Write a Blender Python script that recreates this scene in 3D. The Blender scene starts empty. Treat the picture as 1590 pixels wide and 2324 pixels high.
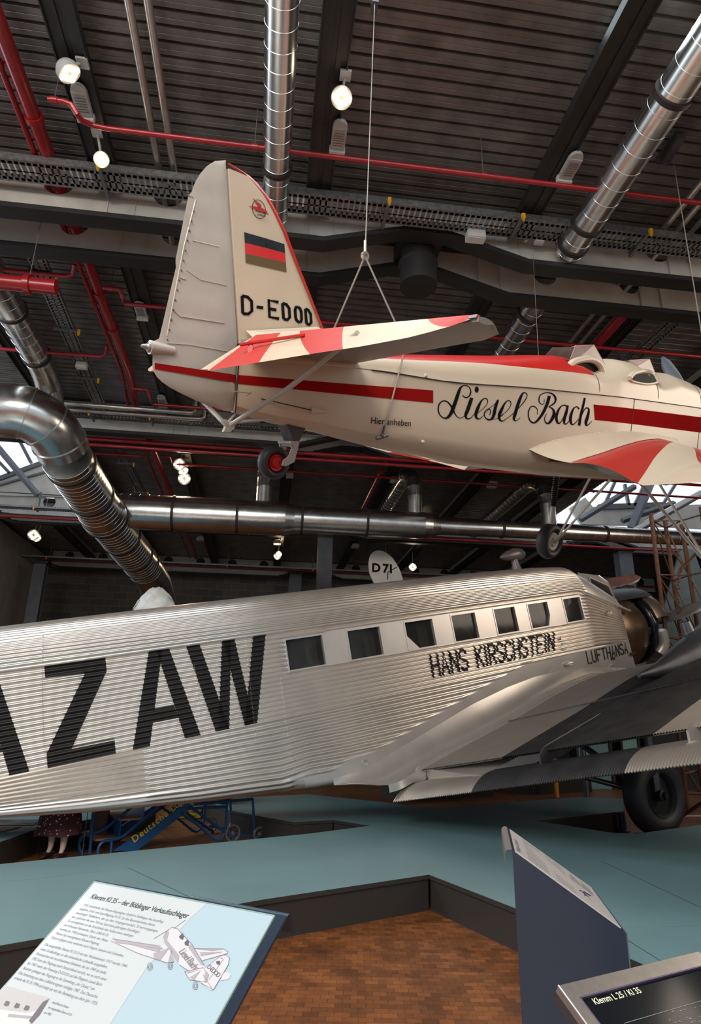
import bpy, bmesh, math, random
from mathutils import Vector, Matrix
random.seed(7)
SC = bpy.context.scene
COL = SC.collection
V = Vector

# ------------------------------------------------------------------ camera
F_PX = 1450.0
PITCH, YAW, ROLL, EYE = 0.3164, 0.1296, 0.01644, 1.62
cp, sp_, cy_, sy_ = math.cos(PITCH), math.sin(PITCH), math.cos(YAW), math.sin(YAW)
_f = V((sy_*cp, cy_*cp, sp_)); _r = V((cy_, -sy_, 0)); _u = _r.cross(_f)
RR = _r*math.cos(ROLL) + _u*math.sin(ROLL)
UU = -_r*math.sin(ROLL) + _u*math.cos(ROLL)
WW = _f
CAM = V((0, 0, EYE))
cd = bpy.data.cameras.new('camera'); cam = bpy.data.objects.new('camera', cd); COL.objects.link(cam)
cam.matrix_world = Matrix(((RR.x, UU.x, -WW.x, 0), (RR.y, UU.y, -WW.y, 0), (RR.z, UU.z, -WW.z, EYE), (0, 0, 0, 1)))
cd.sensor_fit = 'VERTICAL'; cd.sensor_height = 36; cd.sensor_width = 24.63
cd.lens = F_PX/2324*36; cd.clip_start = .05; cd.clip_end = 300
SC.camera = cam
SC.view_settings.view_transform = 'Standard'; SC.view_settings.look = 'None'
SC.view_settings.gamma = 1; SC.view_settings.exposure = 0.30
SC.view_settings.use_curve_mapping = False

# ------------------------------------------------------------------ world and big lights
W = bpy.data.worlds.new('world'); SC.world = W; W.use_nodes = True
W.node_tree.nodes['Background'].inputs[0].default_value = (.72, .80, .88, 1)
W.node_tree.nodes['Background'].inputs[1].default_value = .62
def area(name, loc, target, size, sizey, energy, color):
    l = bpy.data.lights.new(name, 'AREA'); l.shape = 'RECTANGLE'; l.size = size; l.size_y = sizey
    l.energy = energy; l.color = color
    o = bpy.data.objects.new(name, l); COL.objects.link(o); o.location = loc
    o.rotation_euler = (V(target)-V(loc)).to_track_quat('-Z', 'Y').to_euler()
    return o
area('fill_lamp_left', (-7.5, 9, 8.3), (0, 9, 1), 5, 8, 620, (.82, .91, 1))  # added area lamp below the closed deck, for daylight from the left
area('fill_lamp_behind', (-4.5, -5, 8.2), (1, 8, 2.5), 8, 4, 1150, (1, .91, .81))  # added area lamp standing in for unseen windows behind the camera
area('fill_lamp_right', (11, 6, 7.5), (4, 9, 2), 4, 7, 400, (1, .84, .68))  # added warm fill lamp below the closed deck, brightens the right side
area('fill_lamp_front', (0.5, 2.5, 8.2), (0.5, 4.0, 0), 7, 4, 200, (.80, .92, 1))  # added overhead fill lamp; the deck has no opening here

def ray(x, y): return RR*((x-795)/F_PX) - UU*((y-1162)/F_PX) + WW
def hit(px, py, p0, n):
    d = ray(px, py); n = V(n); return CAM + d*((V(p0)-CAM).dot(n)/d.dot(n))
def az(px, py, z): return hit(px, py, (0, 0, z), (0, 0, 1))
def ay(px, py, y): return hit(px, py, (0, y, 0), (0, 1, 0))
def ax(px, py, x): return hit(px, py, (x, 0, 0), (1, 0, 0))
def at(px, py, t): return CAM + ray(px, py)*t

# ------------------------------------------------------------------ materials
MAT = {}
def mat(name, col, rough=.5, metal=0.0, var=0.0, vscale=4.0, bump=0.0, bscale=60.0, emit=None, estr=0, spec=.5, coat=0, alpha=1, trans=0, rvar=0):
    if name in MAT: return MAT[name]
    m = bpy.data.materials.new(name); m.use_nodes = True; MAT[name] = m
    nt = m.node_tree; b = nt.nodes['Principled BSDF']
    b.inputs['Base Color'].default_value = (*col, 1); b.inputs['Roughness'].default_value = rough
    b.inputs['Metallic'].default_value = metal; b.inputs['Specular IOR Level'].default_value = spec
    b.inputs['Coat Weight'].default_value = coat; b.inputs['Coat Roughness'].default_value = .15
    b.inputs['Alpha'].default_value = alpha; b.inputs['Transmission Weight'].default_value = trans
    geo = nt.nodes.new('ShaderNodeNewGeometry')
    nz = nt.nodes.new('ShaderNodeTexNoise'); nz.inputs['Scale'].default_value = vscale; nz.inputs['Detail'].default_value = 6
    nt.links.new(geo.outputs['Position'], nz.inputs['Vector'])
    if var:
        r = nt.nodes.new('ShaderNodeValToRGB')
        r.color_ramp.elements[0].position = .3; r.color_ramp.elements[1].position = .7
        r.color_ramp.elements[0].color = (*[c*(1-var) for c in col], 1); r.color_ramp.elements[1].color = (*[min(1, c*(1+var*.6)) for c in col], 1)
        nt.links.new(nz.outputs['Fac'], r.inputs['Fac']); nt.links.new(r.outputs['Color'], b.inputs['Base Color'])
    if rvar:
        mr = nt.nodes.new('ShaderNodeMapRange'); mr.inputs['To Min'].default_value = max(.02, rough-rvar); mr.inputs['To Max'].default_value = rough+rvar
        nt.links.new(nz.outputs['Fac'], mr.inputs['Value']); nt.links.new(mr.outputs['Result'], b.inputs['Roughness'])
    if bump:
        n2 = nt.nodes.new('ShaderNodeTexNoise'); n2.inputs['Scale'].default_value = bscale; n2.inputs['Detail'].default_value = 3
        nt.links.new(geo.outputs['Position'], n2.inputs['Vector'])
        bp = nt.nodes.new('ShaderNodeBump'); bp.inputs['Strength'].default_value = bump; bp.inputs['Distance'].default_value = .01
        nt.links.new(n2.outputs['Fac'], bp.inputs['Height']); nt.links.new(bp.outputs['Normal'], b.inputs['Normal'])
    if emit:
        b.inputs['Emission Color'].default_value = (*emit, 1); b.inputs['Emission Strength'].default_value = estr
    return m

DECK = mat('deck_steel', (.20, .185, .175), .42, .45, .35, 3, .15, 30)
STEEL = mat('black_steel', (.018, .017, .017), .45, 0, .2)
CONC = mat('grey_painted_steel', (.50, .47, .42), .55, 0, .16, 2.5, .05)
COLM = mat('column_paint', (.12, .125, .14), .5, 0, .15)
REDP = mat('red_pipe_paint', (.30, .008, .012), .33, 0, .15, 5, coat=.3)
GALV = mat('galvanised_sheet', (.66, .66, .64), .25, 1, .12, 4, .02, 9, rvar=.07)
GALD = mat('galvanised_tray', (.30, .30, .30), .45, .85, .35, 20)
PIPE = mat('bare_pipe', (.55, .50, .46), .3, .9, .2)
RUBR = mat('rubber_seal', (.02, .012, .012), .6)
CAPY = mat('yellow_cap', (.85, .42, .01), .4)
FIXG = mat('fixture_grey', (.42, .42, .41), .5)
WHTP = mat('white_plastic', (.62, .60, .56), .45)
CREAM = mat('cream_paint', (.60, .495, .37), .33, 0, .06, 3, .02, 14, coat=.1)
FABR = mat('silver_fabric', (.50, .455, .40), .38, .15, .08, 5, .12, 9)
REDA = mat('red_aircraft_paint', (.50, .016, .012), .35, 0, .08, 3, coat=.1)
REDD = mat('dark_red_paint', (.30, .010, .010), .6, 0, .08, 3, spec=.0)
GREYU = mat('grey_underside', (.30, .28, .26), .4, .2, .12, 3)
BLACK = mat('black_paint', (.012, .012, .014), .6, spec=.0)
BLKG = mat('black_gloss', (.01, .011, .014), .15)
RUBB = mat('tyre_rubber', (.022, .022, .024), .55, 0, .2, 20, .1, 80)
JUM = mat('corrugated_aluminium', (.78, .72, .66), .29, .82, .05, 3, rvar=.03)
JUS = mat('smooth_aluminium', (.62, .58, .55), .33, .65, .06, 3, rvar=.04)
JUB = mat('black_wing_paint', (.06, .06, .065), .38, .5, .3, 4)
LETB = mat('letter_black', (.016, .014, .014), .5, 0, .15)
GLASSD = mat('cabin_window_glass', (.03, .03, .028), .08, 0, spec=.45, alpha=.45)
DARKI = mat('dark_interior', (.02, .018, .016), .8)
PERSP = mat('tinted_perspex', (.50, .36, .32), .08, 0, alpha=.38, spec=.7)
PLAT = mat('platform_top', (.17, .30, .33), .36, 0, .09, 1.2, .03, 40, rvar=.05)
PLATE_ = mat('platform_side', (.035, .032, .030), .4)
NAVY = mat('navy_sheet', (.035, .052, .085), .22, .3, .1, 2, coat=.3)
BRUSH = mat('brushed_steel', (.50, .48, .46), .34, .9, .1, 40)
BLUE = mat('stair_blue', (.012, .10, .28), .35, 0, .12, 6)
YEL = mat('yellow_sign', (.80, .58, .03), .5)
RUST = mat('rusty_tube', (.16, .075, .045), .55, .3, .4, 14)
TEAL = mat('teal_metal', (.11, .17, .19), .5, .2, .2, 3)
WOODT = mat('tread_wood', (.36, .20, .11), .5, 0, .25, 20)
BRONZ = mat('bronze_cowl', (.20, .135, .09), .30, .85, .35, 4, rvar=.1)
DARKM = mat('dark_metal', (.13, .13, .14), .35, .8, .3, 5)
HOTW = mat('lamp_glow', (1, .9, .7), .5, emit=(1, .80, .50), estr=9)
SKYG = mat('skylight_pane', (.8, .85, .9), .3, emit=(.82, .90, 1), estr=1.25)

def floor_mat():
    m = bpy.data.materials.new('wood_block_floor'); m.use_nodes = True; nt = m.node_tree; b = nt.nodes['Principled BSDF']
    geo = nt.nodes.new('ShaderNodeNewGeometry')
    mp = nt.nodes.new('ShaderNodeMapping'); mp.inputs['Rotation'].default_value = (0, 0, .14)
    nt.links.new(geo.outputs['Position'], mp.inputs['Vector'])
    br = nt.nodes.new('ShaderNodeTexBrick')
    for k, v in (('Scale', 1), ('Brick Width', .092), ('Row Height', .062), ('Mortar Size', .0016), ('Mortar Smooth', .3), ('Bias', 0)): br.inputs[k].default_value = v
    br.inputs['Color1'].default_value = (.34, .125, .038, 1); br.inputs['Color2'].default_value = (.17, .062, .022, 1); br.inputs['Mortar'].default_value = (.06, .025, .012, 1)
    nt.links.new(mp.outputs['Vector'], br.inputs['Vector'])
    nz = nt.nodes.new('ShaderNodeTexNoise'); nz.inputs['Scale'].default_value = 3.2; nz.inputs['Detail'].default_value = 9; nz.inputs['Roughness'].default_value = .7
    nt.links.new(mp.outputs['Vector'], nz.inputs['Vector'])
    r = nt.nodes.new('ShaderNodeValToRGB'); r.color_ramp.elements[0].position = .32; r.color_ramp.elements[1].position = .68
    r.color_ramp.elements[0].color = (.38, .30, .26, 1); r.color_ramp.elements[1].color = (1.15, 1.1, 1, 1)
    nt.links.new(nz.outputs['Fac'], r.inputs['Fac'])
    mx = nt.nodes.new('ShaderNodeMix'); mx.data_type = 'RGBA'; mx.blend_type = 'MULTIPLY'; mx.inputs[0].default_value = .85
    nt.links.new(br.outputs['Color'], mx.inputs[6]); nt.links.new(r.outputs['Color'], mx.inputs[7])
    nt.links.new(mx.outputs[2], b.inputs['Base Color'])
    b.inputs['Roughness'].default_value = .45
    bp = nt.nodes.new('ShaderNodeBump'); bp.inputs['Strength'].default_value = .25; bp.inputs['Distance'].default_value = .003; bp.invert = True
    nt.links.new(br.outputs['Fac'], bp.inputs['Height']); nt.links.new(bp.outputs['Normal'], b.inputs['Normal'])
    return m
FLOORM = floor_mat()
def block_mat():
    m = bpy.data.materials.new('concrete_blockwork'); m.use_nodes = True; nt = m.node_tree; b = nt.nodes['Principled BSDF']
    geo = nt.nodes.new('ShaderNodeNewGeometry')
    mp = nt.nodes.new('ShaderNodeMapping'); mp.inputs['Rotation'].default_value = (math.pi/2, 0, 0)
    nt.links.new(geo.outputs['Position'], mp.inputs['Vector'])
    br = nt.nodes.new('ShaderNodeTexBrick')
    for k, v in (('Scale', 1), ('Brick Width', .66), ('Row Height', .32), ('Mortar Size', .012), ('Bias', 0)): br.inputs[k].default_value = v
    br.inputs['Color1'].default_value = (.135, .115, .10, 1); br.inputs['Color2'].default_value = (.085, .075, .068, 1); br.inputs['Mortar'].default_value = (.19, .17, .155, 1)
    nt.links.new(mp.outputs['Vector'], br.inputs['Vector']); nt.links.new(br.outputs['Color'], b.inputs['Base Color'])
    b.inputs['Roughness'].default_value = .85
    return m
BLOCKM = block_mat()

# ------------------------------------------------------------------ mesh builder
class G:
    def __init__(s): s.v = []; s.f = []; s.m = []; s.cur = 0
    def add(s, vs, fs, m=None):
        o = len(s.v); s.v += [tuple(q) for q in vs]
        for f in fs: s.f.append([i+o for i in f]); s.m.append(s.cur if m is None else m)
    def poly(s, pts, m=None): s.add(pts, [list(range(len(pts)))], m)
    def box(s, lo, hi, m=None):
        (a, b, c), (d, e, f) = lo, hi
        s.add([(a,b,c),(d,b,c),(d,e,c),(a,e,c),(a,b,f),(d,b,f),(d,e,f),(a,e,f)], [[0,3,2,1],[4,5,6,7],[0,1,5,4],[1,2,6,5],[2,3,7,6],[3,0,4,7]], m)
    def hexa(s, p, m=None): s.add(p, [[0,3,2,1],[4,5,6,7],[0,1,5,4],[1,2,6,5],[2,3,7,6],[3,0,4,7]], m)
    def obox(s, c, ex, ey, ez, m=None):   # centre and three half-vectors
        c = V(c); ex = V(ex); ey = V(ey); ez = V(ez)
        s.hexa([c-ex-ey-ez, c+ex-ey-ez, c+ex+ey-ez, c-ex+ey-ez, c-ex-ey+ez, c+ex-ey+ez, c+ex+ey+ez, c-ex+ey+ez], m)
    def slab(s, pts, d, m=None):          # polygon extruded by vector d
        n = len(pts); pts = [V(p) for p in pts]; d = V(d)
        s.add(pts+[p+d for p in pts], [list(range(n))[::-1], list(range(n, 2*n))]+[[i, (i+1) % n, n+(i+1) % n, n+i] for i in range(n)], m)
    def grid(s, rows, m=None, close=False, mf=None, skip=None):
        nr, nc = len(rows), len(rows[0]); o = len(s.v)
        for r in rows: s.v += [tuple(p) for p in r]
        for i in range(nr-1):
            for j in range(nc if close else nc-1):
                if skip and skip(i, j): continue
                k = (j+1) % nc
                s.f.append([o+i*nc+j, o+i*nc+k, o+(i+1)*nc+k, o+(i+1)*nc+j]); s.m.append(mf(i, j) if mf else (s.cur if m is None else m))
    def tube(s, path, r, n=12, m=None, caps=True, sq=None):
        path = [V(p) for p in path]; rows = []
        up = None
        for i, p in enumerate(path):
            a = path[max(0, i-1)]; b = path[min(len(path)-1, i+1)]; t = (b-a).normalized()
            if up is None: up = V((0, 0, 1)) if abs(t.z) < .9 else V((1, 0, 0))
            u = (up - t*up.dot(t)).normalized(); w = t.cross(u); up = u
            rr = r[i] if isinstance(r, (list, tuple)) else r
            rows.append([p + (u*math.cos(2*math.pi*k/n) + w*math.sin(2*math.pi*k/n)*(sq or 1))*rr for k in range(n)])
        s.grid(rows, m, close=True)
        if caps: s.poly(rows[0][::-1], m); s.poly(rows[-1], m)
    def lathe(s, c, axis, prof, n=32, m=None, mf=None):   # prof: (along, radius)
        c = V(c); axis = V(axis).normalized(); u = axis.orthogonal().normalized(); w = axis.cross(u)
        rows = [[c+axis*a+(u*math.cos(2*math.pi*k/n)+w*math.sin(2*math.pi*k/n))*max(r, 1e-4) for k in range(n)] for a, r in prof]
        s.grid(rows, m, close=True, mf=mf)
    def ball(s, c, r, n=12, m=None, sc=(1, 1, 1)):
        rows = [[(c[0]+r*sc[0]*math.sin(a)*math.cos(b), c[1]+r*sc[1]*math.sin(a)*math.sin(b), c[2]+r*sc[2]*math.cos(a)) for b in [2*math.pi*k/(2*n) for k in range(2*n)]] for a in [max(1e-3, math.pi*i/n) if i < n else math.pi-1e-3 for i in range(n+1)]]
        s.grid(rows, m, close=True)
    def build(s, name, mats, parent=None, smooth=True, angle=35, loc=None, recalc=False):
        me = bpy.data.meshes.new(name); o = bpy.data.objects.new(name, me); COL.objects.link(o)
        off = V((0, 0, 0))
        if parent is not None:
            q = parent
            while q is not None: off += q.location; q = q.parent
            o.parent = parent
        elif loc is not None: o.location = loc; off = V(loc)
        me.from_pydata([(x-off.x, y-off.y, z-off.z) for x, y, z in s.v], [], s.f)
        if not isinstance(mats, (list, tuple)): mats = [mats]
        for mm in mats: me.materials.append(mm)
        me.polygons.foreach_set('material_index', [min(i, len(mats)-1) for i in s.m])
        me.update()
        if recalc:
            bm = bmesh.new(); bm.from_mesh(me); bmesh.ops.recalc_face_normals(bm, faces=bm.faces); bm.to_mesh(me); bm.free()
        if smooth:
            me.polygons.foreach_set('use_smooth', [True]*len(me.polygons)); me.set_sharp_from_angle(angle=math.radians(angle))
        return o
def tag(o, label=None, cat=None, group=None, kind=None):
    if label: o['label'] = label
    if cat: o['category'] = cat
    if group: o['group'] = group
    if kind: o['kind'] = kind
    return o
def empty(name, loc, label, cat, group=None):
    o = bpy.data.objects.new(name, None); COL.objects.link(o); o.location = loc; o.empty_display_size = .2
    return tag(o, label, cat, group)
def struct(o, label=None): o['kind'] = 'structure'; 
def set_uv(o, uvs):
    me = o.data; l = me.uv_layers.new(name='paint')
    for lp in me.loops: l.data[lp.index].uv = uvs[lp.vertex_index]
def paint_mat(name, mode, stops, cols, base, ox=0, oy=0):
    m = base.copy(); m.name = name; nt = m.node_tree; b = nt.nodes['Principled BSDF']
    for l in list(b.inputs['Base Color'].links): nt.links.remove(l)
    uv = nt.nodes.new('ShaderNodeUVMap'); uv.uv_map = 'paint'; sx = nt.nodes.new('ShaderNodeSeparateXYZ'); nt.links.new(uv.outputs[0], sx.inputs[0])
    def mth(op, a, b_=None):
        n = nt.nodes.new('ShaderNodeMath'); n.operation = op
        for i, q in enumerate((a, b_)):
            if q is None: continue
            if isinstance(q, (int, float)): n.inputs[i].default_value = q
            else: nt.links.new(q, n.inputs[i])
        return n.outputs[0]
    if mode == 'angle': v = mth('ARCTAN2', mth('SUBTRACT', sx.outputs[1], oy), mth('SUBTRACT', ox, sx.outputs[0])); v = mth('DIVIDE', v, math.pi/2)
    else: v = sx.outputs[0]
    r = nt.nodes.new('ShaderNodeValToRGB'); r.color_ramp.interpolation = 'CONSTANT'; nt.links.new(v, r.inputs[0])
    e = r.color_ramp.elements; e[0].position = 0; e[0].color = (*cols[0], 1); e[1].position = stops[0]; e[1].color = (*cols[1], 1)
    for p, c in zip(stops[1:], cols[2:]): q = e.new(p); q.color = (*c, 1)
    nt.links.new(r.outputs[0], b.inputs['Base Color']); return m
def copy_tree(o, loc=None, label=None, parent=None):
    c = o.copy(); COL.objects.link(c); c.parent = parent
    if loc is not None: c.location = loc
    if label: c['label'] = label
    for ch in list(o.children): copy_tree(ch, parent=c)
    return c
def smoothpath(pts, n=6):
    pts = [V(p) for p in pts]; out = []
    for i in range(len(pts)-1):
        p0 = pts[max(0, i-1)]; p1 = pts[i]; p2 = pts[i+1]; p3 = pts[min(len(pts)-1, i+2)]
        for k in range(n):
            t = k/n; out.append(.5*((2*p1)+(p2-p0)*t+(2*p0-5*p1+4*p2-p3)*t*t+(3*p1-p0-3*p2+p3)*t**3))
    out.append(pts[-1]); return out
def arc(p0, p1, corner, n=5):       # quadratic bend
    p0, p1, c = V(p0), V(p1), V(corner)
    return [p0*(1-t)**2 + c*2*t*(1-t) + p1*t*t for t in [k/n for k in range(n+1)]]
def lerp(a, xs):
    if a <= xs[0][0]: return xs[0][1]
    for (x0, y0), (x1, y1) in zip(xs, xs[1:]):
        if a <= x1: return y0+(y1-y0)*(a-x0)/(x1-x0)
    return xs[-1][1]
def clip(poly, axis, val, keep_greater):
    out = []; n = len(poly)
    for i in range(n):
        a = poly[i]; b = poly[(i+1) % n]
        ia = (a[axis] >= val) == keep_greater; ib = (b[axis] >= val) == keep_greater
        if ia: out.append(a)
        if ia != ib:
            t = (val-a[axis])/(b[axis]-a[axis]) if b[axis] != a[axis] else 0
            out.append(tuple(a[k]+(b[k]-a[k])*t for k in range(2)))
    return out
def strips(poly, axis, vals):       # cut a convex polygon at the values along an axis
    lo = min(p[axis] for p in poly); hi = max(p[axis] for p in poly)
    cuts = [v for v in vals if lo < v < hi]; edges = [lo-1e-6]+cuts+[hi+1e-6]; out = []
    for a, b in zip(edges, edges[1:]):
        q = clip(clip(poly, axis, a, True), axis, b, False)
        if len(q) > 2: out.append(q)
    return out
def stroke(pts, wd=None):           # polyline -> convex quads, pts (x,y[,w])
    out = []
    P = [(p[0], p[1], (p[2] if len(p) > 2 else wd)) for p in pts]
    nrm = []
    for i in range(len(P)):
        a = P[max(0, i-1)]; b = P[min(len(P)-1, i+1)]; dx, dy = b[0]-a[0], b[1]-a[1]; l = math.hypot(dx, dy) or 1
        nrm.append((-dy/l, dx/l))
    for i in range(len(P)-1):
        (x0, y0, w0), (x1, y1, w1) = P[i], P[i+1]; n0, n1 = nrm[i], nrm[i+1]
        out.append([(x0+n0[0]*w0/2, y0+n0[1]*w0/2), (x1+n1[0]*w1/2, y1+n1[1]*w1/2), (x1-n1[0]*w1/2, y1-n1[1]*w1/2), (x0-n0[0]*w0/2, y0-n0[1]*w0/2)])
    return out
def smooth2(pts, n=4):
    out = []; L = len(pts)
    for i in range(L-1):
        p = [pts[max(0, i-1)], pts[i], pts[i+1], pts[min(L-1, i+2)]]
        for k in range(n):
            t = k/n; out.append(tuple(.5*(2*p[1][j]+(p[2][j]-p[0][j])*t+(2*p[0][j]-5*p[1][j]+4*p[2][j]-p[3][j])*t*t+(3*p[1][j]-p[0][j]-3*p[2][j]+p[3][j])*t**3) for j in range(3)))
    out.append(pts[-1]); return out
GLY = {  # unit strokes, x right, y up; block capitals
 'D': [[(0,0),(0,1)], [(0,1),(.6,1),(1,.8),(1,.2),(.6,0),(0,0)]], 'E': [[(1,1),(0,1),(0,0),(1,0)], [(0,.5),(.75,.5)]],
 'O': [[(.5,1),(.15,.93),(0,.75),(0,.25),(.15,.07),(.5,0),(.85,.07),(1,.25),(1,.75),(.85,.93),(.5,1)]],
 'H': [[(0,0),(0,1)], [(1,0),(1,1)], [(0,.5),(1,.5)]], 'A': [[(0,0),(.5,1),(1,0)], [(.2,.32),(.8,.32)]],
 'N': [[(0,0),(0,1)], [(0,1),(1,0)], [(1,0),(1,1)]], 'S': [[(1,.85),(.7,1),(.3,1),(0,.85),(0,.62),(1,.38),(1,.15),(.7,0),(.3,0),(0,.15)]],
 'K': [[(0,0),(0,1)], [(1,1),(0,.42)], [(.3,.6),(1,0)]], 'I': [[(.5,0),(.5,1)]], 'R': [[(0,0),(0,1)], [(0,1),(.8,1),(1,.85),(1,.65),(.8,.5),(0,.5)], [(.45,.5),(1,0)]],
 'C': [[(1,.82),(.7,1),(.3,1),(0,.82),(0,.18),(.3,0),(.7,0),(1,.18)]], 'T': [[(0,1),(1,1)], [(.5,0),(.5,1)]], 'L': [[(0,1),(0,0),(1,0)]],
 'U': [[(0,1),(0,.15),(.3,0),(.7,0),(1,.15),(1,1)]], 'F': [[(0,0),(0,1),(1,1)], [(0,.52),(.8,.52)]], '-': [[(0,.5),(1,.5)]]}
def text_mesh(txt, size, name, m, parent, org, ex, ey, lift=.002, shear=0, bold=0, wid=1.0, sub=None):
    cu = bpy.data.curves.new(name, 'FONT'); cu.body = txt; cu.size = size; cu.shear = shear; cu.offset = bold; cu.resolution_u = 3; cu.space_character = wid
    cu.fill_mode = 'FRONT'
    to = bpy.data.objects.new(name+'_tmp', cu); COL.objects.link(to)
    bpy.context.view_layer.update()
    me = bpy.data.meshes.new_from_object(to.evaluated_get(bpy.context.evaluated_depsgraph_get()))
    bpy.data.objects.remove(to); bpy.data.curves.remove(cu)
    ex, ey = V(ex).normalized(), V(ey).normalized(); n = ex.cross(ey).normalized(); org = V(org)
    g = G(); vs = [org+ex*v.co.x+ey*v.co.y+n*lift for v in me.vertices]
    g.add(vs, [list(p.vertices) for p in me.polygons]); bpy.data.meshes.remove(me)
    if sub is not None: sub.add(g.v, g.f); return None
    return g.build(name, m, parent, smooth=False)
# ================================================================== THE HALL
ZD = 8.6
g = G(); g.box((-16, -7, -.2), (20, 31, 0)); o = g.build('floor', FLOORM, smooth=False); o['kind'] = 'structure'
# corrugated deck, running along x, pitch .17
g = G()
def deckband(x0, x1, y0, y1):
    y = y0
    while y < y1:
        prof = [(0, 0), (.058, 0), (.062, .006), (.068, .006), (.072, 0), (.128, 0), (.138, .045), (.160, .045), (.17, 0)]
        for (a, za), (b, zb) in zip(prof, prof[1:]):
            g.poly([(x0, y+a, ZD+za), (x0, y+b, ZD+zb), (x1, y+b, ZD+zb), (x1, y+a, ZD+za)])
        y += .17
deckband(-16, 20, -1.2, 14.95); deckband(-5.75, 9.9, 14.95, 21.3); deckband(-16, 20, 21.3, 30)
o = g.build('ceiling', DECK, smooth=False); o['kind'] = 'structure'
g = G(); g.box((-16, -1.2, ZD+.06), (20, 14.9, ZD+.2)); g.box((-5.75, 14.9, ZD+.06), (9.9, 21.3, ZD+.2)); g.box((-16, 21.3, ZD+.06), (20, 31, ZD+.2))
o = g.build('ceiling_roof_slab', STEEL, smooth=False); o['kind'] = 'structure'
g = G(); g.box((-16, 30, 0), (20, 30.3, 9)); o = g.build('wall_back', BLOCKM, smooth=False); o['kind'] = 'structure'
g = G(); g.box((-10.4, 23.3, 0), (-9.95, 30, 8.5)); o = g.build('wall_left', CONC, smooth=False); o['kind'] = 'structure'

g = G(); g.box((19.6, -7, 0), (20, 30, 8.7)); o = g.build('wall_right', mat('wall_paint_dark', (.10, .095, .09), .8, 0, .2, 1), smooth=False); o['kind'] = 'structure'
# ---- ceiling beams along y : pale web, black bottom flange
beamx = [-10.4, -7.75, -5.05, -2.37, .38, 3.28, 5.95, 8.6, 11.3]
BZ = 8.3
def beam_y(x, y0, y1, lab):
    r = empty('ceiling_beam', (x, (y0+y1)/2, BZ), lab, 'beam', 'steel beams under the roof deck')
    a = G(); a.box((x-.05, y0, BZ+.02), (x+.05, y1, ZD)); a.build('web', CONC, r, smooth=False)
    a = G(); a.box((x-.15, y0, BZ-.02), (x-.03, y1, BZ+.02)); a.box((x+.03, y0, BZ-.02), (x+.15, y1, BZ+.02)); a.box((x-.03, y0, BZ+.0), (x+.03, y1, BZ+.02)); a.box((x-.165, y0, BZ-.06), (x-.15, y1, BZ+.06)); a.box((x+.15, y0, BZ-.06), (x+.165, y1, BZ+.06))
    a.build('bottom_flange', STEEL, r, smooth=False)
bays = [(-1.2, 7.1, 'nearest bay, above the tail fin of the hanging aeroplane'), (8.05, 13.9, 'second bay, behind the first double girder'), (14.9, 21.0, 'third bay, above the big horizontal duct'), (22.15, 28.75, 'farthest bay, before the block wall')]
ORD = ['first', 'second', 'third', 'fourth', 'fifth', 'sixth', 'seventh', 'eighth', 'ninth']; BL = {}
for k, (a_, b_, lab) in enumerate(bays):
    for i, x in enumerate(beamx):
        if k == 2 and (x < -5.9 or x > 10): continue
        if k == 0 and (x < -5.2 or x > 6.1): continue
        BL[k] = BL.get(k, 0)+1; beam_y(x, a_, b_, 'black ceiling beam, %s from the left in the %s' % (ORD[BL[k]-1], ('nearest bay', 'second bay behind the nearest double girder', 'third bay above the big duct', 'farthest bay before the block wall')[k]))

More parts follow.
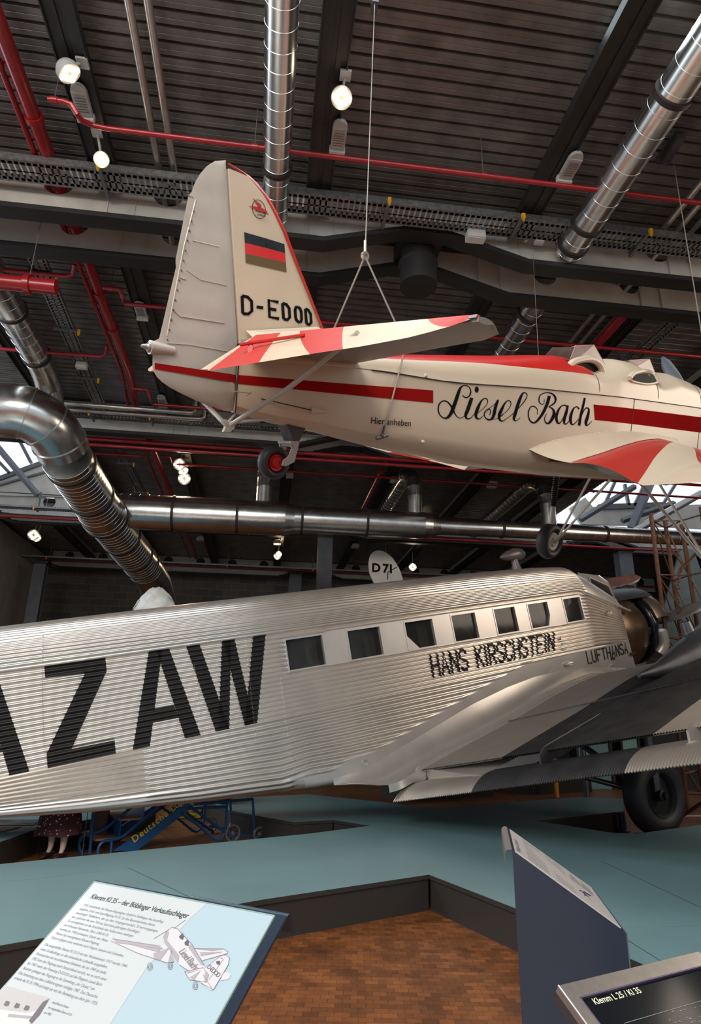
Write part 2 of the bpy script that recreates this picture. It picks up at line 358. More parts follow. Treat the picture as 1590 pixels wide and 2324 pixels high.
# ---- castellated cross girders in pairs (web with round holes, black flange with haunches)
def girder(y, lab, x0=-16, x1=19.5, haunch=(1.95,), hole_off=0.0, hw=.12):
    zf = 7.86
    r = empty('cross_girder', (0, y, zf), lab, 'girder', 'double cross girders')
    def fz(x):
        z = zf
        for c in haunch:
            d = abs(x-c)
            if d < 1.45: z = max(z, zf + .34*min(1, (1.45-d)/1.15))
        return z
    xs = sorted(set([x0, x1]+[c+s*d for c in haunch for s in (-1, 1) for d in (.3, 1.45) if x0 < c+s*d < x1]))
    # bottom flange
    a = G()
    for p, q in zip(xs, xs[1:]):
        zp, zq = fz(p), fz(q)
        a.hexa([(p, y-hw, zp-.05), (q, y-hw, zq-.05), (q, y+hw, zq-.05), (p, y+hw, zp-.05), (p, y-hw, zp), (q, y-hw, zq), (q, y+hw, zq), (p, y+hw, zp)])
        a.hexa([(p, y-hw-.006, zp-.062), (q, y-hw-.006, zq-.062), (q, y-hw+.008, zq-.062), (p, y-hw+.008, zp-.062), (p, y-hw-.006, zp+.012), (q, y-hw-.006, zq+.012), (q, y-hw+.008, zq+.012), (p, y-hw+.008, zp+.012)])
    a.build('bottom_flange', STEEL, r, smooth=False)
    a = G(); a.box((x0, y-hw, 8.578), (x1, y+hw, 8.598)); a.build('top_flange', STEEL, r, smooth=False)
    # web with round holes: each 1.32 m panel is a ring of quads around a hole
    a = G(); P = 1.42; hr = .2
    n0 = int((x0)/P)-1
    for k in range(n0, int(x1/P)+1):
        cx = k*P - .2 + hole_off
        if cx-P/2 < x0 or cx+P/2 > x1: continue
        near = any(abs(cx-c) < 1.5 for c in haunch)
        L, R_ = cx-P/2, cx+P/2
        if near or (k % 2 == 0 and k % 4 != 0 and False):
            for i in range(6):
                p, q = L+P*i/6, L+P*(i+1)/6
                a.box((p, y-.02, max(fz(p), fz(q))-.03), (q, y+.02, 8.58)); a.hexa([(p, y-.02, fz(p)), (q, y-.02, fz(q)), (q, y+.02, fz(q)), (p, y+.02, fz(p)), (p, y-.02, max(fz(p), fz(q))+.01), (q, y-.02, max(fz(p), fz(q))+.01), (q, y+.02, max(fz(p), fz(q))+.01), (p, y+.02, max(fz(p), fz(q))+.01)])
            continue
        hzz = 8.365; ZT = 8.58; ang = sorted([2*math.pi*i/28 for i in range(28)]+[math.atan2(ZT-hzz, P/2), math.pi-math.atan2(ZT-hzz, P/2), math.pi+math.atan2(hzz-zf, P/2), 2*math.pi-math.atan2(hzz-zf, P/2)]); n = len(ang)
        for i in range(n):
            t0, t1 = ang[i], ang[(i+1) % n]
            def outer(t):
                c, s = math.cos(t), math.sin(t); k1 = (P/2)/abs(c) if abs(c) > 1e-6 else 9e9
                hgt = (ZT-hzz) if s > 0 else (hzz-zf)
                k2 = hgt/abs(s) if abs(s) > 1e-6 else 9e9
                return cx+c*min(k1, k2), hzz+s*min(k1, k2)
            def inner(t): return cx+hr*math.cos(t), hzz+hr*math.sin(t)
            i0, i1, o0, o1 = inner(t0), inner(t1), outer(t0), outer(t1)
            for yy in (y-.02, y+.02): a.poly([(i0[0], yy, i0[1]), (i1[0], yy, i1[1]), (o1[0], yy, o1[1]), (o0[0], yy, o0[1])])
            a.poly([(i0[0], y-.02, i0[1]), (i1[0], y-.02, i1[1]), (i1[0], y+.02, i1[1]), (i0[0], y+.02, i0[1])])
    for k in range(int(x0/2.67), int(x1/2.67)+1):
        for s in (-.21, .14):
            x = k*2.67+.5+s; a.box((x, y-.035, fz(x)), (x+.008, y-.02, 8.57))
    a.build('web', CONC, r, smooth=False)
    return r
hN = (1.95,)
girder(7.2, 'front member of the nearest double girder, behind the wide cable tray', haunch=hN)
girder(7.95, 'rear member of the nearest double girder, above the fin and the wire ring', haunch=hN)
girder(14.05, 'front member of the second double girder, seen under the tail of the hanging aeroplane', haunch=(-8.2, 1.95, 12))
girder(14.8, 'rear member of the second double girder, carrying the thin red pipes', haunch=(-8.2, 1.95, 12))
girder(21.2, 'front member of the third double girder, behind the big duct junction', haunch=(-10, 1.95, 12))
girder(22.0, 'rear member of the third double girder, partly hidden by the duct', haunch=(-10, 1.95, 12))
girder(28.9, 'farthest girder, just in front of the block wall', x0=-9.8, haunch=(-10.5, 1.95, 12))
# round column head hanging between the first pair
r = empty('column_head', (1.93, 7.6, 7.63), 'black round steel column head between the two nearest girders', 'column head')
a = G(); a.lathe((1.93, 7.6, 7.62), (0, 0, 1), [(0, 0), (0, .27), (.36, .27), (.37, .29), (.40, .29), (.41, .25), (.62, .25), (.62, 0)], 32); a.build('drum', STEEL, r)
a = G(); a.box((1.63, 7.3, 8.24), (2.25, 7.9, 8.5)); a.build('bearing_box', STEEL, r, smooth=False)
# columns
def column(x, y, ztop, w, lab, d=.38):
    r = empty('steel_column', (x, y, 0), lab, 'column', 'grey steel columns')
    a = G(); a.box((x-w/2, y-d/2, 0), (x+w/2, y-d/2+.03, ztop)); a.box((x-w/2, y+d/2-.03, 0), (x+w/2, y+d/2, ztop)); a.box((x-w/2+.04, y-d/2+.03, 0), (x-w/2+.07, y+d/2-.03, ztop)); a.box((x+w/2-.07, y-d/2+.03, 0), (x+w/2-.04, y+d/2-.03, ztop)); a.build('shaft', COLM, r, smooth=False)
    a = G(); a.box((x-w/2-.1, y-d/2-.1, ztop), (x+w/2+.1, y+d/2+.1, ztop+.08)); a.box((x-w/2-.1, y-d/2-.1, 0), (x+w/2+.1, y+d/2+.1, .04)); a.build('end_plate', STEEL, r, smooth=False)
column(1.93, 21.6, 8.1, .5, 'grey steel column behind the roof of the corrugated airliner, left of the D 71 rudder')
column(1.25, 28.6, 7.9, .55, 'dark column close to the block wall, just left of the middle column')
column(12.9, 21.3, 7.7, .52, 'grey steel column behind the nose of the corrugated airliner')
column(-8.85, 26.0, 7.3, .45, 'grey steel column in front of the block wall at the far left')

# ---- skylights: clerestory glazing over concrete curbs, seen beyond the second girder
SKY_Y = 21.1
def spt(px, py, dy=0): return ay(px, py, SKY_Y+dy)
def wallpoly(name, pts, m, th=.12, dy=0):
    g = G(); g.slab([spt(*p, dy) for p in pts], V((0, th, 0))); o = g.build(name, m, smooth=False); o['kind'] = 'structure'; return o
wallpoly('window_1', [(-420, 950), (215, 960), (215, 1005), (107, 1046), (0, 1086), (-420, 1240)], SKYG, .02, .1)
wallpoly('trim_1', [(0, 1086), (107, 1046), (215, 1005), (235, 1130), (0, 1124), (-420, 1115), (-420, 1240)], CONC)
wallpoly('window_2', [(1318, 1060), (1800, 1060), (1800, 1140), (1530, 1146), (1372, 1152), (1330, 1128)], SKYG, .02, .1)
wallpoly('trim_2', [(1288, 1150), (1325, 1125), (1345, 1150), (1530, 1146), (1800, 1140), (1800, 1210), (1440, 1192), (1320, 1190)], CONC)
g = G(); g.box((-16, 21.3, 8.55), (-5.7, 21.36, 12)); g.box((9.9, 21.3, 8.55), (19.6, 21.36, 12)); g.box((-5.8, 15, 8.6), (-5.7, 21.3, 10)); g.box((9.9, 15, 8.6), (10.0, 21.3, 10)); o = g.build('sky_glow_panels', SKYG, smooth=False); o['kind'] = 'structure'  # added glowing panels as sky behind and beside the skylight glazing
def bars(lst, name, lab):
    g = G()
    for p, q, w in lst:
        a_, b_ = spt(*p), spt(*q); d = (b_-a_).normalized(); n_ = V((d.z, 0, -d.x))
        g.obox((a_+b_)/2-V((0, .05, 0)), (b_-a_)/2, n_*w, V((0, .06, 0)))
    o = g.build(name, COLM, smooth=False); return tag(o, lab, 'glazing frame')
bars([((-20, 1095), (110, 1047), .07), ((107, 1047), (215, 1008), .07), ((45, 1000), (72, 1052), .05), ((-10, 1040), (24, 1076), .05), ((85, 1000), (105, 1040), .03), ((-60, 1010), (-20, 1090), .05), ((-20, 1108), (150, 1060), .03)], 'glazing_frame', 'grey glazing frame of the left skylight behind the curved duct')
bars([((1500, 1147), (1355, 1152), .10), ((1460, 1100), (1436, 1150), .05), ((1395, 1090), (1368, 1150), .05), ((1415, 1100), (1424, 1148), .05), ((1530, 1100), (1500, 1148), .05), ((1365, 1085), (1343, 1118), .05)], 'glazing_frame', 'grey glazing frame of the right skylight behind the landing gear')
for p, q, w, y, lab in (((-30, 985), (86, 1124), .10, 20.4, 'thick grey diagonal strut crossing the left skylight'), ((1440, 1104), (1316, 1180), .11, 20.2, 'long pale grey strut crossing the right skylight behind the V struts of the main wheel'), ((1476, 1095), (1432, 1200), .16, 19.6, 'thick dark grey strut in the middle of the right skylight'), ((1411, 1182), (1530, 1142), .11, 20.0, 'grey strut rising to the right under the right skylight'), ((1590, 1120), (1440, 1205), .13, 19.4, 'pale round strut at the right end of the right skylight')):
    a_, b_ = ay(*p, y), ay(*q, y); g = G(); g.tube([a_, b_], w, 4 if w != .13 else 14); o = g.build('roof_brace', COLM if w != .13 else BRUSH, smooth=False); tag(o, lab, 'brace')

# ================================================================== DUCTS
def duct(path, r, name, lab, seam=.22, n=36, group='galvanised spiral ducts', clamps=(), parent=None, cat='duct'):
    path = [V(p) for p in path]
    root = parent or empty(name, path[0], lab, cat, group)
    a = G(); L = [0]
    for p, q in zip(path, path[1:]): L.append(L[-1]+(q-p).length)
    tot = L[-1]
    def pos(s):
        for i in range(len(path)-1):
            if s <= L[i+1] or i == len(path)-2:
                d = (path[i+1]-path[i]); return path[i]+d*((s-L[i])/d.length), d.normalized()
    def rad(s):
        return r if not isinstance(r, (list, tuple)) else lerp(s, r)
    pts = []; rs = []; s = 0
    while s < tot:
        for ds, dr in ((0, 0), (.002, .0035), (.010, .0035), (.012, 0)):
            if s+ds < tot: pts.append(pos(s+ds)[0]); rs.append(rad(s+ds)+dr)
        s += seam
    pts.append(pos(tot)[0]); rs.append(rad(tot))
    a.tube(pts, rs, n); a.build('pipe_shell', GALV, root, angle=25)
    for c in clamps:
        p, d = pos(c); b = G(); rr = rad(c); b.lathe(p, d, [(-.03, rr), (-.03, rr+.022), (.03, rr+.022), (.03, rr)], n); b.build('seal_band', RUBR, root)
    return root
duct([(-.17, -1, 8.05), (-.17, 7.05, 8.05)], .165, 'spiral_duct', 'round duct running straight overhead between the left and middle beams of the nearest bay', .21, 32, clamps=(7.2,))
duct([(4.0, -1, 8.05), (4.0, 7.05, 8.05)], .20, 'spiral_duct', 'round duct at the upper right beside the widest pale beam', .25, 32, clamps=(5.6, 7.5, 7.9))
duct([(4.02, 8.1, 8.05), (4.0, 13.8, 8.05)], .19, 'spiral_duct', 'round duct above the cockpits, starting behind the second girder member', .25, clamps=(.4,))
def drop(x, lab, y0=14.95, ys=15.8, r=.19, zt=8.05, zb=6.5, yb=15.0):
    duct([(x, 21, zt), (x, ys+.6, zt)]+arc((x, ys+.6, zt), (x, yb, zt-.9), (x, yb+.1, zt-.05), 6)+[(x, yb, zb)], r, 'spiral_duct', lab, .25, 28)
drop(-.2, 'bent duct dropping into the big horizontal duct behind the tail wheel')
drop(3.6, 'bent duct dropping into the thinner part of the horizontal duct, middle of the three drops')
drop(7.15, 'bent duct dropping into the horizontal duct just behind the main wheel of the hanging aeroplane')
duct([(-4.4, 8.1, 8.0), (-4.5, 11.0, 8.0)]+arc((-4.5, 11.0, 8.0), (-4.45, 12.2, 7.3), (-4.5, 12.2, 8.0), 6)+[(-4.45, 12.4, 6.9)], .24, 'spiral_duct', 'duct at the left that bends down into the curved big duct', .26, clamps=(1.6, 3.0))
# big main duct, right-going
duct([(-3.75, 15, 6.27), (14, 15, 6.40)], [(0, .42), (3.95, .42), (4.05, .425), (4.35, .34), (7.55, .335), (7.65, .34), (7.95, .22), (12, .20), (18, .18)], 'main_duct', 'big horizontal galvanised duct stepping down in width, crossing behind the hanging aeroplane', .215, 44, clamps=(1.45, 2.95, 4.5, 6.1, 9.6, 12.4))
# big diagonal duct with gored elbow
P = [at(x, y, t) for x, y, t in ((-160, 905, 11.3), (0, 930, 11.5), (62, 938, 11.6), (118, 976, 11.9), (152, 1040, 12.4), (228, 1160, 14.3), (330, 1290, 17.5), (350, 1322, 18.4), (362, 1365, 18.8), (366, 1420, 18.9))]
root = duct([P[4], P[5], P[6]], [(0, .47), (1.9, .46), (2.3, .50), (2.45, .50), (2.75, .46), (9, .46)], 'main_duct', 'big diagonal duct descending from the curved elbow at the left towards the block wall', .135, 44, clamps=(.25, 1.5, 2.5, 3.6, 4.7, 5.3))
EP = smoothpath(P[:5], 8); b = G(); b.tube(EP[:-3], .485, 44); b.build('elbow_shell', GALV, root)
for k_ in (8, 16, 22, 27):
    n_ = (EP[k_+1]-EP[k_-1]).normalized(); c = G(); c.lathe(EP[k_], n_, [(-.012, .484), (-.012, .505), (.012, .505), (.012, .484)], 44); c.build('raised_seam', BRUSH, root)
b = G(); b.tube([P[6], P[7], P[8], P[9]], .46, 40); b.build('elbow_gore', GALV, root)

# ================================================================== PIPES
def pipe(pts, r, lab, name='sprinkler_pipe', m=None, cat='pipe', group='red sprinkler pipes', n=12, couplings=()):
    a = G(); a.tube(pts, r, n); o = a.build(name, m or REDP)
    pts = [V(p) for p in pts]
    tag(o, lab, cat, group)
    for c in couplings:
        k = min(int(c), len(pts)-2); t = min(1, c-k); p = pts[k]+(pts[k+1]-pts[k])*t; d = (pts[k+1]-pts[k]).normalized()
        b = G(); b.lathe(p, d, [(-.035, r), (-.035, r*1.3), (.035, r*1.3), (.035, r)], n); q = b.build('coupling', m or REDP); q.parent = o
        if abs(d.z) < .1 and p.z < 8.5: b = G(); b.tube([p, (p.x, p.y, 8.6)], .005, 5); q = b.build('hanger', COLM); q.parent = o
    return o
pipe([(-2.66, 5.62, 8.0), (-2.50, 5.62, 8.0), (-2.42, 5.63, 7.98), (-2.36, 5.66, 7.9), (-2.34, 5.78, 7.94), (-2.26, 5.88, 8.0), (-2.1, 5.9, 8.0), (9, 5.9, 8.0)], .031, 'long thin red pipe crossing the whole nearest bay in front of the three upper spotlights', couplings=(.4, 6.15, 6.4, 6.7))
pipe([(-3.02, -1, 8.3), (-3.02, 12, 8.3), (-3.2, 13.9, 8.3)], .085, 'thick red main pipe at the upper left running away through the girder holes', couplings=(.4, .55, .8, .88))
pipe([(-3.17, -1, 8.28), (-3.17, 12, 8.28), (-3.36, 13.9, 8.28)], .035, 'thin red pipe running beside the thick red main at the left', couplings=(.5, .82))
pipe([(-3.05, 14.6, 8.1), (-3.05, 27, 8.1)], .085, 'thick red main pipe in the third bay behind the ducts', couplings=(.3,))
pipe([(-3.3, 14.6, 8.1), (-3.3, 27, 8.1)], .035, 'thin red pipe beside the main in the third bay', couplings=(.3,))
pipe([(-6.5, 7.5, 6.96), (-2.95, 7.5, 6.96)], .10, 'thick red pipe stub between the two girder members at the left edge', couplings=(.9,)).location.z = .0
pipe([(-7, 8.66, 8.0), (-3.3, 8.66, 8.0), (-3.2, 8.64, 8.02), (-3.15, 8.5, 8.1)], .034, 'thin red branch pipe left of the main, nearer of the two in the second bay', couplings=(.5,))
pipe([(-7, 11.0, 8.0), (-3.3, 10.95, 8.0), (-3.2, 10.9, 8.05), (-3.15, 10.7, 8.1)], .034, 'thin red branch pipe left of the main, farther of the two in the second bay', couplings=(.5,))
pipe([(-2.85, 9.0, 8.1), (-2.6, 9.0, 8.1), (-2.55, 9.1, 8.02), (-2.55, 9.23, 8.0), (9, 9.2, 8.0)], .034, 'thin red pipe behind the fin and above the cockpits in the second bay', couplings=(.5, 4.3, 4.7))
pipe([(-2.95, 12.3, 8.1), (-2.7, 12.3, 8.1), (-2.65, 12.4, 8.02), (-2.65, 12.75, 8.0), (3, 12.8, 8.0)], .034, 'thin red pipe behind the rudder bottom with a cranked end', couplings=(.5,))
pipe([(-16, 14.5, 7.86), (19.5, 14.5, 7.86)], .05, 'upper red pipe of the close pair running under the second girder', couplings=(.41, .44))
pipe([(-4.4, 14.55, 7.73), (19.5, 14.55, 7.73)], .04, 'lower red pipe of the close pair running under the second girder', couplings=(.1, .3))
pipe([(-4.6, 15.75, 8.0), (-3.4, 15.72, 8.0)], .034, 'short thin red pipe in the third bay ending at the red main', couplings=(.5,))
pipe([(-2.9, 15.9, 8.1), (-2.7, 15.9, 8.1), (-2.65, 16.13, 8.0), (14, 16.15, 8.0)], .034, 'thin red pipe passing behind the tail wheel in the third bay', couplings=(2.4,))
pipe([(-4.6, 19.1, 8.0), (-3.3, 19.05, 8.0)], .034, 'short thin red pipe just above the big duct in the third bay')
pipe([(-16, 20.9, 7.72), (1.6, 20.9, 7.72), (19.5, 20.9, 7.72)], .05, 'red pipe running just below the big horizontal duct', couplings=(.8, 1.2))
pipe([(-9.8, 28.6, 8.1), (19.5, 28.6, 8.1)], .045, 'farthest red pipe in front of the block wall girder')
pipe([(5.6, 8.1, 8.1), (5.6, 14, 8.1)], .085, 'thick red pipe above the front cockpit at the right', couplings=(.3,))
pipe([(2.9, 16, 8.1), (2.9, 21, 8.1)], .07, 'thick red pipe in the third bay left of the main wheel')
for k, (x, y0, y1) in enumerate([(-1.68, -1, 13.8), (-1.49, -1, 13.8), (5.28, 4.8, 13.8), (5.49, 4.8, 13.8)]):
    pipe([(x, y0, 8.33), (x, y1, 8.33)], .045, ['left bare steel pipe of the pair left of the overhead duct', 'right bare steel pipe of the pair left of the overhead duct', 'left bare steel pipe of the pair at the right above the cockpits', 'right bare steel pipe of the pair at the right above the cockpits'][k], 'steel_pipe', PIPE, 'pipe', 'bare steel pipes', 14)
for k, (y, z, xe) in enumerate([(13.02, 8.0, -1.80), (13.3, 8.0, -1.62)]):
    pipe([(-4.7, y, z), (xe-.05, y, z), (xe, y, z+.05), (xe, y, 8.5)], .055, ['upper of the two bright steel pipes below the rudder', 'lower of the two bright steel pipes below the rudder'][k], 'steel_pipe', PIPE, 'pipe', 'bright cranked pipes', 14)

# ================================================================== CABLE TRAYS
def cable_tray(p0, p1, w, lab, hang, up=.06, slots=True, step=.075):
    p0, p1 = V(p0), V(p1); d = (p1-p0); L = d.length; d.normalize(); s = V((-d.y, d.x, 0))
    r = empty('cable_tray', (p0+p1)/2, lab, 'cable tray', 'galvanised cable trays')
    a = G(); k = 0; x = 0
    for e in (-1, 1):
        q = (p0+p1)/2+s*(w/2*e); a.obox(q+V((0, 0, up/2)), d*L/2, s*.002, V((0, 0, up/2)))
        a.obox(q-s*(.012*e)+V((0, 0, up)), d*L/2, s*.012, V((0, 0, .002)))
        a.obox(q-s*(w*.10*e), d*L/2, s*w*.10, V((0, 0, .0015)))
    while x < L:
        a.obox(p0+d*x, d*step*.33, s*w*.42, V((0, 0, .0015))); x += step
    a.obox((p0+p1)/2, d*L/2, s*w*.03, V((0, 0, .0015)))
    a.build('tray', GALD, r, smooth=False)
    for h in hang:
        q = p0+d*h
        b = G(); b.obox(q-V((0, 0, .02)), d*.02, s*(w/2+.08), V((0, 0, .018))); b.build('bracket', COLM, r, smooth=False)
        b = G(); e = q+s*(w/2+.05); b.obox((e.x, e.y, (e.z+ZD)/2), d*.02, s*.02, V((0, 0, (ZD-e.z)/2))); b.build('hanger', COLM, r, smooth=False)
        b = G(); c = q-s*(w/2+.08)-V((0, 0, .03)); b.obox(c, d*.022, s*.02, V((0, 0, .04))); b.obox(c+V((0, 0, -.05)), d*.012, s*.015, V((0, 0, .02))); b.build('end_cap', CAPY, r, smooth=False)
    return r
cable_tray((-9, 6.82, 8.13), (9, 6.82, 8.13), .36, 'wide perforated cable tray crossing in front of the nearest girder', [1.15+1.83*k for k in range(1, 9)], up=.10)
cable_tray((-3.65, 8.2, 8.05), (-3.85, 13.8, 8.05), .26, 'perforated cable tray running away at the left beside the red main pipe', [.5, 2.0, 3.7])
cable_tray((6.5, 8.2, 8.05), (6.3, 13.8, 8.05), .26, 'perforated cable tray running away at the right above the propeller', [1.5, 3.4])
cable_tray((-5, 13.6, 8.02), (9, 13.6, 8.02), .3, 'perforated cable tray in front of the second girder below the rudder', [.9, 2.2, 4.0])
cable_tray((-3.9, 15.2, 8.05), (-3.9, 21, 8.05), .26, 'short cable tray in the third bay behind the diagonal duct', [1.2, 3.5])
cable_tray((-9.9, 26.8, 7.75), (16, 26.8, 7.75), .28, 'far cable tray in front of the block wall', [1.0, 4.6, 8.2, 11.8, 15.4])
cable_tray((-10.5, 20.7, 7.95), (1.5, 20.7, 7.95), .28, 'cable tray on the third girder at the left below the skylight', [3, 5.5])
# small boxes and plates on girders
def gbox(px, py, y, sx, sz, lab, name='junction_box', m=None, sy=.06):
    p = ay(px, py, y); a = G(); a.box((p.x-sx, y-sy, p.z-sz), (p.x+sx, y, p.z+sz)); a.box((p.x-sx*.94, y-sy-.02, p.z-sz*.9), (p.x+sx*.94, y-sy, p.z+sz*.9))
    o = a.build(name, m or WHTP, smooth=False); return tag(o, lab, 'box')
gbox(1075, 543, 7.05, .13, .075, 'square white junction box under the cable tray right of the column head', sy=.12)
gbox(1191, 548, 7.1, .024, .015, 'tiny white plate beside the small white detector box', 'wall_plate')
gbox(1220, 553, 7.05, .065, .03, 'small white flat detector on the girder right of the junction box', 'detector')
gbox(240, 434, 7.15, .03, .012, 'tiny white plate on the girder below the left spotlight', 'wall_plate')
gbox(743, 493, 7.15, .03, .012, 'tiny white plate on the girder right of the fin', 'wall_plate')
gbox(187, 833, 11.4, .10, .06, 'white junction box on the left cable tray above the curved duct', sy=.10)
gbox(224, 947, 13.9, .05, .05, 'small white detector dome on the second girder', 'detector')

# ================================================================== LAMPS
def spot(c, tgt, r, name, lab, power=18, arm_to=None):
    c = V(c)
    if arm_to is None: arm_to = (c.x+.05, c.y+.15, ZD-.005)
    d = (V(tgt)-c).normalized()
    root = empty(name, c, lab, 'spotlight', 'round ceiling spotlights')
    a = G(); a.lathe(c, -d, [(-.01, 0), (-.01, r*.93), (-.012, r), (.05, r*1.02), (.10, r*.8), (.12, r*.5), (.12, 0)], 28); a.build('housing', FIXG, root)
    u = d.orthogonal().normalized(); w = d.cross(u); b = G()
    for k in range(3):
        for j in range(3):
            if k == 1 and j == 1: continue
            q = c+d*.014+u*((k-1)*r*.48)+w*((j-1)*r*.48); b.lathe(q, d, [(0, r*.22), (.012, r*.20), (.014, 0)], 12)
    b.build('led_cluster', HOTW, root)
    if arm_to is not None: e = G(); e.tube([c-d*.06, arm_to], .015, 6); e.box((arm_to[0]-.06, arm_to[1]-.06, arm_to[2]-.03), (arm_to[0]+.06, arm_to[1]+.06, arm_to[2])); e.build('mount_arm', FIXG, root)
    l = bpy.data.lights.new(name+'_light', 'SPOT'); l.energy = power; l.color = (1, .72, .42); l.spot_size = 1.5; l.spot_blend = .6; l.shadow_soft_size = .08
    lo = bpy.data.objects.new('lamp_light', l); COL.objects.link(lo); lo.parent = root; lo.location = d*.05; lo.rotation_euler = d.to_track_quat('-Z', 'Y').to_euler()
    return root
def pt(px, py, z): return az(px, py, z)
p = pt(157, 166, 8.1); spot(p, (2, 6.5, 2), .12, 'spotlight', 'round spotlight at the upper left beside the left ceiling beam', 90, (p.x+.12, p.y-.02, 8.26))
p = pt(775, 222, 8.1); spot(p, CAM+V((.6, .5, 0)), .115, 'spotlight', 'round spotlight in the top middle on the middle ceiling beam', 90, (p.x+.02, p.y-.15, 8.26))
p = pt(230, 362, 8.0); spot(p, (-1.2, 1.0, 2), .09, 'spotlight', 'glaring small spotlight just above the wide cable tray at the left', 90, (p.x-.05, p.y-.15, 8.26))
p = pt(407, 1054, 8.0); spot(p, (0, 6, 2), .16, 'spotlight', 'farther round spotlight, top one of the three left of the tail wheel', 60)
p = pt(416, 1069, 8.0); spot(p, (2, 12, 2), .14, 'spotlight', 'farther round spotlight turned sideways, middle one of the three left of the tail wheel', 40)
p = pt(418, 1086, 7.9); spot(p, (0, 2, 2), .17, 'spotlight', 'glaring spotlight, bottom one of the three left of the tail wheel', 120)
p = pt(76, 1214, 7.9); spot(p, (0, 6, 3), .2, 'spotlight', 'far spotlight at the left, left one of the pair above the block wall', 40)
p = pt(83, 1220, 7.9); spot(p, (3, 9, 2), .16, 'spotlight', 'far spotlight at the left, right one of the pair above the block wall', 40)
p = pt(629, 1262, 7.9); spot(p, (0, 2, 2), .15, 'spotlight', 'far small spotlight below the big duct, lower one of the two', 40)
p = pt(632, 1258, 7.7); spot(p, (4, 9, 2), .13, 'spotlight', 'far small spotlight below the big duct, upper one of the two', 30)
p = pt(936, 1287, 7.6); spot(p, (3, 3, 2), .16, 'spotlight', 'far spotlight right of the D 71 rudder', 40)
def louvre(px, py, lab, z=8.19, tilt=0.0):
    c = pt(px, py, z); root = empty('louvre_fixture', c, lab, 'light fixture', 'unlit louvred ceiling fixtures')
    a = G(); a.box((c.x-.085, c.y-.20, c.z), (c.x+.085, c.y+.12, c.z+.07)); a.build('housing', FIXG, root, smooth=False)
    a = G(); a.lathe((c.x, c.y-.20, c.z+.01), (0, 0, 1), [(0, 0), (0, .085), (.05, .085), (.05, 0)], 20); a.build('round_end', FIXG, root)
    a = G()
    for k in range(7): a.box((c.x-.062, c.y-.17+k*.034, c.z-.012), (c.x+.062, c.y-.17+k*.034+.012, c.z+.003))
    a.build('louvre', BRUSH, root, smooth=False)
    a = G(); a.box((c.x-.095, c.y+.10, c.z-.03), (c.x+.095, c.y+.16, c.z+.07)); a.build('gear_box', WHTP, root, smooth=False)
louvre(188, 248, 'grey louvred fixture on the left ceiling beam')
louvre(767, 325, 'grey louvred fixture on the middle ceiling beam below the top spotlight')
louvre(1290, 393, 'grey louvred fixture on the right ceiling beam')
louvre(320, 713, 'grey louvred fixture in the second bay, left of the rudder')
louvre(368, 915, 'grey louvred fixture with round end below the rudder tip at the left')
def smallfix(px, py, lab, y=None, z=8.1, s=.1):
    c = pt(px, py, z); a = G(); a.box((c.x-s, c.y-s, c.z), (c.x+s, c.y+s, c.z+.08)); a.box((c.x-s*.8, c.y-s*.8, c.z+.08), (c.x+s*.8, c.y+s*.8, c.z+.14)); o = a.build('ceiling_box', WHTP, smooth=False); tag(o, lab, 'fixture box', 'small ceiling boxes')
smallfix(657, 1083, 'small grey ceiling box right of the tail wheel')
smallfix(893, 1094, 'small grey ceiling box below the striped far wing')
smallfix(1117, 1105, 'small grey ceiling box left of the main wheel leg', s=.13)
smallfix(311, 1107, 'small grey ceiling box behind the diagonal duct')
smallfix(454, 1226, 'small grey ceiling box under the big duct at the left', s=.14)
smallfix(628, 1235, 'small grey ceiling box under the big duct above the far spotlights', s=.14)
smallfix(806, 1243, 'small grey ceiling box under the big duct above the D 71 rudder', s=.14)
# suspension bracket upper right
c = pt(1525, 340, 8.4)
a = G(); a.obox(c, V((.05, .0, 0)), V((.02, .20, 0)), V((0, 0, .04))); a.obox(c+V((0, 0, .06)), V((.08, 0, 0)), V((0, .24, 0)), V((0, 0, .01))); o = a.build('ceiling_anchor', DARKM, smooth=False); tag(o, 'dark steel anchor bracket on the deck at the upper right', 'anchor')
c2 = pt(850, 5, 8.4)
a = G(); a.obox(c2, V((.03, .0, 0)), V((0, .06, 0)), V((0, 0, .08))); o = a.build('ceiling_anchor', DARKM, smooth=False); tag(o, 'small steel anchor at the top edge holding the tail wire', 'anchor')
# far background: white cover, D 71 rudder
a = G(); q = at(350, 1400, 11.8)
rows = []
for i in range(14):
    u = i/13*math.pi; r_ = .40*math.sin(u)**.8
    rows.append([(q.x+(-.40+.80*i/13), q.y+math.cos(t)*r_*.35+.02*math.sin(5*t+i), q.z+math.sin(t)*r_*1.1+.12+.015*math.sin(7*t+2*i)) for t in [2*math.pi*k/28 for k in range(28)]])
a.grid(rows, close=True); a.tube([(q.x, q.y, 0), (q.x, q.y, q.z)], .04, 8); o = a.build('covered_rudder', mat('pale_fabric', (.55, .54, .52), .5, .1, .25, 7, .5, 6)); tag(o, 'pale crumpled rounded surface behind the airliner roof at the left', 'rudder')
D7 = at(875, 1290, 17.3); hx = V((1, .1, 0)).normalized()
root = empty('rudder', (D7.x, D7.y, D7.z), 'white oval rudder lettered D 71 behind the airliner roof', 'rudder')
a = G(); pts = []
for px, py in [(838, 1300), (836, 1280), (839, 1262), (848, 1252), (860, 1249), (875, 1254), (890, 1266), (902, 1284), (910, 1302), (914, 1330), (885, 1345), (858, 1335), (846, 1318)]:
    pts.append(hit(px, py, D7, (.1, -1, 0)))
a.slab(smoothpath(pts+[pts[0]], 3)[:-1], V((.01, .10, 0))); a.build('rudder_panel', mat('white_fabric', (.55, .52, .47), .5, 0, .06), root, smooth=False)
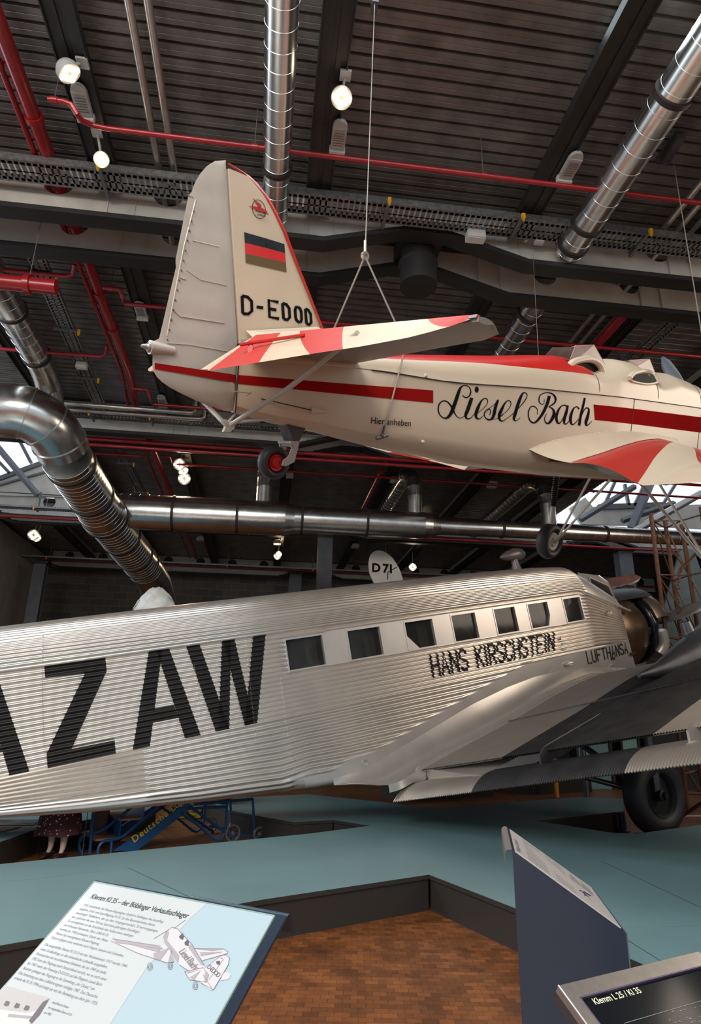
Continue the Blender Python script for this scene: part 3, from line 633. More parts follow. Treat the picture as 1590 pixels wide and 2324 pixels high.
a = G(); a.tube([(D7.x+.1, D7.y+.08, 8.6), (D7.x, D7.y+.08, D7.z)], .004, 5); a.build('suspension_cable', DARKM, root)
bl = hit(843, 1297, D7-V((-.001, .012, 0)), (.1, -1, 0)); text_mesh('D 71', .33, 'registration', BLACK, root, bl, hx, (0, 0, 1), lift=.005, bold=.012, wid=.9)
a = G(); q0 = hit(880, 1298, D7-V((0, .012, 0)), (.1, -1, 0)); q1 = hit(900, 1287, D7-V((0, .012, 0)), (.1, -1, 0)); q2 = hit(879, 1315, D7-V((0, .012, 0)), (.1, -1, 0)); a.tube([q1, q0], .01, 6); a.tube([q0, q2], .01, 6); a.build('hinge_line', BLACK, root)
# ================================================================== HANGING SPORT AEROPLANE
KP = V((-.25090, 3.31646, 3.26621))
def frame(a, b, c):
    ca, sa, cb, sb, cc, sc = math.cos(a), math.sin(a), math.cos(b), math.sin(b), math.cos(c), math.sin(c)
    Fv = V((ca*cb, sa*cb, sb)); S = V((sa, -ca, 0)); U_ = S.cross(Fv)
    return Fv, S*cc-U_*sc, U_*cc+S*sc
KF, KS, KU = frame(.55594757, .21947518, .35025979)
def K(x, y, z): return KP+KF*x+KS*y+KU*z
def kl(P):  d = V(P)-KP; return (d.dot(KF), d.dot(KS), d.dot(KU))
def kw(x): return lerp(x, [(-.6, .012), (0, .035), (.5, .10), (1, .155), (2, .25), (3, .33), (3.7, .38), (5.6, .40), (6.2, .37), (6.6, .30)])
def kmid(px, py, y=0): P = kl(hit(px, py, K(0, y, 0), KS)); return (P[0], P[2])
def kside(px, py):
    y = .2
    for i in range(40):
        P = kl(hit(px, py, K(0, y, 0), KS)); y = .5*y+.5*kw(P[0])
    return (P[0], P[2])
def kz(px, py, z): P = kl(hit(px, py, K(0, 0, z), KU)); return (P[0], P[1])
kzb = [(0, 0), (.22, -.035), (.55, -.06), (1.1, -.125), (2.06, -.21), (3.24, -.245), (4.6, -.24), (5.6, -.20), (6.2, -.10), (6.6, .05)]
kzs = [(0, .30), (.94, .36), (1.6, .365), (2.42, .43), (3.67, .50), (5.37, .58), (6.6, .55)]
kzt = [(0, .36), (.5, .42), (1.05, .485), (1.3, .525), (2.2, .655), (2.8, .755), (3.05, .79), (3.2, .79), (3.32, .765), (3.42, .735), (3.5, .745), (3.7, .80), (3.95, .90), (4.15, .915), (4.35, .90), (4.5, .83), (4.6, .815), (4.8, .86), (5.0, .92), (5.25, .91), (5.6, .89), (6.2, .80), (6.6, .66)]
kzr = [(0, .34), (.92, .435), (1.91, .55), (2.89, .62), (3.3, .645)]
def ksec(x):
    w, zb, zs, zt = kw(x), lerp(x, kzb), lerp(x, kzs), lerp(x, kzt)
    zc = zb+.06+.10*min(1, max(0, x)/2)
    pts = [(0, zb), (w*.45, zb+.004), (w*.72, zb+.02+(zc-zb)*.1), (w*.93, zb+(zc-zb)*.6), (w, zc), (w, zc+(zs-zc)*.33), (w, zc+(zs-zc)*.66), (w, zs-.004), (w*.985, zs), (w+.006 if x > .8 else w, zs+.004)]
    h = zt-zs; n = 14; side = []
    for k in range(1, n+1):
        t = k/n*math.pi/2; e = .72
        side.append((w*math.cos(t)**.8 if k < n else 0, zs+h*math.sin(t)**.85))
    return pts+side
kroot = empty('sport_aeroplane', K(0, 0, 0), 'cream low-wing sport aeroplane with red stripes, hung from the ceiling above the corrugated airliner', 'aeroplane')
xs = [0, .05, .12, .25, .4, .55, .75]+[1+.25*k for k in range(8)]+[3.0, 3.1, 3.2, 3.28, 3.33]+[3.36+.045*k for k in range(0, 46)]+[5.5, 5.6, 5.8, 6.0, 6.2, 6.4, 6.6]
rows = []
for x in xs:
    h = ksec(x); rows.append([K(x, y, z) for y, z in h]+[K(x, -y, z) for y, z in h[-2:0:-1]])
nh = 24
def skp(i, j):
    x = (xs[i]+xs[i+1])/2; jj = j if j < nh-1 else 2*(nh-1)-1-j
    t = (jj-8)/15  # 0 at seam, 1 at ridge
    yj = ksec(x)[min(jj, nh-1)][0]
    for cx, hl in ((3.72, .29), (4.85, .25)):
        if cx < 4 and t > .50 and abs(x-(cx-1.85*yj)) < hl*math.sqrt(max(0, 1-((1-t)/.56)**4)): return True
    return False
def kmf(i, j):
    jj = j if j < nh-1 else 2*(nh-1)-1-j
    x = (xs[i]+xs[i+1])/2; h = ksec(x)
    if x < 3.33 and x > .45 and jj >= 9 and (h[jj][1]+h[min(jj+1, nh-1)][1])/2 > lerp(x, kzr)+.0: return 1
    return 0
CRC = (.60, .495, .37); RDC = (.50, .016, .012)
DECKP = paint_mat('cream_and_red_paint', 'lin', [.5], [CRC, RDC], CREAM)
a = G(); a.grid(rows, close=True, skip=skp)
uvs = []
for x in xs:
    h = ksec(x)
    for y, z in h+[(-y, z) for y, z in h[-2:0:-1]]: uvs.append((max(0, min(1, .5+(z-lerp(x, kzr)))) if .4 < x < 3.345 else .3, 0))
a.poly([p for p in rows[-1]], 0); a.poly([p for p in rows[0]][::-1], 0); uvs += [(.3, 0)]*(len(a.v)-len(uvs))
fus = a.build('fuselage', [DECKP], kroot, angle=28); set_uv(fus, uvs)
# panel joints on the side and deck (thin dark strips)
a = G()
def kst(x, t, lift=.002):   # point on deck arc: t 0..1 seam->ridge
    w, zs, zt = kw(x)+lift, lerp(x, kzs), lerp(x, kzt)+lift; th = t*math.pi/2
    return K(x, w*max(0, math.cos(th))**.8, zs+(zt-zs)*math.sin(th)**.85)
a.tube([K(x, kw(x)+.004, lerp(x, kzs)) for x in [.9+.25*k for k in range(19)]], .0035, 5)
for xx, t1 in ((3.36, 1), (4.42, 1), (5.42, 1)):
    a.tube([kst(xx, t1*k/12) for k in range(13)], .0022, 4)
for xx in (3.95, 5.45): a.tube([K(xx, kw(xx)+.002, -.1), K(xx, kw(xx)+.002, lerp(xx, kzs))], .0025, 4)
a.tube([K(0, .036, -.005), K(0, .037, .30), K(0, .034, .38)], .004, 5)
a.build('panel_joint', DARKI, kroot)
# red side stripe and lettering: decals on the side surface
def kdecal(polys, name, m, lift=.0022, cuts=None):
    g = G(); cuts = cuts or [-.6+.1*k for k in range(75)]
    for p in polys:
        for q in strips(p, 0, cuts): g.poly([K(x, kw(x)+lift, z) for x, z in q])
    return g.build(name, m, kroot, smooth=False)
A1 = kside(533, 850); A2 = kside(982, 886); A3 = kside(982, 914.5); A4 = kside(533, 870)
M1 = kside(760, 869); M2 = kside(760, 893)
kdecal([[(0.0, A1[1]), M1, M2, (0.0, A4[1])], [M1, A2, A3, M2]], 'red_stripe', REDD)
B1 = kside(1346, 918); B2 = kside(1440, 928); B3 = kside(1587, 946); B4 = kside(1587, 983); B5 = kside(1440, 963); B6 = kside(1349, 953)
B3 = (5.95, B3[1]+.02); B4 = (5.95, B4[1]+.02)
kdecal([[B1, B2, B5, B6], [B2, B3, B4, B5]], 'red_stripe', REDD)
LB = [[(350,225,6),(375,245,10),(405,240,10),(425,205,12),(420,165,8),(390,140,6),(355,142,8),(330,165,20),(310,220,30),(290,280,32),(268,340,34),(250,385,30),(220,425,22),(185,432,10),(150,405,10),(133,360,12),(140,310,12),(170,280,10),(205,280,10),(235,305,12),(262,345,16),(285,395,10),(310,425,6),(335,432,5),(360,420,5),(385,395,5)],
[(435,250,30),(418,300,32),(398,360,32),(380,405,26),(390,435,14),(420,435,8),(450,405,5),(480,370,5)],
[(490,385,5),(540,345,5),(575,300,6),(575,265,8),(550,255,8),(520,280,14),(495,330,26),(475,385,28),(475,425,20),(500,440,10),(530,420,5),(555,390,5)],
[(555,385,5),(600,340,5),(650,300,5),(672,270,16),(660,300,24),(645,350,28),(635,400,28),(615,440,18),(580,445,12),(553,420,8),(548,385,7),(570,355,6),(595,350,8),(605,375,8),(595,405,6)],
[(620,442,5),(650,440,5),(680,430,5),(720,400,5)],
[(700,410,5),(750,370,5),(785,320,6),(785,285,8),(760,275,8),(730,305,14),(705,355,26),(685,400,28),(685,440,20),(710,460,10),(745,440,5),(800,400,5)],
[(800,400,5),(860,340,6),(910,280,8),(935,230,7),(920,205,8),(895,210,14),(870,260,26),(845,330,28),(825,400,28),(815,440,20),(830,458,8),(850,448,5),(872,430,4)],
[(1025,400,5),(1028,360,6),(1005,330,8),(970,330,8),(948,370,10),(948,420,10),(965,460,12),(1000,475,14),(1040,440,20),(1075,390,24),(1100,340,26),(1120,290,28),(1135,232,28)],
[(1090,260,4),(1085,300,5),(1065,308,7),(1043,285,9),(1043,250,10),(1060,220,8),(1110,203,8),(1165,215,12),(1190,250,18),(1185,290,14),(1150,320,10),(1130,330,8)],
[(1130,330,6),(1165,350,14),(1178,390,26),(1160,440,26),(1130,478,18),(1100,470,10),(1093,430,7),(1112,393,5)],
[(1290,325,12),(1270,315,10),(1240,328,10),(1215,365,18),(1198,420,24),(1205,465,20),(1225,480,10),(1250,450,6),(1285,380,8)],
[(1302,318,18),(1288,380,24),(1270,440,26),(1270,478,16),(1290,485,8),(1320,450,5)],
[(1402,352,16),(1385,330,8),(1355,345,12),(1335,390,22),(1325,440,26),(1335,485,16),(1360,485,8),(1400,440,5)],
[(1455,250,18),(1440,320,20),(1420,400,22),(1403,500,24)], [(1420,420,6),(1450,360,8),(1475,340,10),(1492,360,16),(1480,420,26),(1465,470,26),(1470,498,14),(1490,490,7),(1518,460,4)]]
def zm(x, y): return kside(960+x/3.975, 840+y/3.975)
for i_, (lo_, hi_) in enumerate(((0, 7), (7, 15))):
    qs = []
    for s_ in LB[lo_:hi_]:
        for q in stroke(smooth2(s_, 4)): qs.append([zm(*p) for p in q])
    if i_ == 0: qs.append([zm(480+18*math.cos(t), 175+27*math.sin(t)) for t in [2*math.pi*k/14 for k in range(14)]])
    kdecal(qs, 'name_lettering', BLACK, .0026)
o_ = kside(839, 961); p1_ = K(o_[0], kw(o_[0])+.003, o_[1]); o2 = kside(881, 964); p2_ = K(o2[0], kw(o2[0])+.003, o2[1]); dx = (p2_-p1_)
text_mesh('Hier anheben', .062, 'small_lettering', BLACK, kroot, p1_, dx, KU, lift=.003)

# fin and rudder
def sheet(outl, th, name, m, parent, tf, mats=None):   # outline list (x,z), thickness function
    pass
FIN = [kmid(*p) for p in [(513, 369), (530, 373), (556, 391), (582, 415), (608, 447), (630, 487), (650, 530), (672, 590), (700, 660), (720, 712), (735, 750)]]
zf0 = .40
fin_t = lambda z: lerp(z, [(.3, .045), (1.3, .014)])
def rudhx(z): return lerp(z, [(0, 0), (.39, -.005), (1.315, -.125)])
FINX = sorted([(z, x) for x, z in FIN]); 
a = G(); rows = []
zs_ = [zf0-.02+(1.30-zf0)*k/24 for k in range(25)]
for z in zs_:
    x0 = rudhx(z)+.006; x1 = max(x0+.01, lerp(z, FINX)); c = x1-x0; t = fin_t(z)
    half = [(0, 1), (.25, 1), (.5, .95), (.7, .8), (.85, .58), (.95, .33), (.985, .16)]
    r_ = [K(x0+c*u, t*v, z) for u, v in half]+[K(x1, 0, z)]+[K(x0+c*u, -t*v, z) for u, v in half[::-1]]
    rows.append(r_)
a.grid(rows, close=True); a.poly(rows[0][::-1]); a.poly(rows[-1]); fin = a.build('fin', CREAM, kroot)
# red leading edge of the fin: band following the curve
a = G(); rows = []
for k in range(41):
    z = .385+(1.313-.385)*k/40; x1 = lerp(z, FINX); x0 = max(rudhx(z)+.004, x1-.035-.0); c = x1-x0; t = fin_t(z)+.0022
    rows.append([K(x0, t*.62, z), K(x0+c*.5, t*.48, z), K(x0+c*.85, t*.28, z), K(x1+.003, 0, z+.002), K(x0+c*.85, -t*.28, z), K(x0+c*.5, -t*.48, z), K(x0, -t*.62, z)])
a.grid(rows); a.build('red_leading_edge', mat('bright_red', (.60, .022, .008), .28, coat=.4), fin, angle=60)
def findecal(polys, name, m, lift=.003):
    g = G()
    for p in polys:
        for q in [q2 for q1_ in strips(p, 1, [.3+.04*k for k in range(26)]) for q2 in strips(q1_, 0, [-.2+.03*k for k in range(40)])]:
            pts = []
            for x, z in q:
                x0 = rudhx(z)+.006; x1 = max(x0+.01, lerp(z, FINX)); u = (x-x0)/(x1-x0); v = lerp(u, [(0, 1), (.25, 1), (.5, .95), (.7, .8), (.85, .58), (.95, .33), (1, 0)])
                pts.append(K(x, fin_t(z)*v+lift, z))
            g.poly(pts)
    return g.build(name, m, fin, smooth=False)
def fz(x, y, y0=.035): return kmid(380+x/3.975, 340+y/3.975, y0)
def fq(*pts): return [fz(*p) for p in pts]
findecal([fq((698, 740), (1070, 845), (1074, 928), (703, 835))], 'flag', BLKG)
findecal([fq((703, 835), (1074, 928), (1078, 1013), (706, 935))], 'flag', mat('flag_red', (.62, .015, .012), .25, coat=.4))
findecal([fq((706, 935), (1078, 1013), (1082, 1100), (708, 1018))], 'flag', mat('flag_ochre', (.13, .085, .03), .35))
# outlined registration
def gtext_quad(ch, TL, TR, BR, BL, wd):
    out = []
    for pl in GLY[ch]:
        pp = []
        for u, v in pl:
            x = (TL[0]*(1-u)+TR[0]*u)*v+(BL[0]*(1-u)+BR[0]*u)*(1-v); y = (TL[1]*(1-u)+TR[1]*u)*v+(BL[1]*(1-u)+BR[1]*u)*(1-v); pp.append((x, y, wd))
        # extend ends so that corners close
        q = stroke(pp); out += q
        for (x, y, w_) in pp[1:-1]: out.append([(x-w_*.36, y-w_*.36), (x+w_*.36, y-w_*.36), (x+w_*.36, y+w_*.36), (x-w_*.36, y+w_*.36)])
    return out
for ch, c in zip('D-EDOD', [((670, 1318), (755, 1335), (757, 1485), (674, 1478)), ((800, 1405), (860, 1413), (860, 1440), (800, 1430)), ((912, 1358), (1000, 1375), (1003, 1525), (916, 1508)), ((1037, 1384), (1098, 1402), (1102, 1540), (1044, 1526)), ((1152, 1408), (1210, 1424), (1214, 1562), (1158, 1546)), ((1252, 1432), (1302, 1452), (1306, 1582), (1258, 1566))]):
    findecal([[fz(*p) for p in q] for q in gtext_quad(ch, *c, 27)], 'registration_letter' if ch != '-' else 'registration_dash', BLACK)

# club badge
cx, cy = 838, 530; ring = [(cx+62*math.cos(t)*1.0, cy+84*math.sin(t)+14*math.cos(t), 5) for t in [2*math.pi*k/28 for k in range(29)]]
findecal([[fz(*p) for p in q] for q in stroke(ring)], 'badge_ring', BLACK)
findecal([fq((740, 503), (800, 505), (835, 512), (825, 527), (780, 520)), fq((835, 508), (870, 522), (918, 552), (905, 566), (850, 552), (800, 532), (780, 518)), fq((778, 422), (800, 445), (830, 470), (842, 490), (832, 500), (818, 488)), fq((832, 468), (860, 490), (858, 524), (830, 522), (838, 495))], 'badge_bird', REDA, .004)
b0, b1 = fz(792, 560), fz(885, 583); e_ = K(b1[0], 0, b1[1])-K(b0[0], 0, b0[1])
text_mesh('WOLF HIRTH', .0145, 'badge_text', BLACK, fin, K(b0[0], .030, b0[1]), e_, KU, lift=.004, bold=.0004)
b0 = fz(806, 590); text_mesh('NABERN', .0145, 'badge_text', BLACK, fin, K(b0[0], .030, b0[1]), e_, KU, lift=.004, bold=.0004)
# fin root fillet
f0, f1, f2, f3 = kmid(556, 742, .05), kmid(718, 738, .05), kmid(740, 757, .05), kmid(572, 770, .05)
a = G(); a.slab([K(f0[0], .052, f0[1]-.02), K(f1[0], .052, f1[1]-.01), K(f2[0]+.1, .10, f2[1]-.03), K(f0[0]+.03, .09, f3[1])], KS*.006); a.build('root_fillet', CREAM, fin, smooth=False)
# rudder
RUDA = [kmid(*p) for p in [(512, 366), (500, 363), (486, 366), (470, 376), (455, 393), (443, 412), (434, 437), (428, 442), (420, 480), (410, 530), (399, 585), (397, 592), (400, 603), (385, 665), (370, 730), (360, 772), (344, 776), (341, 790), (346, 800), (346, 835), (352, 852), (375, 874), (420, 898), (470, 920), (500, 930), (520, 935), (530, 933)]]
RZ = {}
aft = [(z, x) for x, z in RUDA]
# build as lofted rows over z between hinge line and aft outline
a = G(); rows = []; N = 60; zlo, zhi = RUDA[-2][1]+.004, 1.318
def aftx(z):
    best = None
    for (z0, x0), (z1, x1) in zip(aft, aft[1:]):
        if min(z0, z1) <= z <= max(z0, z1) and abs(z1-z0) > 1e-5:
            x = x0+(x1-x0)*(z-z0)/(z1-z0); best = x if best is None else min(best, x)
    return best if best is not None else -.1
for k in range(N+1):
    z = zlo+(zhi-zlo)*k/N; xh = rudhx(z)-.006; xa = aftx(z); c = max(.004, xh-xa); t = lerp(z, [(0, .03), (.1, .040), (.4, .036), (1.3, .010)])
    if z < .1: t *= max(.3, math.sqrt(max(.05, (z+.02)/.12)))
    half = [(0, .8), (.06, 1), (.3, .80), (.6, .48), (.85, .2), (.97, .06)]
    wv = .0012*math.sin(z*38)
    rows.append([K(xh-c*u, t*v+(wv if .1 < u < .9 else 0), z) for u, v in half]+[K(xh-c, 0, z)]+[K(xh-c*u, -t*v, z) for u, v in half[::-1]])
a.grid(rows, close=True); a.poly(rows[0][::-1]); a.poly(rows[-1]); rud = a.build('rudder', FABR, kroot, angle=50)
def rsurf(x, z, lift=.002):
    xh = rudhx(z)-.006; xa = aftx(z); c = max(.004, xh-xa); t = lerp(z, [(0, .03), (.1, .040), (.4, .036), (1.3, .010)])
    u = (xh-x)/c; v = lerp(u, [(0, .8), (.06, 1), (.3, .80), (.6, .48), (.85, .2), (1, 0)]); return K(x, t*v+lift, z)
a = G()
for lst in ([(424, 484), (440, 545), (505, 562)], [(426, 612), (455, 634), (520, 650)], [(410, 628), (426, 634)], [(398, 704), (410, 717), (520, 736)], [(380, 778), (430, 782), (525, 800)], [(447, 452), (420, 560), (395, 690), (380, 772)], [(430, 440), (443, 446)]):
    pts = []
    for (x0, y0), (x1, y1) in zip(lst, lst[1:]):
        for k in range(8): q = kmid(x0+(x1-x0)*k/8, y0+(y1-y0)*k/8, .02); pts.append(rsurf(q[0], q[1], .001))
    a.tube(pts, .0035, 5)
a.build('fabric_seam', FABR, rud)
a = G()
for k in range(14):
    q = kmid(441-k*4.6, 478+k*22.5, .015); p = rsurf(q[0], q[1], .004); a.ball(p, .0045, 4)
a.build('rivets', DARKM, rud)
s1, s2, s3, s4 = kmid(346, 822, .02), kmid(533, 851, .03), kmid(533, 869, .03), kmid(346, 836, .02)
a = G()
for q in strips([(aftx(.2)+.01, s1[1]), (-.008, s2[1]), (-.008, s3[1]), (aftx(.18)+.01, s4[1])], 0, [-.5+.04*k for k in range(14)]): a.poly([rsurf(x, z, .0035) for x, z in q])
a.build('red_stripe', REDD, rud, smooth=False)
# tail light
q = kmid(352, 790); c = K(q[0], 0, q[1]); a = G(); a.lathe(c, -KF, [(-.10, 0), (-.10, .026), (0, .034), (.03, .036), (.03, .028), (.02, .0)], 20); tl = a.build('light_housing', FABR, rud)
a = G(); a.lathe(c-KF*.028, -KF, [(0, .027), (.012, .024), (.02, .014), (.045, .008), (.05, 0)], 16); a.build('lens', BRUSH, tl)
for k in range(3): b = G(); t = k*2.1+.5; b.ball(c-KF*.035+KS*math.cos(t)*.02+KU*math.sin(t)*.02, .008, 5); b.build('lens_knob', BRUSH, tl)

# tailplane (stabiliser) and drooped elevators
LEs = [(.03, .82), (.1, .80), (.6, .70), (.95, .63), (1.28, .57), (1.42, .49), (1.50, .36), (1.53, .30)]
def hx_(y): return .0+.14*abs(y)
def zst(y): return .385+.006*abs(y)
ELTE = [(.22, .19), (.25, .18), (.6, .222), (.9, .258), (1.1, .278), (1.3, .312), (1.42, .35), (1.52, .41)]
for sgn in (1, -1):
    a = G(); rows = []
    ys = [.03, .1, .25, .4, .6, .8, .95, 1.1, 1.28, 1.36, 1.42, 1.47, 1.50, 1.525]
    for y in ys:
        x0 = hx_(y); x1 = lerp(y, LEs); c = x1-x0; t = .028*(1-.5*y/1.5); z = zst(y)
        prof = [(0, .7), (.3, 1), (.6, .9), (.85, .6), (.96, .3)]
        rows.append([K(x0+c*u, sgn*y, z+t*v) for u, v in prof]+[K(x1, sgn*y, z)]+[K(x0+c*u, sgn*y, z-t*v) for u, v in prof[::-1]])
    a.grid(rows, close=True, mf=lambda i, j: (1 if (j < 5 and i > 8) else (2 if j < 5 else 0))); a.poly(rows[0]); a.poly(rows[-1][::-1])
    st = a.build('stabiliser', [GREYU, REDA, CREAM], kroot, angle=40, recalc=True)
    # elevator with sunburst stripes on top
    a = G(); rows = []; ys = [.16+.02*k for k in range(69)]
    def el(y):
        h = K(hx_(y)-.008, sgn*y, zst(y)+.012); z = lerp(y, ELTE); drop = (zst(y)-z); chord_x = drop*1.55
        if y < .28: chord_x *= 1.0
        return h, K(hx_(y)-.008-chord_x, sgn*y, z)
    BN = [(.16, .16), (.16, .25), (.36, .56), (.50, .84), (.80, 1.01), (1.28, 1.44), (1.52, 1.52)]
    keys = []
    for (p0_, q0_), (p1_, q1_) in zip(BN, BN[1:]):
        for k in range(6): keys.append((p0_+(p1_-p0_)*k/6, q0_+(q1_-q0_)*k/6))
    keys.append(BN[-1]); rows = []; uvs = []
    for i_, (yt, yb) in enumerate(keys):
        row = []
        h, t_ = el(max(.16, yt)); h2, t2 = el(max(.16, yb)); th = .026-.018*min(1, yt/1.5); nrm = KF*.45+KU*.9
        for k in range(11):
            u = k/10; y = yt+(yb-yt)*u; hh, tt = el(max(.16, y)); row.append(hh+(tt-hh)*u+nrm*th*(1-u)**.7)
        for k in range(10, -1, -1):
            u = k/10; y = yt+(yb-yt)*u; hh, tt = el(max(.16, y)); row.append(hh+(tt-hh)*u-nrm*th*(1-u)**.7)
        rows.append(row)
    pat = [0, 1, 0, 1, 0, 1]
    a.grid(rows, close=True, mf=lambda i, j: (pat[min(5, i//6)] if j < 10 else 2)); a.poly(rows[0], 0); a.poly(rows[-1][::-1], 1)
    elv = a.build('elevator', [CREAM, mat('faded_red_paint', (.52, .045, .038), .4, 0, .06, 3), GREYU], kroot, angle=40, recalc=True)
    a = G(); h, t_ = el(.34); p0_ = h+(t_-h)*.5+KU*.015; h2, t2 = el(.62); a.tube([p0_-KF*.06+KU*.01, p0_+KU*.03, h2+(t2-h2)*.25+KU*.02], .009, 6); a.box(tuple(p0_-V((.012, .012, .05))), tuple(p0_+V((.012, .012, .02)))); a.build('trim_lever', REDA, elv)
    a = G(); a.tube([K(.05, sgn*.98, .36), K(.02, sgn*.50, .12), K(-.02, sgn*.03, -.07)], .014, 10); a.build('tail_strut', FABR, kroot)
# tie-down bracket and small struts below sternpost
bp_ = kmid(515, 960); bc = K(bp_[0], 0, bp_[1])
a = G(); pts = [kmid(*p) for p in [(503, 955), (512, 952), (517, 962), (528, 960), (530, 972), (520, 980), (505, 980), (510, 968)]]; a.slab([K(x, -.012, z) for x, z in pts], KS*.024); a.build('tie_down_bracket', FABR, kroot, smooth=False)
a = G(); q = kmid(658, 946); a.tube([bc, K(q[0], .06, q[1])], .010, 8); q = kmid(537, 936); a.tube([bc+KU*.0, K(q[0], 0, q[1])], .007, 8); a.tube([bc, K(kmid(620, 950)[0], -.06, kmid(620, 950)[1])], .008, 8); a.build('bracket_strut', FABR, kroot)
a = G(); q0, q1 = kside(518, 889), kside(557, 893); a.tube([K(q0[0], .10, q0[1]), K(q1[0], .10, q1[1])], .004, 6); a.tube([K(q1[0], .06, q1[1]-.01), K(q1[0], .10, q1[1]+.008)], .004, 6); a.build('control_rod', FABR, kroot)
a = G(); q0, q1 = kside(592, 905), kside(705, 931); a.tube([K(q0[0], kw(q0[0])+.004, q0[1]), K(q1[0], kw(q1[0])+.015, q1[1])], .003, 5); a.build('control_cable', DARKI, kroot)
a = G(); q0, q1 = kside(703, 931), kside(742, 937); a.slab([K(q0[0], kw(q0[0]), q0[1]+.018), K(q1[0], kw(q1[0]), q1[1]+.004), K(q0[0], kw(q0[0]), q0[1]-.016)], KS*.02); a.build('cable_fairing', CREAM, kroot, smooth=False)
# tail wheel
tw = kmid(625, 1050); wc = K(tw[0], -.02, tw[1]); 
a = G(); b0, b1, b2, b3 = kmid(640, 963), kmid(682, 972), kmid(664, 1000), kmid(650, 1000)
a.slab([K(b0[0], -.05, b0[1]), K(b1[0], -.05, b1[1]), K(b2[0], -.03, b2[1]), K(b3[0], -.03, b3[1])], KS*.10); a.build('leather_boot', mat('dark_leather', (.035, .02, .022), .6, 0, .3, 20, .3, 30), kroot, smooth=False)
a = G(); pts = [kmid(*p) for p in [(646, 1000), (667, 1003), (660, 1030), (656, 1047), (636, 1057), (628, 1055), (632, 1043), (643, 1035), (650, 1018)]]; a.slab([K(x, .045, z) for x, z in pts], KS*.012); a.slab([K(x, -.075, z) for x, z in pts], KS*.012)
q = kmid(655, 1008); a.tube([K(q[0], -.07, q[1]), K(q[0], .06, q[1])], .018, 10); q = kmid(648, 1004); a.tube([K(q[0], -.07, q[1]), K(q[0], .065, q[1])], .010, 8); a.build('tail_wheel_fork', mat('grey_fork_paint', (.42, .40, .37), .4), kroot, smooth=False)
def tyre(c, ax_, R, w, name='tyre', m=RUBB, parent=kroot, n=40, rim=None, rimr=.5):
    a = G(); prof = []
    rr = (R*(1-rimr))/2; cr = R-rr
    for k in range(19): t = 2*math.pi*k/18; prof.append((w/2*math.cos(t), cr+rr*math.sin(t)))
    a.lathe(c, ax_, prof, n, None); return a.build(name, m, parent, angle=60)
tyre(wc, KS, .103, .085)
a = G(); a.lathe(wc, KS, [(-.03, 0), (-.03, .05), (-.02, .055), (.02, .055), (.035, .05), (.03, .035), (.045, .03), (.045, .0)], 24); a.build('tail_wheel_rim', REDA, kroot)

OUTP = [kmid(*p, .50) for p in [(1291, 1050), (1330, 1038), (1367, 1027), (1392, 1018), (1416, 1010), (1447, 1001), (1477, 996), (1497, 995), (1515, 1000), (1532, 1008)]]
# wing : inverted-gull centre section then outer panels
YS = [.30, .38, .5, .65, .82, .98, 1.2, 1.6, 2.1, 2.7, 3.4, 4.1, 4.6, 4.9, 5.05]
def wte(y): return (lerp(y, [(.30, OUTP[0][0]+.02), (.5, OUTP[0][0]), (.86, 3.19), (3, 3.24), (4.6, 3.45), (5.05, 3.9)]), lerp(y, [(.30, OUTP[0][1]-.0), (.5, OUTP[0][1]), (.86, -.262), (1.3, -.20), (2, -.14), (3, .01), (5.05, .30)]))
def wle(y): return (lerp(y, [(.3, 5.15), (.86, 4.95), (3, 4.7), (4.6, 4.4), (5.05, 4.1)]), lerp(y, [(.30, .12), (.86, -.07), (1.3, -.03), (3, .17), (5.05, .40)]))
wcols = [CREAM, mat('wing_red', (.42, .03, .022), .32, 0, .08, 3, coat=.3), GREYU, mat('wing_pink', (.52, .15, .12), .4)]
OUTP = [kmid(*p, .50) for p in [(1291, 1050), (1330, 1038), (1367, 1027), (1392, 1018), (1416, 1010), (1447, 1001), (1477, 996), (1497, 995), (1515, 1000), (1532, 1008)]]
def wsurf(y, u, up):    # u 0 TE .. 1 LE
    xt, zt_ = wte(y); xl, zl_ = wle(y); c = xl-xt
    t = lerp(u, [(0, .0), (.1, .028), (.3, .075), (.55, .105), (.75, .11), (.88, .09), (.96, .055), (1, 0)])*lerp(y, [(.3, 1), (1, 1), (5, .55)])*lerp(c, [(.3, .3), (1.2, .9), (1.9, 1.15)])
    x = xt+c*u; z = zt_+(zl_-zt_)*u
    if up and y < .86:
        f = max(0, min(1, (.86-y)/.36)); zo = lerp(x, OUTP); return x, (z+t*1.15)*(1-f)+(zo-.004)*f
    return x, z+(t*1.15 if up else -t*lerp(y, [(.3, .05), (.9, .12), (1.6, .42)]))
us = [0, .04, .1, .2, .3, .42, .54, .66, .76, .84, .9, .94, .97, .99, 1]
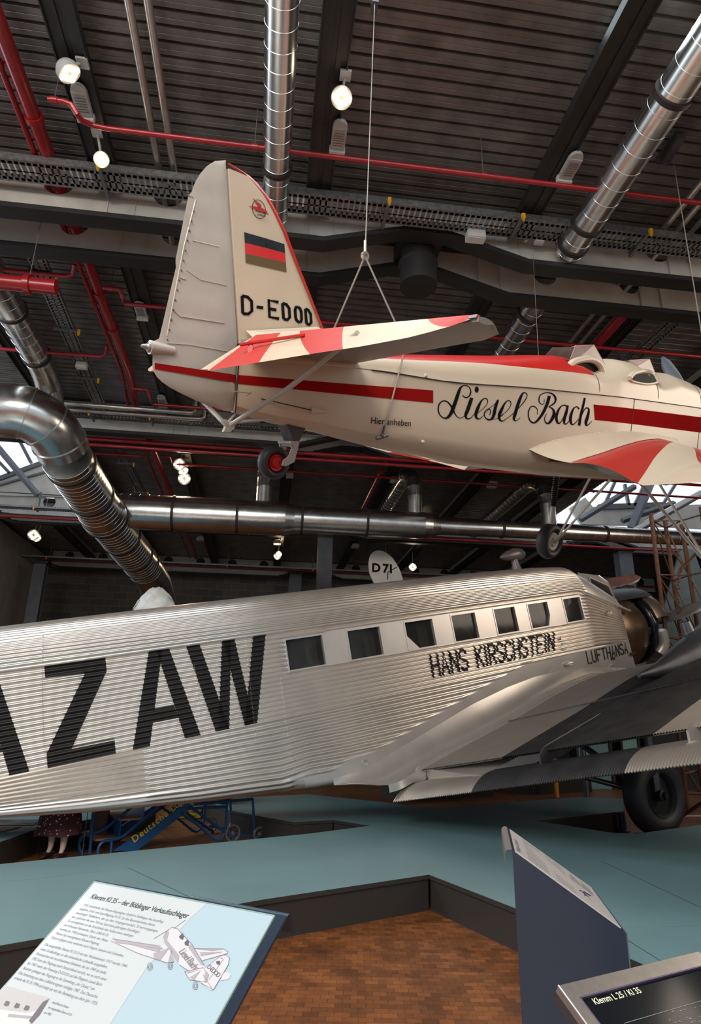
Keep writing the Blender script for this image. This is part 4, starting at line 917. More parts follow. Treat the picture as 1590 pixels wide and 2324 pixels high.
for sgn in (1, -1):
    a = G(); rows = []; ysf = []
    for p, q in zip(YS, YS[1:]):
        n = max(2, int((q-p)/.06)); ysf += [p+(q-p)*k/n for k in range(n)]
    ysf.append(YS[-1])
    uf = [k/40 for k in range(41)]
    for y in ysf:
        rows.append([K(wsurf(y, u, True)[0], sgn*y, wsurf(y, u, True)[1]) for u in uf]+[K(wsurf(y, u, False)[0], sgn*y, wsurf(y, u, False)[1]) for u in uf[-2:0:-1]])
    WRD = (.42, .03, .022)
    WPM = paint_mat('sunburst_wing_paint', 'angle', [q/90 for q in (2.1, 12.5, 26.7, 40, 47, 54, 60, 66, 72, 78, 84)], [CRC, WRD]*6, CREAM, 5.15, .42) if 'WPM' not in globals() else WPM
    a.grid(rows, close=True, mf=lambda i, j: 1 if j >= 40 else 0); a.poly(rows[0], 1); a.poly(rows[-1][::-1], 1)
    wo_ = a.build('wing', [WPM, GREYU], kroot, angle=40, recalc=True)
    uvs = []
    for y in ysf: uvs += [(wsurf(y, u, True)[0], y) for u in uf]+[(wsurf(y, u, False)[0], y) for u in uf[-2:0:-1]]
    uvs += [(0, 0)]*(len(wo_.data.vertices)-len(uvs)); set_uv(wo_, uvs)
# root fillets: swept from the side curve onto the wing
RF = [kside(*p) for p in [(1200, 1020), (1228, 1008), (1261, 998), (1300, 990), (1337, 985), (1375, 980), (1411, 979), (1440, 980), (1465, 983), (1500, 989), (1531, 995), (1545, 1010)]]
for sgn in (1, -1):
    rows = []; OUT = [kmid(*p, .50) for p in [(1291, 1050), (1330, 1038), (1367, 1027), (1392, 1018), (1416, 1010), (1447, 1001), (1477, 996), (1497, 995), (1515, 1000), (1532, 1008)]]
    NF = 24
    RFs = [lerp(k/NF, [(i_/(len(RF)-1), i_) for i_ in range(len(RF))]) for k in range(NF+1)]
    for k in range(NF+1):
        f_ = k/NF; i_ = f_*(len(RF)-1); i0 = min(len(RF)-2, int(i_)); x = RF[i0][0]+(RF[i0+1][0]-RF[i0][0])*(i_-i0); z = RF[i0][1]+(RF[i0+1][1]-RF[i0][1])*(i_-i0)
        i_ = f_*(len(OUT)-1); i0 = min(len(OUT)-2, int(i_)); xo = OUT[i0][0]+(OUT[i0+1][0]-OUT[i0][0])*(i_-i0); zo = OUT[i0][1]+(OUT[i0+1][1]-OUT[i0][1])*(i_-i0)
        w = kw(x)+.002; row = []
        for j in range(13):
            t = j/12; row.append(K(x+(xo-x)*t, sgn*(w+(.50-w)*t), z+(zo-z)*t-.015*math.sin(math.pi*t)))
        rows.append(row)
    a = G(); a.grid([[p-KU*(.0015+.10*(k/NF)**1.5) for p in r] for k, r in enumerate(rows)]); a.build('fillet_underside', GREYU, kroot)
    a = G(); a.grid(rows); a.build('root_fillet', CREAM, kroot, angle=60)
    if sgn > 0:
        a = G(); 
        pts = smoothpath([r[0] for r in rows], 4)
        for p in pts: a.ball(p+KS*.002, .0045, 4)
        a.build('fillet_rivets', mat('bright_rivets', (.75, .72, .66), .3), kroot)
# undercarriage legs and wheels
for sgn in (-1, 1):
    ax_w = K(4.95, sgn*.94, -1.04); top = K(4.93, sgn*.93, -.22)
    d = (ax_w-top).normalized(); side = KS*sgn
    leg_in = top+d*.02
    r_ = empty('undercarriage_leg', top, None, None); r_.parent = kroot; r_.location = top-kroot.location
    a = G(); a.lathe(top, d, [(0, .0), (0, .05), (.03, .035), (.06, .03)], 16)
    for k in range(16): a.lathe(top+d*(.05+.022*k), d, [(0, .026), (.006, .036), (.014, .036), (.02, .026)], 16)
    a.build('bellows', BLKG, r_)
    a = G(); a.lathe(top, d, [(.40, .024), (.42, .034), (.80, .034), (.82, .02)], 16); a.build('fork_tube', FABR, r_)
    wc2 = ax_w-side*.0
    tyre(wc2, KS, .215, .15, 'tyre', RUBB, r_, 48)
    a = G(); a.lathe(wc2, KS, [(-.06, 0), (-.06, .10), (-.05, .11), (.05, .11), (.06, .10), (.055, .06), (.075, .05), (.075, .02), (.09, .018), (.09, 0)], 28); a.build('wheel_hub', FABR, r_)
    a = G(); s0 = ax_w+KS*(.08 if sgn < 0 else -.08)
    p1_ = K(4.12, sgn*.05, -.22); p2_ = K(4.52, sgn*.05, -.24)
    if sgn > 0: p1_, p2_ = K(5.02, .02, -.25), K(5.45, .02, -.22)
    a.tube([s0, p1_], .017, 8, sq=.6); a.tube([s0, p2_], .017, 8, sq=.6); a.build('bracing_strut', FABR, r_)
# cockpits: inner tub, padded coaming, windscreens
def deckpt(x, t, lift=0): 
    s_ = 1 if t >= 0 else -1
    return kst(x, abs(t), lift) if s_ > 0 else None
for cx, hl, nm in ((3.50, .30, 'rear'), (4.62, .25, 'front')):
    r_ = empty('cockpit', K(cx, 0, .6), None, None); r_.parent = kroot; r_.location = K(cx, 0, .6)-kroot.location; r_['label'] = nm+' open cockpit'
    AR = [(1285, 838), (1291, 830), (1303, 821), (1327.5, 815.5), (1347, 818), (1360, 829), (1367, 848)] if nm == 'rear' else [(1424, 862), (1429, 855), (1437, 849), (1460, 845), (1476, 851), (1485, 861), (1489, 870)]
    LI = [(1363, 848), (1350, 852.5), (1322.6, 849.3), (1293, 843)] if nm == 'rear' else [(1484, 870), (1470, 872), (1455, 871), (1434, 866)]
    ya_, yl_ = (.235, .27) if nm == 'rear' else (.21, .30)
    def ondeck(p, lift):
        lo_, hi_ = .0, .37
        def f_(y):
            q = kmid(p[0], p[1], y); w, zs, zt = kw(q[0]), lerp(q[0], kzs), lerp(q[0], kzt); c_ = min(1, y/w)**1.25; zd = zs+(zt-zs)*math.sqrt(max(0, 1-c_*c_))**.85
            return q[1]-zd
        ys_ = [.01*k for k in range(6, 38)]; y = next((u_ for u_ in ys_[::-1] if f_(u_) <= 0), .12); q = kmid(p[0], p[1], y); return (q[0], y, q[1])
    for sgn in (1, -1):
        A3_ = [(lambda q: K(q[0], sgn*ya_, q[1]))(kmid(*p, ya_)) for p in AR]; L3_ = [(lambda q: K(q[0], sgn*yl_, q[1]))(kmid(*p, yl_)) for p in LI]
        A3_ = smoothpath(A3_, 5)
        if nm == 'front':
            A3_ = [(lambda q: K(q[0], sgn*(q[1]+.012), q[2]+.01))(ondeck(p, 0)) for p in AR]; L3_ = [(lambda q: K(q[0], sgn*(q[1]+.006), q[2]))(ondeck(p, 0)) for p in LI]
            A3_ = smoothpath(A3_, 5)
        b = G(); b.tube(A3_, .030 if nm == 'rear' else .024, 12); b.build('coaming', CREAM, r_, angle=80)
        b = G(); b.tube(smoothpath([A3_[-1]]+L3_+[A3_[0]], 4), .012, 8); b.build('opening_lip', CREAM, r_, angle=80)
        b = G(); b.poly([p-KS*sgn*(.03 if nm == 'rear' else -.006) for p in (A3_+L3_)]); b.build('opening_shade_sheet', DARKI, r_, smooth=False)  # dark sheet stands for the shade inside the cockpit opening
    a = G(); x0_, x1_ = cx-hl*.9, cx+hl*.9; a.hexa([K(x0_, -.2, .1), K(x1_, -.2, .1), K(x1_, .2, .1), K(x0_, .2, .1), K(x0_, -.2, .62), K(x1_, -.2, .62), K(x1_, .2, .62), K(x0_, .2, .62)]); a.build('interior_dark_block', DARKI, r_, smooth=False)  # plain dark block, so the cockpit inside reads as shaded
def wscreen(ptsL, nm, x0):
    # ptsL : outline pixel corners (rear base, rear top, front top, front base) on the near pane
    r_ = empty('windscreen', K(x0, 0, .8), None, None); r_.parent = kroot; r_.location = K(x0, 0, .8)-kroot.location; r_['label'] = nm+' pink-tinted faceted windscreen'
    for sgn, ya, yb in ((1, .17, .11), (-1, .17, .11)):
        q = [kmid(*ptsL[0], .17), kmid(*ptsL[1], .11), kmid(*ptsL[2], .11), kmid(*ptsL[3], .17)]
        yy = [ya, yb, yb, ya]
        a = G(); P_ = [K(q[k][0], sgn*yy[k], q[k][1]) for k in range(4)]; a.slab(P_, KS*.003*sgn); a.build('pane', PERSP, r_, smooth=False)
    q1, q2 = kmid(*ptsL[1], .11), kmid(*ptsL[2], .11); q3 = kmid(*ptsL[3], .17); q0 = kmid(*ptsL[0], .17)
    a = G(); a.slab([K(q2[0], .11, q2[1]), K(q2[0], -.11, q2[1]), K(q3[0], -.17, q3[1]), K(q3[0], .17, q3[1])], KF*.003); a.build('pane', PERSP, r_, smooth=False)
    a = G(); a.tube([K(q2[0], .11, q2[1]), K(q3[0], .17, q3[1])], .004, 6); a.tube([K(q2[0], .11, q2[1]), K(q2[0], -.11, q2[1])], .004, 6); a.tube([K(q0[0], .17, q0[1]), K(q1[0], .11, q1[1]), K(q2[0], .11, q2[1])], .003, 6); a.build('pane_edge', mat('perspex_edge', (.42, .25, .2), .3), r_)
    a = G(); rows = []
    for k in range(9):
        t = -1+k/4; y = .27*t; rows.append([K(q3[0]-.03+.05*(1-abs(t)), y*1.06, q3[1]+.02+.085*(1-abs(t)**2)-.10), K(q3[0]+.02+.06*(1-abs(t)), y*1.12, q3[1]-.10+.075*(1-abs(t)**2)), ])
    a.grid(rows); a.build('red_base_strip', REDA, r_, angle=80)
wscreen([(1287, 832), (1305, 784), (1347, 783), (1378, 838)], 'rear', 3.9)
wscreen([(1416, 850), (1431, 818), (1473, 815), (1490, 858)], 'front', 4.9)
# nose, propeller
a = G(); a.lathe(K(6.55, 0, .35), KF, [(0, .28), (.05, .27), (.12, .14), (.22, .12), (.30, .10), (.42, .03), (.43, 0)], 28); a.build('spinner', REDA, kroot)
tipq = kl(hit(1502, 811, K(6.8, 0, 0), KF)); midq = kl(hit(1560, 850, K(6.8, 0, 0), KF))
hub = V((6.8, 0, .36)); T = V(tipq); dd = (T-hub).normalized(); wv = V((0, -dd.z, dd.y)).normalized()
for s_ in (1, -1):
    a = G(); rows = []; L_ = (T-hub).length
    for k in range(13):
        u = k/12; w = lerp(u, [(0, .03), (.15, .05), (.45, .095), (.75, .09), (.93, .065), (1, .02)]); c = hub+dd*L_*u*s_; tw = .5*(1-u)
        row = []
        for j in range(10): t = 2*math.pi*j/10; l = c+wv*w*math.cos(t)*math.cos(tw)+V((w*math.cos(t)*math.sin(tw)+.012*math.sin(t), 0, 0)); row.append(K(l.x, l.y, l.z))
        rows.append(row)
    a.grid(rows, close=True); a.poly(rows[0]); a.poly(rows[-1][::-1]); a.build('propeller_blade', mat('prop_grey', (.10, .115, .14), .35), kroot, angle=60)
# lifting fitting on the side
q = kside(862, 990); c = K(q[0], kw(q[0])+.02, q[1]); a = G(); a.tube([c-KF*.05-KU*.02, c+KF*.05+KU*.01], .010, 8); a.tube([c, c+KU*.07+KF*.015], .008, 8); a.ball(c, .016, 6); a.build('lifting_clamp', DARKM, kroot)
q = kside(959, 1003); c = K(q[0], kw(q[0]), q[1]); a = G(); a.ball(c, .014, 6); q = kside(965, 853); a.ball(K(q[0], kw(q[0]), q[1]), .014, 6); a.build('fasteners', FABR, kroot)
# suspension wires
def wire(pts, r, lab, name='suspension_wire'):
    a = G(); a.tube(pts, r, 6); o = a.build(name, mat('wire_steel', (.30, .26, .22), .5, .6)); return tag(o, lab, 'wire', 'suspension wires')
ringp = K(*(lambda P: (P[0], 0, P[1]))(kmid(828, 581)))
tp = az(850, 0, 8.4)
wire([tp, ringp], .004, 'long steel wire from the top edge down to the ring above the tail')
q = kmid(773, 748, .05); wire([ringp, K(q[0], -.10, .46)], .006, 'left leg of the wire fork under the ring, ending at the tail')
cl = kside(864, 985); q2 = kside(908, 815); wire([ringp, K(q2[0], kw(q2[0])+.03, q2[1]+.1), K(q2[0], kw(q2[0])+.02, q2[1]), K(cl[0], kw(cl[0])+.02, cl[1])], .006, 'right leg of the wire fork running over the fuselage side to the clamp')
a = G(); a.lathe(ringp, KS, [(-.01, .012), (-.01, .028), (.01, .028), (.01, .012), (-.01, .012)], 20); a.tube([ringp, ringp+V((0, 0, .12))], .009, 8); o = a.build('shackle', mat('zinc', (.5, .45, .4), .35, .8)); tag(o, 'shackle ring joining the three wires right of the flag', 'shackle')
pr = ax(1588, 690, 0) if False else at(1592, 760, 5.2); wire([az(1527, 362, 8.35), pr], .005, 'steel wire from the anchor at the upper right down past the right edge')
w3 = kmid(1222, 805, 0); wire([az(1208, 560, 8.5), K(w3[0], 0, w3[1]-.02)], .0025, 'thin wire from the deck to the red headrest spine')
# ================================================================== CORRUGATED AIRLINER
JA = ray(3420, 1043).normalized(); JB = V((JA.y, -JA.x, 0)).normalized(); JU_ = JB.cross(JA)
JS0 = CAM+ray(695, 1485)*9.0; HW = .85; JO = JS0-JB*HW
def J(s, b, w): return JO+JA*s+JB*b+JU_*w
def jl(P): d = P-JO; return d.dot(JA), d.dot(JB), d.dot(JU_)
def js(px, py, b=HW): P = jl(hit(px, py, J(0, b, 0), JB)); return (P[0], P[2])
def jsp(px, py, s0, k=0, b0=1.5): P = jl(hit(px, py, J(s0, b0, 0), JA-JB*k)); return (P[1], P[2])
jroot = empty('airliner', (JO.x+JA.x*2, JO.y+JA.y*2, 0), 'large three-engined airliner in corrugated silver metal with black letters A Z A W, standing nose-up', 'airliner')
JR = jroot
jwb = [(-8, -.35), (-6, -.75), (-3.83, -1.20), (-2.96, -1.36), (-1.71, -1.56), (-.44, -1.725), (.4, -1.80), (2, -1.85), (6.6, -1.75)]
jwt = [(-8, .80), (-3.8, .935), (-1.6, .96), (1.2, .965), (3.5, .965), (5.1, .93), (5.74, .89), (5.78, .86), (6.05, .70), (6.27, .56), (6.45, .44), (6.62, .36)]
jbelt = [(-8, .345), (5.6, .345), (5.72, .31), (6.62, -.10)]
jhw = [(-8, .30), (-5, .70), (-3.9, .84), (-3, .85), (6.0, .85), (6.62, .80)]
WF = [(-.46, -1.56)]+[js(*p) for p in [(745, 1755), (790, 1725), (860, 1702), (956, 1642), (1092, 1561), (1182, 1511), (1263, 1491), (1434, 1451)]]
def jwf(s): return lerp(s, WF) if s > -.46 else -9
WIN = [js(645, 1452), js(741, 1507)], [js(785, 1433), js(872, 1486)], [js(915, 1412), js(992, 1465)], [js(1021, 1399), js(1089, 1448.5)], [js(1117, 1383), js(1178, 1428)], [js(1194, 1372), js(1247, 1392)], [js(1274, 1359), js(1326, 1402)]
WR = [(a_[0]+.01, b_[0]-.005) for a_, b_ in WIN]
WZ0, WZ1 = -.185, .240
def smst(x, a, b): t = min(1, max(0, (x-a)/(b-a))); return t*t*(3-2*t)
def jmask(s, w):
    m = 1.0
    m *= smst(w, jwf(s), jwf(s)+.03) if s > -.46 else 1
    if s > .30 and s < 5.66 and WZ0-.03 < w < WZ1+.045: m *= 1-smst(s, .30, .34)*(1-smst(s, 5.60, 5.66))
    for a_, b_ in (WR[0],):
        if a_-.05 < s < b_+.05 and WZ0-.03 < w < WZ1+.03: m = 0
    return m
AMP = .0145
# cross-section sample list: (kind, param, phase)
NU, NL, NR = 18, 13, 20
SPR = 6
def jsec(s):
    wb, wt, hw, be = lerp(s, jwb), lerp(s, jwt), lerp(s, jhw), lerp(s, jbelt)
    r = lerp(s, [(-1, .20), (-.6, .22), (-.2, .07), (9, .07)])
    r = min(r, hw*.5); lo = min(-.78, be-.4); out = []
    # lower zone: arc then straight up to -.78 ; NL ribs by length
    arcl = r*math.pi/2; stl = max(.02, lo-(wb+r)); tot = arcl+stl
    for k in range(NL*SPR+1):
        l = tot*k/(NL*SPR); ph = k/SPR
        if l < arcl: t = l/r; b = hw-r+r*math.sin(t); w = wb+r-r*math.cos(t); n = (math.sin(t), -math.cos(t))
        else: b = hw; w = wb+r+(l-arcl); n = (1, 0)
        out.append((b, w, n, ph, 0))
    for k in range(1, NU*SPR+1):
        out.append((hw, lo+(be-lo)*k/(NU*SPR), (1, 0), k/SPR, 1))
    h = wt-be
    for k in range(1, NR*SPR+1):
        t = k/(NR*SPR)*math.pi/2; c_, s_ = math.cos(t), math.sin(t)
        b = hw*c_**.75 if k < NR*SPR else 0; w = be+h*s_**.9; out.append((b, w, (c_*.6+.0, s_), k/SPR, 2))
    return out
def disp(s, w, ph, zone):
    a = AMP*math.cos(2*math.pi*ph)
    if zone == 2:
        if s > 5.74: return 0
        return a*.8
    if s > 6.55: return 0
    return a*jmask(s, w)
ss = [-8+.25*k for k in range(16)]+[-4+.07*k for k in range(0, 151)]
ss = sorted(set([round(x, 4) for x in ss if x < 6.6]+[round(x, 4) for w_ in WR for x in w_]+[5.735, 5.745, 6.62]))
rows = []; bot = []
for s in ss:
    sec = jsec(s); r_ = []
    for b, w, n, ph, z in sec:
        d = disp(s, w, ph, z)
        # snap window edges
        r_.append(J(s, b+n[0]*d, w+n[1]*d))
    rows.append(r_)
SEC0 = jsec(1.0)
jw_idx = [k for k, q in enumerate(SEC0) if q[4] == 1]
def in_window(i, j):
    s = (ss[i]+ss[i+1])/2
    if SEC0[j][4] == 2 or SEC0[min(j+1, len(SEC0)-1)][4] != 1: return False
    w = (SEC0[j][1]+SEC0[j+1][1])/2
    if not (WZ0 < w < WZ1): return False
    return any(a_ < s < b_ for a_, b_ in WR)
a = G(); a.grid(rows, skip=in_window, mf=lambda i, j: 1 if ((jmask((ss[i]+ss[i+1])/2, SEC0[j][1]) < .5 and SEC0[j][4] != 2) or (SEC0[j][4] == 2 and ss[i] >= 5.74) or ss[i] > 6.5) else 0)
# port side, coarse
prow = []
for s in ss[::3]+[ss[-1]]:
    sec = jsec(s)[::SPR]+[jsec(s)[-1]]; prow.append([J(s, -b, w) for b, w, n, ph, z in sec])
a.grid([r[::-1] for r in prow], 0)
# belly
a.grid([[J(s, -jsec(s)[0][0], lerp(s, jwb)), J(s, 0, lerp(s, jwb)-.01), J(s, jsec(s)[0][0]+.005, lerp(s, jwb)-.002)] for s in ss], 1)
jf = a.build('fuselage', [JUM, JUS], JR, angle=70)
# window frames, glass, curtains, seats
def jsurf(s, w, lift=0.0):
    hw = lerp(s, jhw); wb, be = lerp(s, jwb), lerp(s, jbelt); lo = min(-.78, be-.4)
    if w >= lo: ph = (w-lo)/(be-lo)*NU
    else:
        r = lerp(s, [(-1, .20), (-.6, .22), (-.2, .07), (9, .07)]); arcl = r*math.pi/2; stl = max(.02, lo-(wb+r)); l = arcl+(w-(wb+r)); ph = NL*l/(arcl+stl)
    d = AMP*math.cos(2*math.pi*ph)*jmask(s, w)
    return J(s, hw+d+lift, w)
GLS = GLASSD
for k, (a_, b_) in enumerate(WR):
    r_ = empty('cabin_window', J((a_+b_)/2, HW, 0), None, None); r_.parent = JR; r_.location = J((a_+b_)/2, HW, 0)-JR.location
    z0, z1 = WZ0-.0, WZ1+.0
    g = G(); t_ = .014
    for (s0, s1, w0, w1) in ((a_-t_, a_+.006, z0-t_, z1+t_), (b_-.006, b_+t_, z0-t_, z1+t_), (a_, b_, z0-t_, z0+.006), (a_, b_, z1-.006, z1+t_)):
        g.hexa([J(s0, HW-.06, w0), J(s1, HW-.06, w0), J(s1, HW-.06, w1), J(s0, HW-.06, w1), J(s0, HW+.008, w0), J(s1, HW+.008, w0), J(s1, HW+.008, w1), J(s0, HW+.008, w1)])
    g.build('frame', JUS, r_, smooth=False)
    g = G(); g.slab([J(a_, HW-.045, z0), J(b_, HW-.045, z0), J(b_, HW-.045, z1), J(a_, HW-.045, z1)], -JB*.004); g.build('glass', GLS, r_, smooth=False)
    if k in (0, 2):     # curved / slanted corners
        g = G(); g.slab([J(a_, HW+.006, z0), J(a_+(.20 if k == 2 else .0), HW+.006, z0), J(a_, HW+.006, z0+(.22 if k == 2 else .0))], -JB*.05)
        if k == 2: g.build('corner_panel', JUS, r_, smooth=False)
    if k == 5:
        g = G(); g.slab([J(b_, HW+.006, z0), J(b_, HW+.006, z0+.20), J(b_-.08, HW+.006, z0)], -JB*.05); g.build('corner_panel', JUS, r_, smooth=False)
    g = G(); n = 12
    cm = mat('cabin_curtain', (.16, .15, .14), .8)
    if k not in (6,):
        rr_ = []
        for i in range(n+1):
            s = b_-.22+.17*i/n; rr_.append([J(s, HW-.16+.015*math.sin(i*2.2), z0-.1), J(s, HW-.16+.015*math.sin(i*2.2), z1+.1)])
        g.grid(rr_); g.build('curtain', cm, r_)
    g = G(); pts = [J(a_-.02+.34*(k % 2)+.0, .5, z0-.1)]
    c0 = a_+(.10 if k != 3 else .22)
    sh = [(c0-.20, z0-.3), (c0-.20, z0+.02), (c0-.15, z0+.12), (c0-.05, z0+.20), (c0+.06, z0+.21), (c0+.15, z0+.14), (c0+.22, z0-.0), (c0+.26, z0-.3)]
    g.slab([J(x, .70, z) for x, z in sh], -JB*.4); g.build('seat_back', DARKI, r_, smooth=False)
g = G(); 
g.hexa([J(-.8, -.5, -1.0), J(5.7, -.5, -1.0), J(5.7, -.45, -1.0), J(-.8, -.45, -1.0), J(-.8, -.5, .8), J(5.7, -.5, .8), J(5.7, -.45, .8), J(-.8, -.45, .8)])
g.hexa([J(-.8, -.5, -1.02), J(5.7, -.5, -1.02), J(5.7, .8, -1.02), J(-.8, .8, -1.02), J(-.8, -.5, -.98), J(5.7, -.5, -.98), J(5.7, .8, -.98), J(-.8, .8, -.98)])
g.build('cabin_lining', mat('cabin_lining', (.09, .075, .06), .7), JR, smooth=False)
# lettering decals
def jdecal(polys, name, m, lift=.003, cross=True):
    g = G()
    for p in polys:
        lo = -.78; wv = []
        for k in range(0, NU*12+1): wv.append(lo+(.345-lo)*k/(NU*12))
        wl = lo
        for k in range(1, 200): wv.append(lo-.006*k)
        for q in strips(p, 1, sorted(wv)):
            for q2 in strips(q, 0, [-5+.2*k for k in range(60)]):
                g.poly([jsurf(s, w, lift) for s, w in q2])
    return g.build(name, m, JR, smooth=False)
def jp(*pts): return [js(*p) for p in pts]
def z3(x, y): return (380+x/3.786, 1420+y/3.786)
Zq = [jp((100.6, 1512), (239, 1492.5), (242, 1523.4), (102.4, 1539)), jp((193.7, 1526), (242, 1523), (162.5, 1699.5), (105.7, 1710.7)), jp((105.7, 1710.7), (259.9, 1680), (262.9, 1710), (108, 1744))]
Aq = [jp((337.6, 1478), (368, 1473.7), (340, 1693), (301, 1702)), jp((354.6, 1476), (383.6, 1471.8), (455.3, 1668.3), (420, 1675.7)), jp((350, 1610), (394.5, 1601.2), (405, 1628.6), (346, 1640))]
Wq = [jp(z3(160, 178), z3(275, 160), z3(532, 885), z3(415, 910)), jp(z3(468, 130), z3(545, 120), z3(530, 885), z3(437, 900)), jp(z3(475, 128), z3(575, 115), z3(745, 840), z3(665, 858)), jp(z3(735, 90), z3(842, 75), z3(770, 835), z3(664, 857))]
sh_ = js(66.7, 1752)[0]-js(455.3, 1668.3)[0]
A0 = [[(s+sh_, w) for s, w in q] for q in Aq]
for q, nm in ((A0, 'A'), (Zq, 'Z'), (Aq, 'A'), (Wq, 'W')): jdecal(q, 'registration_letter', LETB)
def jtext(txt, TL, TR, BR, BL, wd, gap=.30, name='name_lettering'):
    s0, s1 = (js(*TL)[0], js(*TR)[0]); w1 = js(*TL)[1]; w0 = js(*BL)[1]; w1b = js(*TR)[1]; w0b = js(*BR)[1]
    sb0, sb1 = js(*BL)[0], js(*BR)[0]
    units = [.5 if c == ' ' else (.25 if c == 'I' else .72) for c in txt]; tot = sum(units)+gap*(len(txt)-1); x = 0; qs = []
    for c, u in zip(txt, units):
        if c != ' ':
            for pl in GLY[c]:
                pp = []
                for a_, b_ in pl:
                    f = (x+a_*u)/tot; s = (s0+(s1-s0)*f)*b_+(sb0+(sb1-sb0)*f)*(1-b_); w = (w1+(w1b-w1)*f)*b_+(w0+(w0b-w0)*f)*(1-b_); pp.append((s, w, wd))
                qs += stroke(pp)
                for (s, w, _) in pp: qs.append([(s-wd*.45, w-wd*.45), (s+wd*.45, w-wd*.45), (s+wd*.45, w+wd*.45), (s-wd*.45, w+wd*.45)])
        x += u+gap
    return jdecal(qs, name, LETB)
jtext('HANS', (976, 1489), (1055, 1474.5), (1063, 1518.5), (983, 1535), .042)
jtext('KIRSCHSTEIN', (1077, 1470.5), (1256, 1437), (1256.5, 1475), (1085, 1514), .042)
jtext('LUFTHANSA', (1329, 1480), (1425, 1459), (1428, 1481), (1334.5, 1506), .030, .34, 'operator_lettering')
# door outline under the W, rivet seams
a = G()
for lst in ([z3(228, 330), z3(250, 450), z3(285, 800), z3(325, 1110)], [z3(325, 1110), z3(640, 1045), z3(790, 1000)], [z3(670, 100), z3(720, 600), z3(765, 1000)], [z3(970, 440), z3(1010, 760), z3(1050, 1050), z3(1085, 1270)], [(98, 1440), (96, 1540), (98, 1640), (100, 1700)]):
    pts = []
    for p, q in zip(lst, lst[1:]):
        (s0, w0), (s1, w1) = js(*p), js(*q); n = max(3, int(abs(w1-w0)/.0125)); pts += [jsurf(s0+(s1-s0)*k/n, w0+(w1-w0)*k/n, .001) for k in range(n)]
    a.tube(pts, .0028, 4)
a.build('skin_seam', JUS, JR)
a = G()
for px, py in ((1272, 1447), (1276, 1460), (1279, 1474)):
    s, w = js(px, py); a.obox(jsurf(s, w, .02), JA*.035, JB*.018, JU_*.016)
for px, py in ((1380, 1392),): s, w = js(px, py); a.lathe(J(s, HW, w), JB, [(0, .03), (.07, .025), (.07, 0)], 12)
s, w = js(1288, 1506); a.tube([J(s-.09, HW+.01, w), J(s-.05, HW+.04, w), J(s+.05, HW+.04, w), J(s+.09, HW+.01, w)], [.01, .035, .035, .01], 12)
a.build('side_fittings', JUS, JR)
a = G()
for px, py, L_, H_ in ((1390, 1495, .055, .022), (1436, 1483, .07, .022)): s, w = js(px, py); a.hexa([J(s-L_, HW-.01, w-H_), J(s+L_, HW-.01, w-H_), J(s+L_, HW-.01, w+H_), J(s-L_, HW-.01, w+H_), J(s-L_, HW+.004, w-H_), J(s+L_, HW+.004, w-H_), J(s+L_, HW+.004, w+H_), J(s-L_, HW+.004, w+H_)])
a.build('step_openings', DARKI, JR, smooth=False)
a = G()
for px, py, R_ in ((827, 1731, .05), (1390, 1520, .10), (1252, 1528, .03)):
    s, w = js(px, py); a.lathe(J(s, HW+.001, w), JB, [(0, R_), (.012, R_*.97), (.012, R_*.84), (0, R_*.80)], 28)
a.build('round_port', JUS, JR); a = G()
# cockpit side window and frames
r_ = empty('cockpit_window', J(6.1, .7, .5), None, None); r_.parent = JR; r_.location = J(6.1, .7, .5)-JR.location
c4 = [(1334.5, 1310.5), (1378, 1331), (1395, 1367), (1343, 1344)]
bq = [.62, .60, .78, .80]
pts = []
for (px, py), b in zip(c4, bq): s, w = js(px, py, b); pts.append(J(s, b, w))
g = G(); g.slab([p+JB*.018 for p in pts], -JB*.01); g.build('glass', mat('cockpit_glass', (.03, .028, .022), .08), r_, smooth=False)
g = G(); pp = [p+JB*.02 for p in pts]; g.tube(pp+[pp[0]], .016, 6); m1 = (pp[0]+pp[3])*.5; 
g.build('frame', JUS, r_, smooth=False)
ol = [(1311, 1300, .60), (1357, 1306, .50), (1377, 1320, .55), (1396, 1365, .76), (1427, 1387, .80), (1323, 1344, .84), (1316, 1325, .78)]
g = G(); P_ = []
for px, py, b in ol: s, w = js(px, py, b); P_.append(J(s, b+.006, w))
g.slab(P_, -JB*.01); g.tube([P_[5]+JB*.01, P_[4]+JB*.02], .022, 8); g.tube([P_[1], P_[2], P_[3]], .014, 6); g.tube([P_[0], P_[6], P_[5]], .014, 6)
g.build('cockpit_side', JUS, JR, smooth=False)
g = G(); zt = lambda s: lerp(s, jwt)
A_ = J(6.0, .45, zt(6.0)-.02); 
for y0, y1 in ((.5, .06), (-.06, -.5)):
    g.slab([J(6.12, y0, zt(6.12)+.01), J(6.12, y1, zt(6.12)+.06), J(6.40, y1, zt(6.40)+.06), J(6.40, y0, zt(6.40)+.01)], JA*.01)
g.build('windscreen', GLS, JR, smooth=False)

